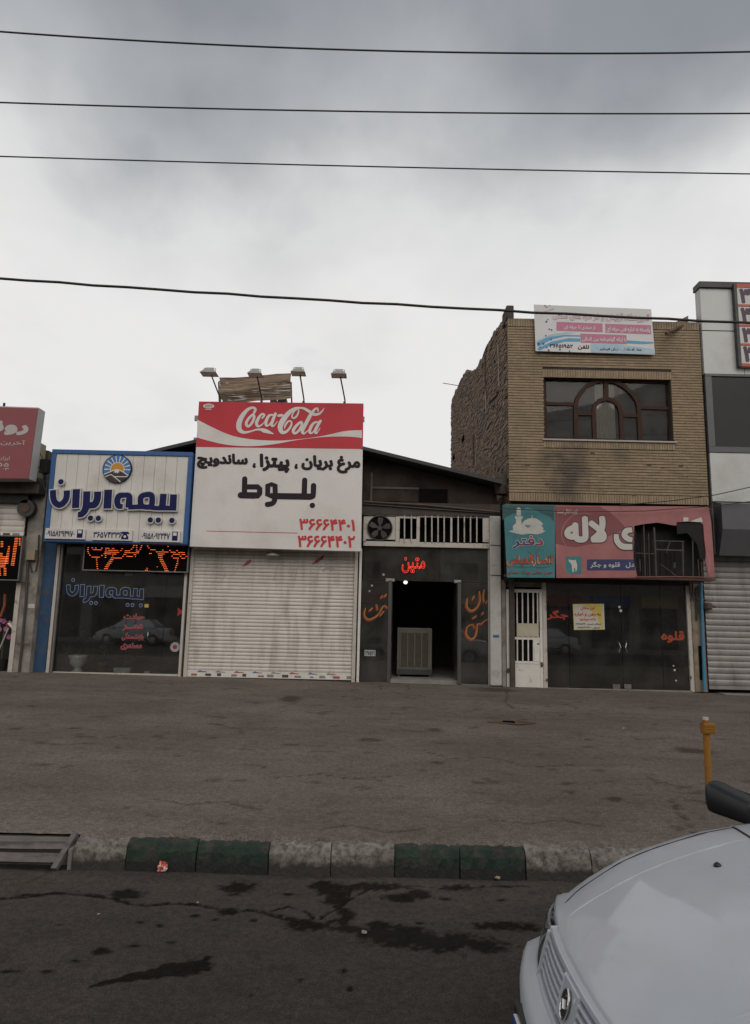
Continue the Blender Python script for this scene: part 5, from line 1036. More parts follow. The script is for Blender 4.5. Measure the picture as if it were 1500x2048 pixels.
p = PXs(650, 1850); MB().lathe((xs_ - 0.12, YB + 0.35, P(1005, 975, YB).z - 0.1), [(0.16, 0), (0.2, 0.2), (0.17, 0.4), (0.05, 0.5)], 12).obj('rubble_lump', SIDEMO, side)
bx('rear_block', SIDEMO, bb, xs_ + 0.14, xB1 - 0.01, YB + 0.9, yb_end - 0.3, zB0 - 0.06, zB1 - 0.8)
bx('coping_stub', SIDEMO, bb, xB0 - 0.02, xB0 + 0.16, YB + 0.03, YB + 0.6, zB1, P(1016, 609, YB).z, 0.02)
MB().add([(xB1 - 0.65, YB + 0.3, zB1), (xB1 - 0.12, YB + 0.3, zB1), (xB1 - 0.10, YB + 0.3, P(1380, 620, YB).z), (xB1 - 0.30, YB + 0.3, P(1365, 628, YB).z), (xB1 - 0.65, YB + 1.2, zB1), (xB1 - 0.12, YB + 1.2, zB1), (xB1 - 0.10, YB + 1.2, P(1380, 620, YB).z), (xB1 - 0.30, YB + 1.2, P(1365, 628, YB).z)], [(0, 1, 2, 3), (7, 6, 5, 4), (0, 3, 7, 4), (1, 5, 6, 2), (3, 2, 6, 7)]).obj('broken_parapet', SIDEM, bb)
MB().tube([P(1332, 667, YB - 0.25), P(1372, 648, YB + 0.1)], 0.04, 8).obj('spout', RUST, bb)
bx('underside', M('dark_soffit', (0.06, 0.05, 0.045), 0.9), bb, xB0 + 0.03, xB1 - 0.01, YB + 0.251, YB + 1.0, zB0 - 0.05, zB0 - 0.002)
# window
YW = YB + 0.13
w8 = ZP(1080, 740, 5.357)
WOOD = M('brown_window_wood', (0.045, 0.022, 0.015), 0.6, spec=0.15, var=0.25, scale=8, bump=0.1)
win = bx('window', DARK, bb, wx0, wx1, YW + 0.09, YW + 0.11, wz0, wz1); 
bx('reveal', MORT, win, wx0 - 0.001, wx0 + 0.02, YB + 0.02, YW + 0.09, wz0, wz1); bx('reveal', MORT, win, wx1 - 0.02, wx1 + 0.001, YB + 0.02, YW + 0.09, wz0, wz1)
def wz(a, b): return xz(w8(a, b, YW))
def wbar(pts, w, y=YW, d=0.06, cv_=False):
    mb = MB(); stroke(mb, [(*wz(a, b), w / 5.357 * YW / F) for a, b in pts], y, curve=cv_, caps=False, y1=y + d); mb.obj('frame', WOOD, win)
for q in (([(40, 80), (1395, 128)], 44), ([(58, 728), (1410, 770)], 28), ([(52, 60), (68, 740)], 24), ([(1380, 120), (1405, 770)], 36)): wbar(*q)
ARC = [(388, 735), (382, 400), (396, 320), (440, 235), (510, 165), (600, 125), (700, 112), (800, 125), (900, 175), (985, 250), (1040, 330), (1058, 400), (1075, 760)]
wbar(ARC, 46, YW - 0.02, 0.08)
AR2 = [(588, 740), (574, 440), (590, 375), (630, 330), (710, 306), (795, 330), (848, 390), (866, 460), (880, 755)]
wbar(AR2, 44, YW - 0.015, 0.075)
for q in (([(708, 125), (712, 310)], 50), ([(60, 360), (370, 366)], 36), ([(1075, 400), (1395, 412)], 36), ([(400, 468), (560, 470)], 36), ([(880, 485), (1045, 490)], 36)): wbar(*q, YW - 0.008, 0.06)
WGL = glass_mat('window_glass_dusty', (0.74, 0.73, 0.70), refl=0.22, dust=0.12, dcol=(0.22, 0.20, 0.18))
PAN = [[(64, 100), (600, 118), (510, 165), (440, 235), (396, 320), (385, 345), (64, 345)], [(64, 380), (382, 385), (385, 725), (68, 718)], [(820, 125), (1370, 140), (1378, 392), (1056, 385), (1040, 330), (985, 250), (900, 175)], [(1075, 420), (1380, 430), (1395, 750), (1080, 750)], [(400, 450), (400, 330), (510, 175), (685, 130), (685, 292), (600, 340), (570, 450)], [(405, 488), (575, 490), (580, 735), (410, 728)], [(735, 130), (900, 190), (1040, 340), (1045, 470), (885, 465), (830, 350), (735, 295)], [(885, 505), (1048, 508), (1055, 750), (890, 745)], [(600, 738), (590, 430), (710, 325), (840, 430), (860, 745)]]
for i, pts in enumerate(PAN): MB().face([wz(a, b) for a, b in pts], YW + 0.03 + 0.0006 * (i % 3)).obj('pane', WGL, win)
CURT = M('pale_curtain', (0.75, 0.72, 0.66), 0.9, var=0.08)
mb = MB(); a, b = wz(608, 735), wz(812, 330); nc = 24
mb.add([p for k in range(nc + 1) for p in ((a[0] + (b[0] - a[0]) * k / nc, YW + 0.066 + 0.012 * math.sin(k * 1.9), a[1]), (a[0] + (b[0] - a[0]) * k / nc, YW + 0.066 + 0.012 * math.sin(k * 1.9), wz(700, 150)[1]))], [(2 * k, 2 * k + 2, 2 * k + 3, 2 * k + 1) for k in range(nc)]); mb.obj('curtain', CURT, win)
bx('sill', M('sill_stone', (0.36, 0.34, 0.31), 0.7, var=0.1), win, wx0 - 0.05, wx1 + 0.06, YB - 0.04, YW, wz0 - 0.032, wz0 + 0.006, 0.004)
for (u, v) in ((1350, 825), (1023, 917), (1055, 930), (1095, 968), (1185, 906), (1298, 930), (1325, 935), (1362, 932), (1267, 990)): 
    p = P(u, v, YB); MB().box(p.x - 0.05, p.x + 0.05, YB - 0.01, YB + 0.03, p.z - 0.012, p.z + 0.012).obj('iron_peg', RUST, bb)
# banner hung from the parapet
YN = 15.26
bn = T('cloth_banner', 'white printed banner with pink boxes and blue waves on the brick parapet', 'banner', tuple(P(1190, 705, YN)))
n7 = ZP(1060, 600, 5.769)
def nq(pts): return [xz(n7(a, b, YN)) for a, b in pts]
MB().prism(nq([(45, 52), (1398, 106), (1442, 630), (65, 588)]), YN, YN + 0.012).obj('cloth', M('banner_white', (0.60, 0.59, 0.58), 0.7, var=0.06, scale=1.5), bn)
PKB = M('banner_pink', (0.46, 0.16, 0.24), 0.6, var=0.05); CYB = M('banner_cyan', (0.09, 0.30, 0.48), 0.6, var=0.2, scale=3); LBL = M('banner_pale_blue', (0.36, 0.48, 0.56), 0.6, var=0.1); BWT = M('banner_white_print', (0.62, 0.58, 0.58), 0.6, var=0.03)
mb = MB(); 
for k, (pts, m_) in enumerate((([(75, 500), (200, 430), (400, 400), (580, 405), (580, 425), (400, 420), (250, 455), (90, 540)], CYB), ([(80, 560), (250, 480), (450, 440), (580, 445), (580, 480), (400, 480), (200, 540), (110, 585)], CYB), ([(1115, 465), (1300, 478), (1425, 485), (1425, 500), (1300, 510), (1115, 500)], CYB), ([(700, 500), (1000, 510), (1300, 550), (1430, 570), (1436, 620), (700, 605)], LBL), ([(75, 470), (250, 395), (420, 372), (540, 378), (400, 388), (230, 420), (80, 490)], LBL))): MB().face(nq(pts), YN - 0.002 - 0.0005 * k).obj('printed_wave', m_, bn)
for q, s_, tq in (([(305, 252), (835, 272), (838, 372), (305, 352)], 'از مبتدی تا حرفه ای', (395, 290, 750, 340)), ([(866, 275), (1395, 292), (1398, 395), (870, 375)], 'وابسته به اداره فنی حرفه ای', (885, 305, 1385, 370)), ([(582, 388), (1112, 405), (1115, 508), (585, 490)], 'با ارائه گواهینامه بین المللی', (600, 420, 1108, 478))):
    MB().face(nq(q), YN - 0.005).obj('pink_box', PKB, bn); l, t, r, b = tq; k = 0.035 * (r - l) * 0.6
    text(s_, [(1060 + l / 5.769, 600 + t / 5.769), (1060 + r / 5.769, 600 + (t + k) / 5.769), (1060 + r / 5.769, 600 + (b + k) / 5.769), (1060 + l / 5.769, 600 + b / 5.769)], YN - 0.007, BWT, bn, bold=0.025)
def nt_(s_, l, t, r, b, m_, bo_, k=0.033, dy=0.0): text(s_, [(1060 + l / 5.769, 600 + t / 5.769), (1060 + r / 5.769, 600 + (t + k * (r - l)) / 5.769), (1060 + r / 5.769, 600 + (b + k * (r - l)) / 5.769), (1060 + l / 5.769, 600 + b / 5.769)], YN - 0.003 - dy, m_, bn, bold=bo_)
nt_('آموزشگاه آرایش و فر مژه های سنتی', 265, 130, 1375, 225, PKB, 0.05); nt_('آموزشگاه آرایش و فر مژه های سنتی', 265, 130, 1375, 225, BWT, 0.005, dy=0.004)
nt_('کلاسهای', 90, 150, 275, 160, PKB, 0.02, -0.28)
nt_('تلفن : ۳۶۶۵۱۹۵۲', 228, 505, 682, 560, DARKTXT, 0.03); nt_('سه راه دانش ، نبش فرمانبر ۹', 770, 545, 1285, 585, DARKTXT, 0.03, 0.02)
rd = random.Random(4); SPK = M('banner_dark_dots', (0.08, 0.08, 0.12), 0.6)
mb = MB()
for (a, b, r_) in ((172, 68, 9), (193, 82, 8), (228, 64, 6), (190, 250, 13), (205, 225, 7), (222, 338, 10), (250, 345, 11), (183, 412, 10), (243, 455, 12), (100, 505, 16), (153, 505, 14), (193, 545, 11), (117, 545, 10), (215, 580, 12), (345, 572, 12), (455, 590, 9)): 
    c = nq([(a, b)])[0]; mb.disc(c[0], c[1], r_ / 5.769 * YN / F, YN - 0.006, 10)
mb.obj('printed_dots', SPK, bn)

# ================================================================== BUTCHER SHOP UNDER THE BRICK STOREY
YP = 15.02
bs = T('butcher_sign', 'pink and teal shop sign with a burnt hole under the brick storey', 'sign', tuple(P(1215, 1157, YP)))
z6 = ZP(1110, 1000, 4.545)
def s6(pts): return [(1110 + a / 4.545, 1000 + b / 4.545) for a, b in pts]
PINK = M('pink_vinyl', (0.33, 0.125, 0.12), 0.55, var=0.08, scale=1.5, col2=(0.24, 0.08, 0.085), mixs=1.2, mixlo=0.45, mixhi=0.7); DPINK = M('deep_pink_vinyl', (0.20, 0.05, 0.056), 0.55, var=0.08); TEAL = M('teal_vinyl', (0.035, 0.17, 0.19), 0.55, var=0.12, scale=2, col2=(0.02, 0.085, 0.095), mixs=1.3, mixlo=0.5, mixhi=0.75)
hole = [(745, 690), (712, 520), (720, 235), (790, 222), (860, 212), (935, 205), (1060, 228), (1105, 232), (1105, 202), (1200, 196), (1320, 202), (1348, 225), (1356, 340), (1372, 480), (1368, 550), (1385, 640), (1395, 700)]
outl = s6([(0, 48), (300, 52), (700, 55), (1100, 58), (1395, 60), (1420, 200), (1440, 480), (1452, 700), (1396, 702)]) + s6(hole)[::-1] + s6([(745, 706), (0, 708)])
MB().prism(PQ(outl, YP), YP, YP + 0.02).obj('pink_panel', PINK, bs)
MB().prism(PQ([(1007, 1009), (1109.5, 1010.5), (1112.5, 1155.5), (1014, 1155)], YP), YP, YP + 0.02).obj('teal_panel', TEAL, bs)
x0, x1, z0, z1 = R(1010, 1010, 1426, 1155, YP)
CHAR = M('charred_box', (0.012, 0.010, 0.009), 0.9, var=0.4, scale=8)
bx('box_back', CHAR, bs, x0 + 0.05, x1 - 0.1, YP + 0.30, YP + 0.32, z0 + 0.02, z1 - 0.02)
bx('box_rail', RUST, bs, x0 + 0.02, x1, YP + 0.025, YP + 0.3, z1 - 0.06, z1 - 0.02); bx('box_rail', RUST, bs, x0 + 0.02, x1 + 0.03, YP + 0.025, YP + 0.3, z0 - 0.02, z0 + 0.03)
FRB = M('scorched_frame_bar', (0.075, 0.062, 0.054), 0.8, 0.2, var=0.4, scale=10)
for pts, r_ in (([(805, 215), (820, 690)], 0.016), ([(900, 250), (920, 690)], 0.024), ([(1160, 380), (1165, 690)], 0.02), ([(905, 372), (1175, 378)], 0.014), ([(915, 452), (1170, 462)], 0.022), ([(1045, 380), (1010, 480)], 0.012), ([(960, 585), (1100, 690)], 0.014), ([(715, 483), (900, 490)], 0.012), ([(1250, 210), (1255, 690)], 0.016), ([(850, 300), (862, 690)], 0.012), ([(770, 540), (775, 650)], 0.014), ([(1085, 570), (1085, 620)], 0.03), ([(1300, 540), (1310, 690)], 0.012), ([(1330, 560), (1340, 720)], 0.012)): MB().tube([z6(a, b, YP + 0.06) for a, b in pts], r_, 6).obj('frame_bar', FRB, bs)
for k in range(9): a = 735 + k * 44; p, q = z6(a, 330 + 30 * (k % 3), YP + 0.28), z6(a + 16, 690, YP + 0.28); MB().box(p.x, q.x, YP + 0.27, YP + 0.29, q.z, p.z).obj('charred_slat', M('charred_slat_%d' % (k % 3), (0.030 + 0.014 * (k % 3), 0.024 + 0.010 * (k % 3), 0.02 + 0.008 * (k % 3)), 0.9, var=0.4, scale=6), bs)
for k, pts in enumerate(([(720, 240), (735, 300), (728, 420), (740, 560), (755, 690), (745, 690), (712, 520)], [(1105, 205), (1320, 204), (1348, 225), (1362, 420), (1368, 540), (1320, 540), (1290, 400), (1200, 300), (1110, 310)])): MB().prism(PQ(s6(pts), YP + 0.03), YP + 0.025, YP + 0.035).obj('charred_flap', CHAR, bs)
MB().tube([z6(735, 700, YP - 0.01), z6(1100, 697, YP - 0.01), z6(1400, 703, YP - 0.01)], 0.012, 6).obj('lower_rail', M('pink_rail', (0.22, 0.09, 0.085), 0.6), bs)
MB().face(PQ(s6([(2, 60), (410, 60), (500, 110), (630, 235), (640, 255), (560, 300), (460, 340), (330, 400), (200, 428), (100, 420), (4, 395)]), YP), YP - 0.002).obj('printed_swirl', DPINK, bs)
PKL = M('pale_pink_print', (0.34, 0.15, 0.14), 0.55)
for i, pts in enumerate(([(330, 130, 5), (250, 118, 5), (150, 150, 6), (80, 230, 6), (60, 320, 6), (90, 400, 5), (145, 465, 4)], [(1310, 80, 5), (1350, 140, 5), (1375, 210, 5)], [(40, 500, 5), (70, 600, 6), (130, 680, 6), (175, 704, 5)], [(1385, 490, 24), (1405, 560, 22), (1395, 660, 14)])): mb = MB(); stroke(mb, [(*xz(z6(a, b, YP)), w / 4.545 * YP / F) for a, b, w in pts], YP - 0.003 - 0.0004 * i); mb.obj('printed_curve', PKL, bs)
OFFW = M('offwhite_print', (0.50, 0.47, 0.43), 0.5, var=0.04); DNAVY = M('dark_navy_print', (0.02, 0.018, 0.035), 0.5)
def q6(l, t, r, b, k=0.0): return s6([(l, t), (r, t + k * (r - l)), (r, b + k * (r - l)), (l, b)])
text('لاله', q6(100, 160, 455, 372), YP - 0.005, DNAVY, bs, bold=0.078); text('لاله', q6(100, 160, 455, 372), YP - 0.012, OFFW, bs, bold=0.055)
YE_ = [([(700, 272, 46), (650, 280, 52), (630, 318, 54), (660, 352, 52), (702, 362, 46)], 1), ([(556, 310, 42), (562, 370, 52), (610, 420, 56), (702, 426, 52)], 1)]
for m_, gr_, off in ((DNAVY, 0.022, 0.005), (OFFW, 0.0, 0.008)):
    mb = MB()
    for i, (pts, _) in enumerate(YE_): stroke(mb, [(*xz(z6(a, b, YP)), w / 4.545 * YP / F) for a, b, w in pts], YP - off - 0.0005 * i, caps=False, grow=gr_)
    mb.obj('lettering', m_, bs)
for pts in ([(1165, 158), (1212, 158), (1212, 194), (1165, 197)], [(1225, 196), (1330, 156), (1342, 200), (1320, 201)]): MB().face(PQ(s6(pts), YP), YP - 0.006).obj('lettering', OFFW, bs)
text('کیفیت اتفاقی نیست', q6(22, 82, 205, 132), YP - 0.005, OFFW, bs, bold=0.012)
MB().face(PQ(s6([(290, 548), (298, 540), (716, 540), (730, 640), (298, 640), (290, 632)]), YP), YP - 0.003).obj('navy_strip', M('navy_print', (0.022, 0.026, 0.10), 0.5), bs); text('دل . قلوه و جگر', q6(322, 562, 716, 618), YP - 0.005, OFFW, bs, bold=0.02)
MB().face(PQ(s6([(98, 512), (238, 512), (240, 672), (100, 672)]), YP), YP - 0.003).obj('teal_square', TEAL, bs)
MB().face(PQ(s6([(122, 540), (140, 545), (180, 548), (192, 542), (190, 560), (200, 580), (202, 610), (196, 645), (186, 650), (184, 618), (172, 622), (170, 655), (158, 655), (152, 600), (144, 575), (128, 565)]), YP), YP - 0.005).obj('sheep_print', OFFW, bs)
# teal panel print: minaret, dome, cloud, words
z5 = ZP(1000, 1005, 11.538)
def f5(pts, m_, lay, nm='shrine_print'): MB().face([xz(z5(a, b, YP)) for a, b in pts], YP - 0.002 - 0.0008 * lay).obj(nm, m_, bs)
CRM = M('cream_print', (0.42, 0.42, 0.36), 0.55, var=0.1, scale=6); CLD = M('cloud_print', (0.45, 0.42, 0.39), 0.6, var=0.1, scale=6, col2=(0.30, 0.37, 0.38), mixs=5); SHD = M('shade_print', (0.15, 0.20, 0.19), 0.6)
f5([(55, 60), (1240, 75), (1245, 440), (1150, 320), (950, 240), (800, 160), (620, 100), (500, 180), (250, 280), (90, 370), (60, 420)], M('dark_teal_print', (0.018, 0.075, 0.075), 0.55, var=0.1), 0, 'printed_arch')
f5([(365, 165), (395, 130), (428, 108), (465, 130), (500, 165), (480, 180), (482, 300), (380, 300), (385, 180)], CRM, 2); f5([(340, 305), (520, 305), (520, 370), (490, 390), (500, 520), (360, 520), (370, 390), (345, 370)], CRM, 3); f5([(345, 300), (518, 300), (518, 322), (345, 322)], SHD, 4)
f5([(510, 480), (560, 420), (650, 372), (740, 358), (840, 370), (930, 430), (990, 490), (985, 520), (520, 520)], CRM, 2); f5([(728, 360), (735, 290), (745, 290), (755, 360)], CRM, 3)
f5([(290, 560), (330, 500), (450, 490), (560, 520), (640, 590), (720, 520), (820, 490), (940, 510), (1000, 590), (990, 640), (1050, 660), (960, 710), (850, 740), (700, 720), (520, 745), (380, 720), (190, 665), (300, 640)], CLD, 5); f5([(580, 535), (700, 530), (680, 575), (640, 585), (600, 570)], SHD, 6)
def q5(l, t, r, b): return [(1000 + a / 11.538, 1005 + c / 11.538) for a, c in ((l, t), (r, t), (r, b), (l, b))]
text('دفتر', q5(300, 780, 985, 1050), YP - 0.007, OFFW, bs, bold=0.06); text('دفتر', q5(300, 780, 985, 1050), YP - 0.011, M('blue_red_print', (0.03, 0.03, 0.12), 0.5, col2=(0.25, 0.03, 0.03), mixs=4, mixlo=0.5, mixhi=0.55), bs, bold=0.03)
ORR = M('orange_red_print', (0.33, 0.05, 0.025), 0.5, col2=(0.46, 0.26, 0.14), mixs=5, mixlo=0.5, mixhi=0.65)
text('انصارالعباس', q5(160, 1200, 1205, 1470), YP - 0.007, DNAVY, bs, bold=0.06); text('انصارالعباس', q5(160, 1200, 1205, 1470), YP - 0.011, ORR, bs, bold=0.04); text('حسن مجتبی هیئت محمدی', q5(170, 1580, 1215, 1665), YP - 0.007, M('red_small_print', (0.26, 0.03, 0.02), 0.5), bs, bold=0.04)
LFP = M('green_flourish', (0.06, 0.09, 0.04), 0.6); mb = MB(); 
for i, pts in enumerate(([(640, 1120, 10), (720, 1180, 16), (790, 1230, 10)], [(915, 1050, 12), (870, 1120, 16), (815, 1190, 10)], [(330, 1470, 10), (520, 1500, 16), (760, 1480, 12)], [(820, 1490, 10), (980, 1500, 16), (1140, 1480, 10)])): stroke(mb, [(*xz(z5(a, b, YP)), w / 11.538 * YP / F) for a, b, w in pts], YP - 0.004 - 0.0004 * i)
mb.obj('flourish', LFP, bs)
# lower storey: lintel, side posts, pier
YL2 = 15.72
ls = T('lower_front', 'soot dark lintel and plaster piers framing the closed butcher shop', 'wall', (P(1215, 1380, YL2).x, YL2, zb(5)))
x0, x1, z0, z1 = R(1008, 1150, 1412, 1168, YL2); bx('lintel', M('sooty_lintel', (0.035, 0.028, 0.025), 0.9, var=0.4, scale=5), ls, x0, x1, YL2 - 0.05, YL2 + 0.35, z0, zB0 - 0.055)
rbox('pier', M('ochre_plaster', (0.23, 0.185, 0.135), 0.9, var=0.25, col2=(0.10, 0.08, 0.065), mixs=2, bump=0.3, bscale=20), ls, (1386, 1168, 1411, 1384), YL2 - 0.06, 0.4, 0.01)
rbox('recess_shade', HOLE, ls, (1398, 1292, 1408, 1360), YL2 - 0.066, 0.02); rbox('pier', PLASTER, ls, (1004, 1160, 1012, 1376), YL2, 0.3)  # first box: black sheet on the pier, painted as a shaded niche
for q in ((1086, 1164, 1094, 1380), (1377, 1168, 1385, 1384)): rbox('post', DIRTYW, ls, q, YL2 - 0.03, 0.1, 0.004)
rbox('head_bar', DIRTYW, ls, (1094, 1163, 1377, 1168), YL2 - 0.03, 0.08, 0.003)
for u, v in ((1094, 1190), (1094, 1200), (1094, 1360), (1382, 1200), (1382, 1355)): p = P(u, v, YL2 - 0.05); MB().lathe((p.x, p.y, p.z - 0.03), [(0.016, 0), (0.016, 0.06)], 8).obj('hinge', RUST, ls)
rbox('patch_wall', PLASTER, ls, (1014, 1158, 1085, 1174), YL2 + 0.05, 0.2)
for px_, Yp, m_, r_ in (([(1402, 1165), (1404, 1215), (1409, 1380)], YL2 - 0.14, M('pipe_blue', (0.05, 0.20, 0.33), 0.5, var=0.1), 0.035), ([(1393, 1175), (1394, 1240)], YL2 - 0.10, DSTEEL, 0.02), ([(1385, 1160), (1386, 1195), (1396, 1200), (1398, 1225)], YL2 - 0.12, DSTEEL, 0.022), ([(1378, 1150), (1380, 1185), (1390, 1188)], YL2 - 0.12, RUST, 0.018), ([(1404, 1150), (1405, 1190)], YL2 - 0.1, CABLE, 0.015), ([(1396, 1198), (1412, 1200)], YL2 - 0.12, RUST, 0.02)): MB().tube([P(u, v, Yp) for u, v in px_], r_, 8).obj('pipe', m_, ls)
p = P(1416, 1212, YL2 - 0.2); MB().lathe((p.x, p.y, p.z - 0.09), [(0.06, 0), (0.09, 0.04), (0.09, 0.13), (0.05, 0.17)], 14).obj('gas_valve', RUST, ls); MB().tube([p, p + Vector((0.16, -0.02, -0.02))], 0.022, 6).obj('valve_arm', DSTEEL, ls)
MB().tube([P(1000, 1017, 14.9), P(1150, 1024, 14.9), P(1290, 1022, 14.9), P(1430, 1012, 14.9), P(1500, 1003, 14.9)], 0.009, 6).obj('slack_cable', CABLE, ls); MB().tube([P(1240, 1010, 15.0), P(1340, 1002, 15.0), P(1430, 990, 15.0), P(1510, 972, 15.0)], 0.010, 6).obj('slack_cable', CABLE, ls)
# white barred steel door
YD = 15.70
md = T('steel_door', 'narrow white barred steel door left of the butcher glass', 'door', tuple(P(1050, 1378, YD)))
d6 = ZP(990, 990, 3.333)
def dbx(nm, m_, l, t, r, b, Y, d, bv=0.003, par=None): return rbox(nm, m_, par or md, (990 + l / 3.333, 990 + t / 3.333, 990 + r / 3.333, 990 + b / 3.333), Y, d, bv)
for q in ((78, 628, 100, 1285), (300, 628, 318, 1285), (101, 628, 299, 650), (101, 1108, 299, 1125), (101, 948, 299, 964)): dbx('stile', WHITE, *q, YD, 0.05)
dbx('panel', WHITE, 92, 1122, 310, 1282, YD + 0.01, 0.03); dbx('lock_panel', WHITE, 262, 952, 299, 1108, YD + 0.005, 0.04)
for u in (146, 182, 219, 254, 283): 
    b = 1108 if u < 262 else 955; MB().tube([d6(u, 640, YD + 0.01), d6(u + 3, b, YD + 0.01)], 0.017, 8).obj('bar', WHITE, md)
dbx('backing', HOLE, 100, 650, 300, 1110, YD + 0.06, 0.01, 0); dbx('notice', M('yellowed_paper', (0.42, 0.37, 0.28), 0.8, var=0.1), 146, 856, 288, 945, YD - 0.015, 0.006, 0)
MB().disc(*xz(d6(288, 992, YD)), 0.02, YD - 0.004, 12, YD + 0.01).obj('lock', DSTEEL, md)
for u, v in ((88, 1170), (312, 1130)): p = d6(u, v, YD - 0.01); MB().lathe((p.x, p.y, p.z - 0.05), [(0.022, 0), (0.03, 0.05), (0.022, 0.10)], 8).obj('hinge', RUST, md)
# butcher glass front
YQ = 15.74
bg_ = T('butcher_shopfront', 'dark glass shopfront with paired doors and red painted words under the burnt sign', 'shopfront', tuple(P(1235, 1382, YQ)))
X = lambda u, v=1270: P(u, v, YQ).x
zq0 = 0.33; zq1 = P(1235, 1168, YQ).z; q5_ = ZP(1085, 1150, 4.762)
GL3 = glass_mat('butcher_glass', (0.34, 0.36, 0.36), dust=0.045)
us = (1094, 1138, 1243.5, 1323, 1377)
for i in range(4):
    dz = 0.012 if i in (1, 2) else 0
    o = MB().box(X(us[i]) + 0.004, X(us[i + 1]) - 0.004, YQ, YQ + 0.012, zq0 + dz, zq1 - dz).obj('door_leaf' if i in (1, 2) else 'pane', GL3, bg_)
    if i in (1, 2):
        s_ = 1 if i == 1 else -1; h = q5_(722 if i == 1 else 795, 690, YQ); CHR = MATS['chrome']
        MB().tube([(h.x - 0.02 * s_ * 0, YQ - 0.004, h.z + 0.14), (h.x + 0.0, YQ - 0.05, h.z + 0.10), (h.x + 0.03 * s_, YQ - 0.06, h.z), (h.x, YQ - 0.05, h.z - 0.10), (h.x, YQ - 0.004, h.z - 0.14)], 0.014, 8).obj('handle', CHR, o)
        p = q5_(702 if i == 1 else 810, 1062, YQ); MB().box(p.x - 0.08, p.x + 0.08, YQ - 0.02, YQ + 0.03, p.z - 0.05, p.z + 0.05).obj('floor_patch', STEEL, o)
bx('sill', CONC, bg_, X(1094), X(1377), YQ - 0.05, YQ + 0.1, zq0 - 0.15, zq0 - 0.002)
for (s_, q, bo_) in (('جگر', (45, 335, 240, 425), 0.03), ('قلوه', (1135, 535, 1345, 640), 0.018)):
    l, t, r, b = q; qq = [(1085 + a / 4.762, 1150 + c / 4.762) for a, c in ((l, t), (r, t + 4), (r, b + 4), (l, b))]
    if s_ == 'قلوه': text(s_, qq, YQ - 0.003, OCH, bg_, bold=bo_ + 0.018)
    text(s_, qq, YQ - 0.007, M('red_brush_paint', (0.36, 0.03, 0.015), 0.5), bg_, bold=bo_)
for a, b, r_ in ((732, 305, 0.03), (745, 340, 0.035), (1247, 865, 0.018), (1258, 905, 0.025), (1272, 1005, 0.02)): c = xz(q5_(a, b, YQ)); MB().disc(c[0], c[1], r_, YQ - 0.003, 10).obj('peeling_sticker', OFFW, bg_)
po = T('paper_poster', 'yellow and white paper notice taped inside the butcher glass', 'poster', tuple(q5_(440, 520, YQ)))
YO = YQ - 0.012
MB().prism([xz(q5_(a, b, YO)) for a, b in ((287, 276), (585, 274), (594, 520), (300, 524))], YO, YO + 0.004).obj('sheet', M('poster_yellow', (0.52, 0.43, 0.10), 0.7, var=0.05), po)
MB().face([xz(q5_(a, b, YO)) for a, b in ((294, 284), (400, 284), (520, 400), (560, 516), (304, 518))], YO - 0.002).obj('pale_corner', M('poster_pale', (0.52, 0.49, 0.42), 0.7, var=0.05), po); MB().face([xz(q5_(a, b, YO)) for a, b in ((568, 278), (585, 278), (592, 516), (572, 517))], YO - 0.003).obj('white_edge', OFFW, po)
for s_, q, m_, bo_ in (('این مکان', (365, 298, 495, 332), REDTXT, 0.03), ('به رهن و اجاره', (305, 355, 552, 395), REDTXT, 0.03), ('داده میشود', (350, 405, 508, 438), REDTXT, 0.03), ('املاک انصار ۳۶۶۵۱۳۴۰', (318, 460, 552, 478), DARKTXT, 0.03), ('شرقی ۰۹۱۵۷۲۲۳۶۰۰', (330, 492, 545, 512), DARKTXT, 0.03)): text(s_, [(1085 + a / 4.762, 1150 + c / 4.762) for a, c in ((q[0], q[1]), (q[2], q[1]), (q[2], q[3]), (q[0], q[3]))], YO - 0.004, m_, po, bold=bo_)
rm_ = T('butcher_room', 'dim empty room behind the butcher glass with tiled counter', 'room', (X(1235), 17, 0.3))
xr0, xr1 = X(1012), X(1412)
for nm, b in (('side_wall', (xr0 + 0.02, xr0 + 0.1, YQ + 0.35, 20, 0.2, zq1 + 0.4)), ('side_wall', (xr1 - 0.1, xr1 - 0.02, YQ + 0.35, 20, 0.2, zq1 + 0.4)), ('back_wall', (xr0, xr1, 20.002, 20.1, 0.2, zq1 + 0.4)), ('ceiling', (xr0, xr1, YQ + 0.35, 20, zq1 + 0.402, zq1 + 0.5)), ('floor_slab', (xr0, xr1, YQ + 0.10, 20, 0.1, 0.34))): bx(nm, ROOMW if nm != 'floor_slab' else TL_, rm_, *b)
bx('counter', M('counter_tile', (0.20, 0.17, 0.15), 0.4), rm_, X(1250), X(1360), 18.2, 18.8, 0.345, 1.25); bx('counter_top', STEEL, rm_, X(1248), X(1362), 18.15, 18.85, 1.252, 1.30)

# ================================================================== WHITE PANEL BUILDING AT THE RIGHT EDGE
YV = 15.30
wb = T('panel_building', 'white panel clad building with dark window band at the right edge', 'building', (P(1470, 1380, YV).x, YV, zb(8)))
ALUW = M('white_composite_panel', (0.50, 0.50, 0.48), 0.4, var=0.06, scale=1.5, col2=(0.40, 0.39, 0.36), mixs=1.2, mixlo=0.5, mixhi=0.8); GRY = M('grey_composite_panel', (0.085, 0.085, 0.09), 0.4, var=0.08)
XL = P(1412, 800, YV).x; XR = XL + 7.0
zz = lambda v, u=1455: P(u, v, YV).z
bx('core', CONC, wb, XL + 0.03, XR, YV + 0.06, 24, zz(1108), zz(748)); bx('parapet_back', CONC, wb, XL + 0.03, XR, YV + 0.06, YV + 0.24, zz(748) + 0.002, zz(582)); bx('ground_floor', DARK, wb, XL + 0.03, XR, YV + 0.6, 24, 0.2, zz(1109))
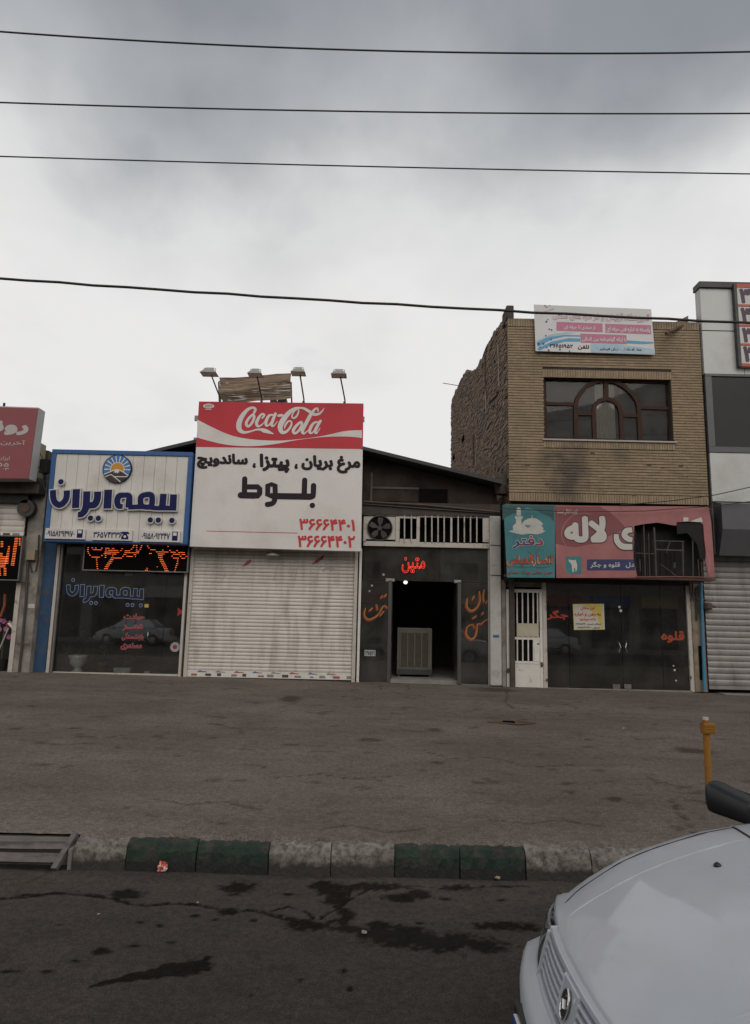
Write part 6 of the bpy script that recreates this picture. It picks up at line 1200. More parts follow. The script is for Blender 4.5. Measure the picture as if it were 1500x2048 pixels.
for (za, zb_) in ((748, 663), (661, 578)):
    for k in range(4):
        xa_ = XL if k == 0 else XL + 0.962 + (k - 1) * 1.9
        bx('panel', ALUW, wb, xa_, XL + 0.95 + k * 1.9, YV, YV + 0.05, zz(za), zz(zb_), 0.003)
bx('return_panel', ALUW, wb, XL, XL + 0.025, YV + 0.051, YV + 0.25, zz(748), zz(578)); bx('parapet_cap', DSTEEL, wb, XL - 0.03, XR, YV - 0.06, YV + 0.28, zz(577), zz(566))
for k in range(4): bx('panel', ALUW, wb, XL + 0.02 + k * 1.75, XL + 0.02 + (k + 1) * 1.75 - 0.012, YV, YV + 0.05, zz(1003), zz(906), 0.003)
wn = bx('window', GRY, wb, XL, XR, YV - 0.02, YV + 0.05, zz(905), zz(894)); bx('window_head', GRY, wn, XL, XR, YV - 0.02, YV + 0.05, zz(753), zz(749)); bx('window_jamb', GRY, wn, XL, XL + 0.15, YV - 0.02, YV + 0.05, zz(893.5), zz(754))
for k in range(3): bx('pane', M('tinted_window', (0.02, 0.019, 0.018), 0.12, var=0.1, spec=0.4), wn, XL + 0.16 + k * 2.2, XL + 0.16 + (k + 1) * 2.2 - 0.04, YV + 0.02, YV + 0.04, zz(893.4), zz(754.1))
# canopy box and shutter
cp_ = MB(); yc0 = YV - 0.32
cp_.add([(x, y, z) for x in (XL + 0.05, XR) for (y, z) in ((YV + 0.05, zz(1005)), (YV - 0.02, zz(1005)), (yc0, zz(1012)), (yc0, zz(1062)), (YV - 0.10, zz(1112)), (YV + 0.05, zz(1112)))], [(0, 1, 2, 3, 4, 5), (11, 10, 9, 8, 7, 6)] + [(i, 6 + i, 6 + (i + 1) % 6, (i + 1) % 6) for i in range(6)])
cp_.obj('canopy', GRY, wb)
GSH = M('grey_shutter', (0.25, 0.235, 0.22), 0.5, 0.2, var=0.15, scale=3, col2=(0.14, 0.125, 0.11), mixs=4.5, mixlo=0.48, mixhi=0.74, streak=0.16, bump=0.08)
s2, a_, b_, c_, d_ = shutter('roller_shutter', 'closed grey steel roller shutter at the right edge beside the blue pipe', (1411, 1113, 1720, 1374), 15.62, 22, GSH)
bx('bottom_bar', GSH, s2, a_, b_, 15.60, 15.64, c_ - 0.08, c_ - 0.003)
st_ = MB().box(XL + 0.1, XR, YV + 0.1, YV + 0.9, 0.15, zb(8.5) + 0.03).obj('doorstep', CONC, wb)
YU = 15.18
ps = T('phone_number_sign', 'white sign with orange bars and large digits on the white building', 'sign', tuple(P(1487, 733, YU)))
x0 = P(1474, 650, YU).x; zz = lambda v: P(1488, v, YU).z
bx('board', ALUW, ps, x0 + 0.05, x0 + 2.6, YU, YU + 0.1, zz(733), zz(568)); bx('edge', DSTEEL, ps, x0 - 0.02, x0 + 0.049, YU - 0.01, YU + 0.1, zz(733), zz(568))
ORB = M('orange_sign_bar', (0.42, 0.075, 0.035), 0.5, var=0.05)
for va, vb in ((568, 575), (609, 613), (649, 653), (687, 691), (727, 733)): bx('orange_bar', ORB, ps, x0 + 0.05, x0 + 2.6, YU - 0.012, YU + 0.0, zz(vb), zz(va))
for k, (va, vb, s_) in enumerate(((579, 605, '۳۶۶۵'), (617, 645, '۳۶۶۴'), (657, 683, '۳۶۵'), (694, 722, '۳۶۶'))): text(s_, (x0 + 0.13, x0 + 0.13 + 0.22 * len(s_), zz(vb), zz(va)), YU - 0.006, M('plum_digit', (0.06, 0.025, 0.05), 0.5), ps, bold=0.05)

# ================================================================== SHOP AT THE LEFT EDGE
YX = 15.55
lb = T('left_building', 'old plastered shop building with a sooty eave at the left edge', 'building', (P(20, 1360, YX).x, YX, zb(-8.5)))
rbox('pier', PLASTER, lb, (44, 960, 76, 1352), YX, 0.5, 0.01)
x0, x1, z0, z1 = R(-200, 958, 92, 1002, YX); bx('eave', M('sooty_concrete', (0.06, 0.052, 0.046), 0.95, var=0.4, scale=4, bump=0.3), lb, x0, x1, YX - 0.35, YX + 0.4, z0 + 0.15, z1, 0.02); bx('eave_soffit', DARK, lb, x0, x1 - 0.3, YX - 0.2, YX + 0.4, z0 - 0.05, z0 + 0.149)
p0, p1 = P(70, 880, YX + 0.6), P(97, 905, YX + 0.6)
MB().add([(-16, YX + 0.4, p0.z + 0.6), (p1.x + 0.1, YX + 0.4, p1.z), (p1.x + 0.1, YX + 7, p1.z), (-16, YX + 7, p0.z + 0.6), (-16, YX + 0.4, z1), (p1.x + 0.1, YX + 0.4, z1), (p1.x + 0.1, YX + 7, z1), (-16, YX + 7, z1)], [(0, 1, 2, 3), (0, 4, 5, 1), (1, 5, 6, 2), (2, 6, 7, 3), (3, 7, 4, 0)]).obj('roof', ROOFM, lb)
rbox('cream_wall_bit', M('cream_wall', (0.33, 0.29, 0.20), 0.9, var=0.2), lb, (62, 885, 77, 958), YX + 0.1, 0.3)
MB().tube([P(66, 884, YX - 0.1), P(92, 925, YX - 0.1)], 0.025, 6).obj('stay_wire', M('ochre_pipe', (0.25, 0.19, 0.10), 0.7), lb)
for k, (pts, r_) in enumerate((([(60, 930), (70, 945), (60, 955), (75, 962), (92, 968)], 0.012), ([(58, 935), (78, 935), (88, 955)], 0.010), ([(60, 950), (85, 965), (95, 990)], 0.014))): MB().tube([P(u, v, YX - 0.4) for u, v in pts], r_, 6).obj('loose_cable', CABLE, lb)
rbox('loudspeaker_box', CHAR, lb, (79, 918, 94, 945), YX - 0.25, 0.25); c = P(51, 1016, YX - 0.2); MB().disc(c.x, c.z, 0.20, YX - 0.2, 20, YX - 0.05).obj('shutter_drum', DSTEEL, lb); MB().disc(c.x, c.z, 0.10, YX - 0.22, 16, YX - 0.2).obj('shutter_axle', RUST, lb)
rbox('post', DIRTYW, lb, (27, 1075, 36, 1372), YX - 0.02, 0.12, 0.004); bx('interior_wall', DARK, lb, -14, P(88, 1200, 19).x, 19, 19.1, 0.2, 4.6); bx('interior_side', DARK, lb, P(52, 1200, YX).x, P(56, 1200, YX).x, YX + 0.5, 19, 0.2, 4.2); bx('floor_slab', CONC, lb, -13, P(40, 1300, YX).x, YX + 0.1, 19, 0.1, 0.43)
for px_, r_ in (([(56, 1120), (52, 1200), (44, 1290), (36, 1365)], 0.03),): MB().tube([P(u, v, YX - 0.05) for u, v in px_], r_, 8).obj('downpipe', DSTEEL, lb)
MB().tube([P(u, v, YX - 0.06) for u, v in ((78, 1070), (76, 1120), (72, 1142), (64, 1145), (60, 1125))], 0.018, 8).obj('loose_cable', CABLE, lb)
for v in (1165, 1288): MB().tube([P(34, v - 1, YX - 0.06), P(60, v, YX - 0.06)], 0.012, 6).obj('pipe_clamp', RUST, lb)
rbox('junction_box', M('beige_box', (0.26, 0.20, 0.13), 0.7, var=0.15), lb, (52, 1099, 69, 1120), YX - 0.12, 0.12, 0.008); rbox('sticker', OFFW, lb, (56, 1208, 69, 1216), YX - 0.004, 0.003)
mb, x0, x1, z0, z1 = shutter('rolled_shutter', 'half rolled up cream shutter above the left red LED sign', (-180, 1003, 52, 1062), YX - 0.04, 5, SHM)
bx('bottom_bar', WHITE, mb, x0, x1, YX - 0.07, YX - 0.03, z0 - 0.09, z0 - 0.003)
for k in range(5): xx = x1 - 0.25 - k * 0.22; bx('sticker', STC[(k * 2 + 1) % 4], mb, xx, xx + 0.16, YX - 0.073, YX - 0.0705, z0 - 0.08, z0 - 0.03)
# sign with white words
YZ = 14.75
sg = T('shop_sign', 'dull rose box sign with white Persian words at the left edge', 'sign', tuple(P(30, 955, YZ)))
ROSE = M('dull_rose_vinyl', (0.235, 0.060, 0.068), 0.6, var=0.08, scale=1.5)
q = PQ([(-300, 803), (76, 817), (57, 957), (-300, 955)], YZ); MB().prism(q, YZ, YZ + 0.02).obj('face', ROSE, sg); MB().prism([(a, b) for a, b in PQ([(-300, 801), (77, 815), (58, 958), (-300, 957)], YZ + 0.02)], YZ + 0.021, YZ + 0.34).obj('box', M('sign_side_white', (0.40, 0.40, 0.39), 0.5, var=0.1), sg)
SWH = M('sign_white_print', (0.42, 0.39, 0.37), 0.6, var=0.04)
text('رونیکا', [(-76, 838), (56, 842), (54, 869), (-78, 865)], YZ - 0.004, SWH, sg, bold=0.055); text('آخرین ابزار', [(-38, 878), (51, 881), (50, 892), (-39, 889)], YZ - 0.004, SWH, sg, bold=0.012); text('ابزارهای', [(-20, 911), (20, 913), (19, 922), (-21, 920)], YZ - 0.004, SWH, sg, bold=0.015); text('۳۶۶۵۵', [(-38, 924), (18, 926), (17, 933), (-39, 931)], YZ - 0.004, SWH, sg, bold=0.02); text('۰۳', [(6, 935), (18, 936), (17, 941), (5, 940)], YZ - 0.004, SWH, sg, bold=0.02)
for u in (-120, 20): rbox('bracket', RUST, sg, (u, 870, u + 6, 940), YZ + 0.345, 0.9)
p = P(8, 812, YZ + 0.2); MB().tube([p, p + Vector((0, 0, 0.07))], 0.03, 6).obj('top_bolt', BLACKP, sg)
LD2 = []
for k, v in enumerate(range(395, 812, 18)):
    if v < 715: c = 183 - (v - 395) * 0.15; LD2.append((c - 20, c + 18, v))
    if v < 520: LD2.append((203, 224, v))
    if 485 < v < 700: c = 100 - (v - 490) * 0.10; LD2.append((c - 8 - (v - 490) * 0.12, c + 10, v))
    if 600 < v < 720: LD2.append((-160, 88 - (v - 600) * 0.25, v))
    if 440 < v < 512: LD2.append((8, 36, v))
    if 560 < v < 600: LD2.append((-60, 30, v))
    if v > 720: LD2.append((-80, 5 + (v - 720) * 0.1, v)); LD2.append((40, 70, v))
l2 = led_sign('black LED sign with orange characters at the left picture edge', (-160, 1071, 40, 1157), YX - 0.22, LD2, ZP(0, 1000, 5.389))
# flowers and a hose hanging in the doorway
fb = T('flower_bunch', 'bunch of pink and white artificial flowers at the left doorway', 'flowers', tuple(P(8, 1290, YX + 0.2)))
FM = [M('flower_pink', (0.32, 0.10, 0.22), 0.7), M('flower_white', (0.42, 0.38, 0.35), 0.7), M('flower_red', (0.25, 0.03, 0.04), 0.7)]
rd = random.Random(9)
for k in range(16):
    c = P(rd.uniform(-25, 22), rd.uniform(1240, 1275), YX + 0.15 + rd.uniform(-0.05, 0.1)); mb = MB()
    for j in range(7):
        a = j * 0.9; d = Vector((math.cos(a), rd.uniform(-0.6, 0.2), math.sin(a))) * rd.uniform(0.05, 0.075); w = Vector((-math.sin(a), 0, math.cos(a))) * 0.03; mb.add([c, c + d * 0.6 + w, c + d, c + d * 0.6 - w], [(0, 1, 2, 3)])
    mb.obj('flower', FM[k % 3 if k % 4 else 0], fb)
MB().lathe(P(-2, 1362, YX + 0.2) - Vector((0, 0, 0.0)), [(0.10, 0), (0.16, 0.5), (0.15, 0.5)], 14).obj('bucket', BLACKP, fb); MB().tube([P(0, 1355, YX + 0.2), P(8, 1262, YX + 0.2)], 0.02, 6).obj('stem', M('stem_green', (0.04, 0.06, 0.03), 0.7), fb)
bm_ = T('broom', 'pale handled mop leaning in the left shop doorway', 'broom', tuple(P(-8, 1340, YX + 0.05)))
MB().tube([P(-15, 1330, YX + 0.02), P(17, 1256, YX + 0.02)], 0.016, 8).obj('handle', M('pale_wood', (0.36, 0.31, 0.24), 0.7), bm_); a = P(19, 1252, YX + 0.02); MB().add([a + Vector((-0.06, 0, 0.06)), a + Vector((0.08, 0, -0.08)), a + Vector((0.10, 0.03, -0.05)), a + Vector((-0.02, 0.03, 0.08))], [(0, 1, 2, 3)]).obj('mop_head', OFFW, bm_)
hs = MB().tube([P(10, 1188, YX + 0.3), P(9, 1212, YX + 0.3), P(2, 1232, YX + 0.3), P(-14, 1242, YX + 0.3)], 0.03, 8).obj('orange_hose', M('hose_orange', (0.30, 0.06, 0.015), 0.5)); tag(hs, 'orange hose hanging inside the left shop doorway', 'hose')

# ================================================================== CAR
CX, CY = 0.680, 2.34           # nose and centre line of the car; it points left along the kerb
PAINT = M('white_car_paint', (0.46, 0.485, 0.525), 0.38, var=0.06, scale=3.0, coat=0.5, col2=(0.42, 0.435, 0.46), mixs=1.6, mixlo=0.45, mixhi=0.75)
RUBG = M('black_rubber', (0.01, 0.01, 0.01), 0.7, var=0.1)
def zt(s): return float(np.interp(s, [0.0, 0.03, 0.07, 0.14, 0.3, 0.4, 0.5, 0.7, 0.95, 1.3, 3.0, 3.5, 4.05, 4.18], [0.672, 0.705, 0.73, 0.77, 0.845, 0.882, 0.912, 0.962, 1.005, 1.02, 1.025, 1.02, 0.99, 0.93]))
def hw(s): return float(np.interp(s, [0.0, 0.06, 0.15, 0.35, 0.8, 1.5, 3.2, 3.9, 4.18], [0.79, 0.82, 0.835, 0.845, 0.85, 0.855, 0.855, 0.82, 0.77]))
def sw(s, v): return 0.115 * (abs(v) / 0.70) ** 2.4 * max(0.0, 1 - s / 0.75) + (0.10 * (abs(v) / 0.8) ** 2) * -max(0.0, (s - 3.6) / 0.6)
def cpt(s, v, z): return Vector((CX + s + sw(s, v), CY + v, z))
PRO = [(0.0, 0.0), (0.22, -0.002), (0.44, -0.010), (0.62, -0.016), (0.74, -0.024), (0.81, -0.032), (0.865, -0.046), (0.91, -0.075), (0.945, -0.125), (0.975, -0.20), (0.99, -0.27), (1.0, -0.36), (0.995, -0.46), (0.98, -0.55), (0.95, -0.64)]
def hz_(s, v):
    w = hw(s); a = abs(v) / w
    return zt(s) + float(np.interp(a, [p[0] for p in PRO], [p[1] for p in PRO]))
def zlow(s, z): return max(z, 0.24)
car = T('parked_car', 'white saloon car with a black mirror, only its nose in view beside the kerb', 'car', (CX + 2.1, CY, 0.0))
st_s = [0.0, 0.015, 0.035, 0.06, 0.10, 0.16, 0.24, 0.34, 0.46, 0.6, 0.75, 0.95, 1.2, 1.6, 2.2, 2.8, 3.2, 3.6, 3.9, 4.08, 4.18]
mb = MB(); vs_ = []
full_ = [(-a, b) for a, b in PRO[:0:-1]] + PRO
for s in st_s:
    f_ = 1.0 if s > 0.06 else 0.12 + 0.88 * (s / 0.06)
    for a, b in full_:
        z = zt(s) + b * (f_ if s < 0.06 else 1)
        if s < 0.10 and b < -0.14: z = max(z, 0.56)
        vs_.append(cpt(s, a * hw(s), max(0.24, z)))
k = len(full_); mb.add(vs_, [(i * k + j, i * k + j + 1, (i + 1) * k + j + 1, (i + 1) * k + j) for i in range(len(st_s) - 1) for j in range(k - 1)] + [tuple((len(st_s) - 1) * k + j for j in range(k))] + [tuple(range(k))[::-1]])
body = mb.obj('body', PAINT, car, smooth=True)
# panel gaps, laid in the surface
GAP = M('panel_gap', (0.02, 0.02, 0.022), 0.8, var=0)
def gapline(pts, r=0.0035, nm='panel_gap', par=None): MB().tube([cpt(s, v, hz_(s, v) + dz) for s, v, dz in pts], r, 6).obj(nm, GAP, par or body)
hoodv = lambda s: float(np.interp(s, [0.0, 0.1, 0.3, 0.9], [0.50, 0.585, 0.635, 0.675]))
for sg_ in (-1, 1): gapline([(s, sg_ * hoodv(s), 0.0005) for s in np.linspace(0.03, 0.86, 26)], 0.0022)
gapline([(0.86 + 0.05 * (1 - (v / 0.675) ** 2) * -1 + 0.0, v, 0.001) for v in np.linspace(-0.675, 0.675, 31)], 0.005)
# creases on the bonnet, raised slightly
for sg_ in (-1, 1):
    mb = MB(); q = [cpt(s, sg_ * (0.40 + 0.12 * s), hz_(s, 0.40 + 0.12 * s) - 0.0068) for s in np.linspace(0.05, 0.84, 20)]; mb.tube(q, 0.008, 8).obj('bonnet_crease', PAINT, body, smooth=True)
# grille between the headlights
GR = T('tmp', 'x', 'x'); bpy.data.objects.remove(GR)
def fpt(v, t, out=0.0):      # leaning front face: t = 0 under the bonnet edge, 1 at the bumper
    return cpt(0.0, v, 0.0) + Vector((-0.010 - 0.050 * t - out, 0, 0.682 - 0.175 * t - 0.03 * (abs(v) / 0.735) ** 4 * (1 - t)))
gv = 0.37
mb = MB(); mb.grid(lambda a, b: fpt(-gv + 2 * gv * a, b, -0.035), 16, 4); gri = mb.obj('grille', M('grille_black', (0.012, 0.012, 0.012), 0.6), car)
def bar(v0, v1, t0, t1, o0, o1, nm, m_, par, n=16):
    mb = MB(); vs_ = []
    for i in range(n + 1):
        v = v0 + (v1 - v0) * i / n
        vs_ += [fpt(v, t0, o0), fpt(v, t0, o1), fpt(v, t1, o1), fpt(v, t1, o0)]
    mb.add(vs_, [(i * 4 + j, i * 4 + (j + 1) % 4, (i + 1) * 4 + (j + 1) % 4, (i + 1) * 4 + j) for i in range(n) for j in range(4)] + [(0, 1, 2, 3), (n * 4 + 3, n * 4 + 2, n * 4 + 1, n * 4)])
    return mb.obj(nm, m_, par, smooth=False, bevel=0.003)
bar(-gv - 0.02, gv + 0.02, 0.02, 0.12, -0.02, 0.004, 'grille_frame', PAINT, gri); bar(-gv - 0.02, gv + 0.02, 0.90, 1.06, -0.02, 0.012, 'grille_frame', PAINT, gri)
for sg_ in (-1, 1): bar(sg_ * gv, sg_ * (gv + 0.022), 0.10, 0.90, -0.02, 0.012, 'grille_frame', PAINT, gri, 2)
for t in (0.20, 0.34, 0.48, 0.62, 0.76):
    for sg_ in (-1, 1): bar(sg_ * 0.075, sg_ * gv, t, t + 0.055, -0.02, 0.006, 'grille_slat', PAINT, gri, 8)
bar(-0.075, 0.075, 0.10, 0.78, -0.02, 0.010, 'emblem_housing', PAINT, gri, 6)
EMB = M('emblem_dark_chrome', (0.10, 0.09, 0.08), 0.25, 0.7, var=0.3, scale=60)
mb = MB(); cen = fpt(0, 0.40, 0.013); e1_ = Vector((0, 1, 0)); e2_ = (fpt(0, 0.0) - fpt(0, 1.0)).normalized(); nrm_ = Vector((-1, 0, -0.3)).normalized() * -1
pts = [cen + e1_ * (0.030 * math.cos(a)) + e2_ * (0.042 * math.sin(a)) for a in np.linspace(0, 2 * math.pi, 21)[:-1]]
mb.add(pts + [p + Vector((-0.006, 0, 0)) for p in pts], [tuple(range(20)), tuple(range(39, 19, -1))] + [(i, (i + 1) % 20, 20 + (i + 1) % 20, 20 + i) for i in range(20)]); emb = mb.obj('emblem', EMB, gri)
CHR = MATS['chrome']; q = [cen + e1_ * (0.031 * math.cos(a)) + e2_ * (0.043 * math.sin(a)) + Vector((-0.005, 0, 0)) for a in np.linspace(0, 2 * math.pi, 25)]; MB().tube(q, 0.004, 6).obj('emblem_rim', CHR, emb)
MB().tube([cen + e2_ * 0.028 + e1_ * -0.008 + Vector((-0.007, 0, 0)), cen + e2_ * 0.01 + e1_ * 0.012 + Vector((-0.007, 0, 0)), cen + e2_ * -0.012 + e1_ * -0.002 + Vector((-0.007, 0, 0)), cen + e2_ * -0.028 + e1_ * 0.012 + Vector((-0.007, 0, 0))], 0.0045, 6).obj('emblem_animal', CHR, emb)
# headlights
HL = glass_mat('headlight_glass', (0.85, 0.87, 0.88), dust=0.04); REF = M('reflector_chrome', (0.5, 0.5, 0.5), 0.12, 0.9, var=0.1)
for sg_ in (-1, 1):
    v0, v1 = gv + 0.03, 0.735
    f1 = lambda a, b, o=0.0, sg_=sg_: fpt(sg_ * (v0 + (v1 - v0) * a), 0.04 + 0.86 * b * (1 - 0.12 * a), o) + Vector((0.05 * a ** 3, 0, 0))
    mb = MB(); mb.grid(lambda a, b: f1(a, b, -0.06), 8, 4); hl = mb.obj('headlight', REF, car)
    mb = MB(); mb.grid(lambda a, b: f1(a, b, 0.010 + 0.010 * math.sin(a * math.pi)), 12, 5); mb.obj('lens', HL, hl, smooth=True)
    mb = MB(); q = [f1(a, 0.0, 0.008) for a in np.linspace(0, 1, 9)] + [f1(1, b, 0.008) for b in np.linspace(0.1, 1, 5)] + [f1(a, 1.0, 0.008) for a in np.linspace(0.9, 0, 9)] + [f1(0, b, 0.008) for b in np.linspace(0.9, 0, 5)]; mb.tube(q, 0.005, 6).obj('lens_rim', M('lens_rim_grey', (0.16, 0.16, 0.165), 0.5), hl)
    c = f1(0.36, 0.5, -0.02); mb = MB(); mb.tube([c, c + Vector((0.045, 0, 0.0))], [0.052, 0.03], 18).obj('reflector_bowl', CHR, hl)
    c = f1(0.74, 0.55, -0.012); MB().box(c.x, c.x + 0.03, c.y - 0.03, c.y + 0.03, c.z - 0.025, c.z + 0.025).obj('indicator', M('indicator_white', (0.6, 0.6, 0.58), 0.3), hl)
# bumper wrapping the front
BUM = M('white_bumper_plastic', (0.43, 0.45, 0.48), 0.42, var=0.04, coat=0.2)
def bumper(front=True):
    mb = MB(); nv = 28; pr = [(0.03, 0.515), (-0.085, 0.508), (-0.118, 0.495), (-0.135, 0.460), (-0.133, 0.40), (-0.118, 0.33), (-0.09, 0.27), (0.0, 0.235)]; vs_ = []
    for i in range(nv + 1):
        v = -0.86 + 1.72 * i / nv; a = abs(v)
        if a <= 0.66: bs_, bv = 0.115 * (a / 0.70) ** 2.4, v
        else:
            t = (a - 0.66) / 0.20; ang = t * math.pi / 2; bs_ = 0.10 + 0.16 * (1 - math.cos(ang)) * 3.0; bv = math.copysign(0.66 + 0.175 * math.sin(ang), v)
        for (dx, z) in pr: 
            sc_ = 1.0 if a < 0.66 else math.cos((a - 0.66) / 0.2 * math.pi / 2)
            vs_.append(Vector((CX + bs_ + dx * sc_ * (1 if front else 1), CY + bv + math.copysign(max(0, -dx) * (1 - sc_) * 0.35, v), z)))
    k = len(pr); mb.add(vs_, [(i * k + j, i * k + j + 1, (i + 1) * k + j + 1, (i + 1) * k + j) for i in range(nv) for j in range(k - 1)]); return mb
bmp = bumper().obj('bumper', BUM, car, smooth=True)
MB().box(CX - 0.158, CX - 0.146, CY - 0.26, CY + 0.26, 0.335, 0.445).obj('licence_plate', M('plate_face', (0.55, 0.55, 0.52), 0.4), bmp); MB().box(CX - 0.161, CX - 0.1585, CY + 0.215, CY + 0.26, 0.335, 0.445).obj('plate_blue_band', M('plate_blue', (0.02, 0.06, 0.25), 0.4), bmp)
MB().box(CX - 0.146, CX - 0.12, CY - 0.30, CY + 0.30, 0.31, 0.46).obj('plate_holder', BLACKP, bmp)
mb = MB(); mb.box(CX + 3.95, CX + 4.26, CY - 0.80, CY + 0.80, 0.28, 0.52); mb.obj('rear_bumper', BUM, car, bevel=0.04)
# windscreen, cabin
WSG = glass_mat('windscreen_glass', (0.45, 0.5, 0.5), dust=0.02)
ws0 = lambda v: 0.98 - 0.16 * (1 - (v / 0.72) ** 2) + 0.07; ws1 = lambda v: 1.62 - 0.10 * (1 - (v / 0.55) ** 2)
mb = MB(); mb.grid(lambda a, b: cpt(ws0((2 * a - 1) * 0.70) * (1 - b) + ws1((2 * a - 1) * 0.54) * b, (2 * a - 1) * (0.70 * (1 - b) + 0.54 * b), 1.02 * (1 - b) + 1.42 * b), 14, 6); mb.obj('windscreen', WSG, car, smooth=True)
mb = MB(); mb.grid(lambda a, b: cpt(1.62 + 1.35 * b, (2 * a - 1) * 0.55, 1.42 + 0.035 * math.sin(b * math.pi) + 0.02 * (1 - (2 * a - 1) ** 2)), 8, 8); rf = mb.obj('roof', PAINT, car, smooth=True)
mb = MB(); mb.grid(lambda a, b: cpt(2.97 + 0.5 * b, (2 * a - 1) * (0.55 + 0.12 * b), 1.42 - 0.40 * b), 8, 4); mb.obj('rear_window', WSG, car, smooth=True)
for sg_ in (-1, 1):
    mb = MB(); mb.grid(lambda a, b: cpt((1.02 + 0.6 * b) * (1 - a) + (3.45 - 0.48 * b) * a, sg_ * (0.80 - 0.24 * b), 1.0 + 0.42 * b), 10, 4); mb.obj('side_window', WSG, car, smooth=True)
    MB().tube([cpt(0.985, sg_ * 0.73, 0.955), cpt(1.28, sg_ * 0.665, 1.19), cpt(1.62, sg_ * 0.555, 1.435)], [0.018, 0.02, 0.03], 8).obj('pillar', PAINT, car, smooth=True); MB().tube([cpt(3.48, sg_ * 0.74, 1.0), cpt(2.97, sg_ * 0.55, 1.43)], 0.04, 8).obj('pillar', PAINT, car, smooth=True); MB().tube([cpt(2.25, sg_ * 0.80, 1.0), cpt(2.3, sg_ * 0.56, 1.435)], 0.03, 8).obj('pillar', BLACKP, car)
    # mirror
    mc = Vector((1.705, CY + sg_ * 0.965, 0.980)); ax = Vector((-0.52, sg_ * 0.85, 0.0)).normalized(); pv = Vector((ax.y * sg_, -ax.x * sg_, 0)); mb = MB(); n1_, n2_ = 12, 16; vs_ = []
    for i in range(n1_ + 1):
        u = i / n1_; y = -0.125 + 0.25 * u; e = 0.80 + 0.20 * min(1, (1 - abs(2 * u - 1)) * 5)
        if i in (0, n1_): e = 0.62
        hgt = (0.050 + 0.022 * u) * e; dep = 0.062 * e
        for j in range(n2_):
            a = 2 * math.pi * j / n2_; ca, sa = math.cos(a), math.sin(a); vs_.append(mc + ax * y + pv * (dep * math.copysign(abs(ca) ** 0.45, ca)) + Vector((0, 0, hgt * math.copysign(abs(sa) ** 0.45, sa) + 0.04 * (u - 0.5))))
    mb.add(vs_, [(i * n2_ + j, i * n2_ + (j + 1) % n2_, (i + 1) * n2_ + (j + 1) % n2_, (i + 1) * n2_ + j) for i in range(n1_) for j in range(n2_)] + [tuple(range(n2_)), tuple(n1_ * n2_ + j for j in range(n2_))])
    mi = mb.obj('mirror', BLACKP, car, smooth=True); MB().tube([mc - ax * 0.09 + Vector((0, 0, -0.03)), mc - ax * 0.16 + Vector((0.02, 0, -0.05)), Vector((1.82, CY + sg_ * 0.775, 0.94))], [0.045, 0.05, 0.06], 10).obj('mirror_stalk', BLACKP, mi, smooth=True)
    c = mc + pv * 0.064; w_ = ax * 0.10; MB().add([c - w_ + Vector((0, 0, -0.05)), c + w_ + Vector((0, 0, -0.04)), c + w_ + Vector((0, 0, 0.07)), c - w_ + Vector((0, 0, 0.035))], [(0, 1, 2, 3)]).obj('mirror_glass', CHR, mi)
# dark cowl, wipers, washer jets, inside
mb = MB(); mb.grid(lambda a, b: cpt(ws0((2 * a - 1) * 0.70) - 0.05 + 0.06 * b, (2 * a - 1) * 0.70, hz_(0.95, (2 * a - 1) * 0.70) + 0.006 + 0.012 * b), 14, 2); mb.obj('cowl_seal', RUBG, car)
for v in (-0.28, 0.30):
    p = cpt(0.60, v, hz_(0.60, v)); mb = MB(); mb.lathe(p, [(0.014, -0.002), (0.013, 0.006), (0.006, 0.012)], 12); mb.obj('washer_jet', BLACKP, car, smooth=True)
for k in range(4): p = [cpt(0.905 + 0.008 * k, 0.50 + 0.12 * t, hz_(0.9, 0.5) + 0.0025) for t in (0, 1)]; MB().tube(p, 0.0022, 5).obj('cowl_vent', GAP, body)
bx('dashboard', BLACKP, car, CX + 1.02, CX + 1.5, CY - 0.70, CY + 0.70, 0.85, 1.03, 0.02); bx('cabin_floor', BLACKP, car, CX + 1.1, CX + 3.4, CY - 0.7, CY + 0.7, 0.30, 0.5)
for v in (-0.36, 0.36): bx('seat', M('seat_cloth', (0.05, 0.05, 0.055), 0.9), car, CX + 2.1, CX + 2.25, CY + v - 0.22, CY + v + 0.22, 0.5, 1.2, 0.05)
TYR = M('tyre_rubber', (0.015, 0.015, 0.015), 0.8, var=0.1); RIMM = M('wheel_cover', (0.35, 0.35, 0.36), 0.35, 0.6, var=0.1)
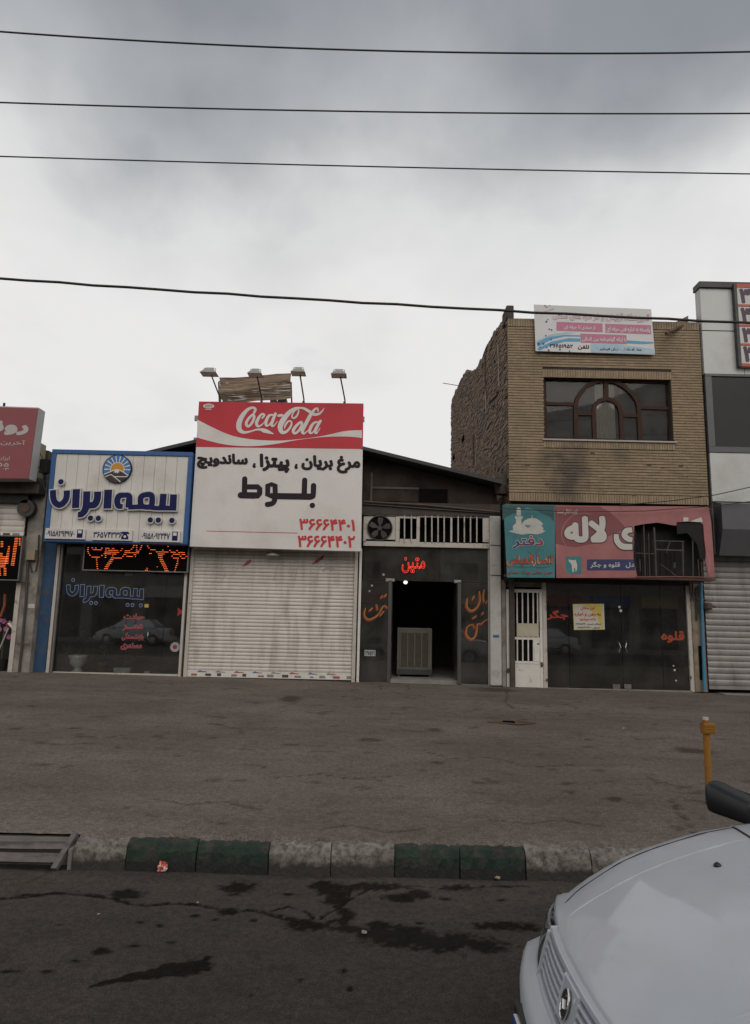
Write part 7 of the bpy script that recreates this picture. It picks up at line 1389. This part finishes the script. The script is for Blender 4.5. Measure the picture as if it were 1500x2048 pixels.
for s in (0.80, 3.35):
    for sg_ in (-1, 1):
        c = Vector((CX + s, CY + sg_ * 0.775, 0.295)); mb = MB(); n = 28; prf = [(0.19, -0.085), (0.27, -0.09), (0.292, -0.06), (0.295, 0.06), (0.27, 0.09), (0.19, 0.085)]
        mb.add([(c.x + r_ * math.cos(2 * math.pi * k / n), c.y + y, c.z + r_ * math.sin(2 * math.pi * k / n)) for r_, y in prf for k in range(n)], [(i * n + k, i * n + (k + 1) % n, (i + 1) * n + (k + 1) % n, (i + 1) * n + k) for i in range(5) for k in range(n)]); wh = mb.obj('wheel', TYR, car, smooth=True)
        mb = MB(); yo = c.y + sg_ * 0.075; mb.add([(c.x + r_ * math.cos(2 * math.pi * k / n), yo + sg_ * d, c.z + r_ * math.sin(2 * math.pi * k / n)) for r_, d in ((0.195, 0), (0.15, 0.012), (0.05, 0.02)) for k in range(n)], [(i * n + k, i * n + (k + 1) % n, (i + 1) * n + (k + 1) % n, (i + 1) * n + k) for i in range(2) for k in range(n)] + [tuple(2 * n + k for k in range(n))]); mb.obj('rim', RIMM, wh)
        mb = MB(); mb.add([(c.x + r_ * math.cos(math.pi * k / 14), CY + sg_ * (hw(s) + 0.004), c.z + r_ * math.sin(math.pi * k / 14)) for r_ in (0.0, 0.335) for k in range(15)], [(15 + k, 15 + k + 1, k + 1, k) for k in range(14)]); mb.obj('wheel_arch', GAP, car)
# two more saloons across the street: they show in the shop glass
for (x, lab) in ((9.5, 'white saloon parked across the street, mirrored in the butcher glass'), (-13.5, 'white saloon parked across the street, mirrored in the insurance glass')):
    c = copy_tree(car); c.location = Vector((x, -7.6, 0.0)); c['label'] = lab

# ================================================================== ACROSS THE STREET (behind the camera, mirrored in the glass)
def far_block(lab, x0, x1, h, col, seed):
    rd = random.Random(seed); o = T('facing_building', lab, 'building', ((x0 + x1) / 2, -14, 0.14), 'buildings across the street'); wl = M('far_render_%d' % seed, col, 0.9, var=0.15, scale=1.5, bump=0.1)
    bx('wall', wl, o, x0, x1, -22, -14, 0.0, h); n = int((x1 - x0) / 3.2)
    for k in range(n):
        xa_ = x0 + (k + 0.12) * (x1 - x0) / n; xb_ = x0 + (k + 0.88) * (x1 - x0) / n; bx('shop_opening', DARK, o, xa_, xb_, -13.99, -13.9, 0.14, 2.8); bx('fascia', M('far_fascia_%d' % ((k + seed) % 4), ((0.3, 0.28, 0.25), (0.25, 0.08, 0.07), (0.06, 0.10, 0.22), (0.32, 0.27, 0.12))[(k + seed) % 4], 0.6), o, xa_, xb_, -13.99, -13.6, 2.85, 3.6)
        if h > 5.5: bx('window', DARK, o, xa_ + 0.3, xb_ - 0.3, -13.99, -13.95, 4.4, 5.6)
    bx('parapet', wl, o, x0 - 0.05, x1 + 0.05, -14.2, -13.9, h + 0.002, h + 0.25)
far_block('grey rendered building across the street, seen only as a reflection at left', -40, -12.1, 8.6, (0.20, 0.18, 0.16), 1)
far_block('brown two storey building across the street, seen only as a reflection', -12, 4.4, 9.4, (0.19, 0.14, 0.10), 2)
far_block('pale low building across the street, seen only as a reflection at right', 4.5, 40, 8.9, (0.24, 0.22, 0.19), 3)
print('objects', len(bpy.data.objects))
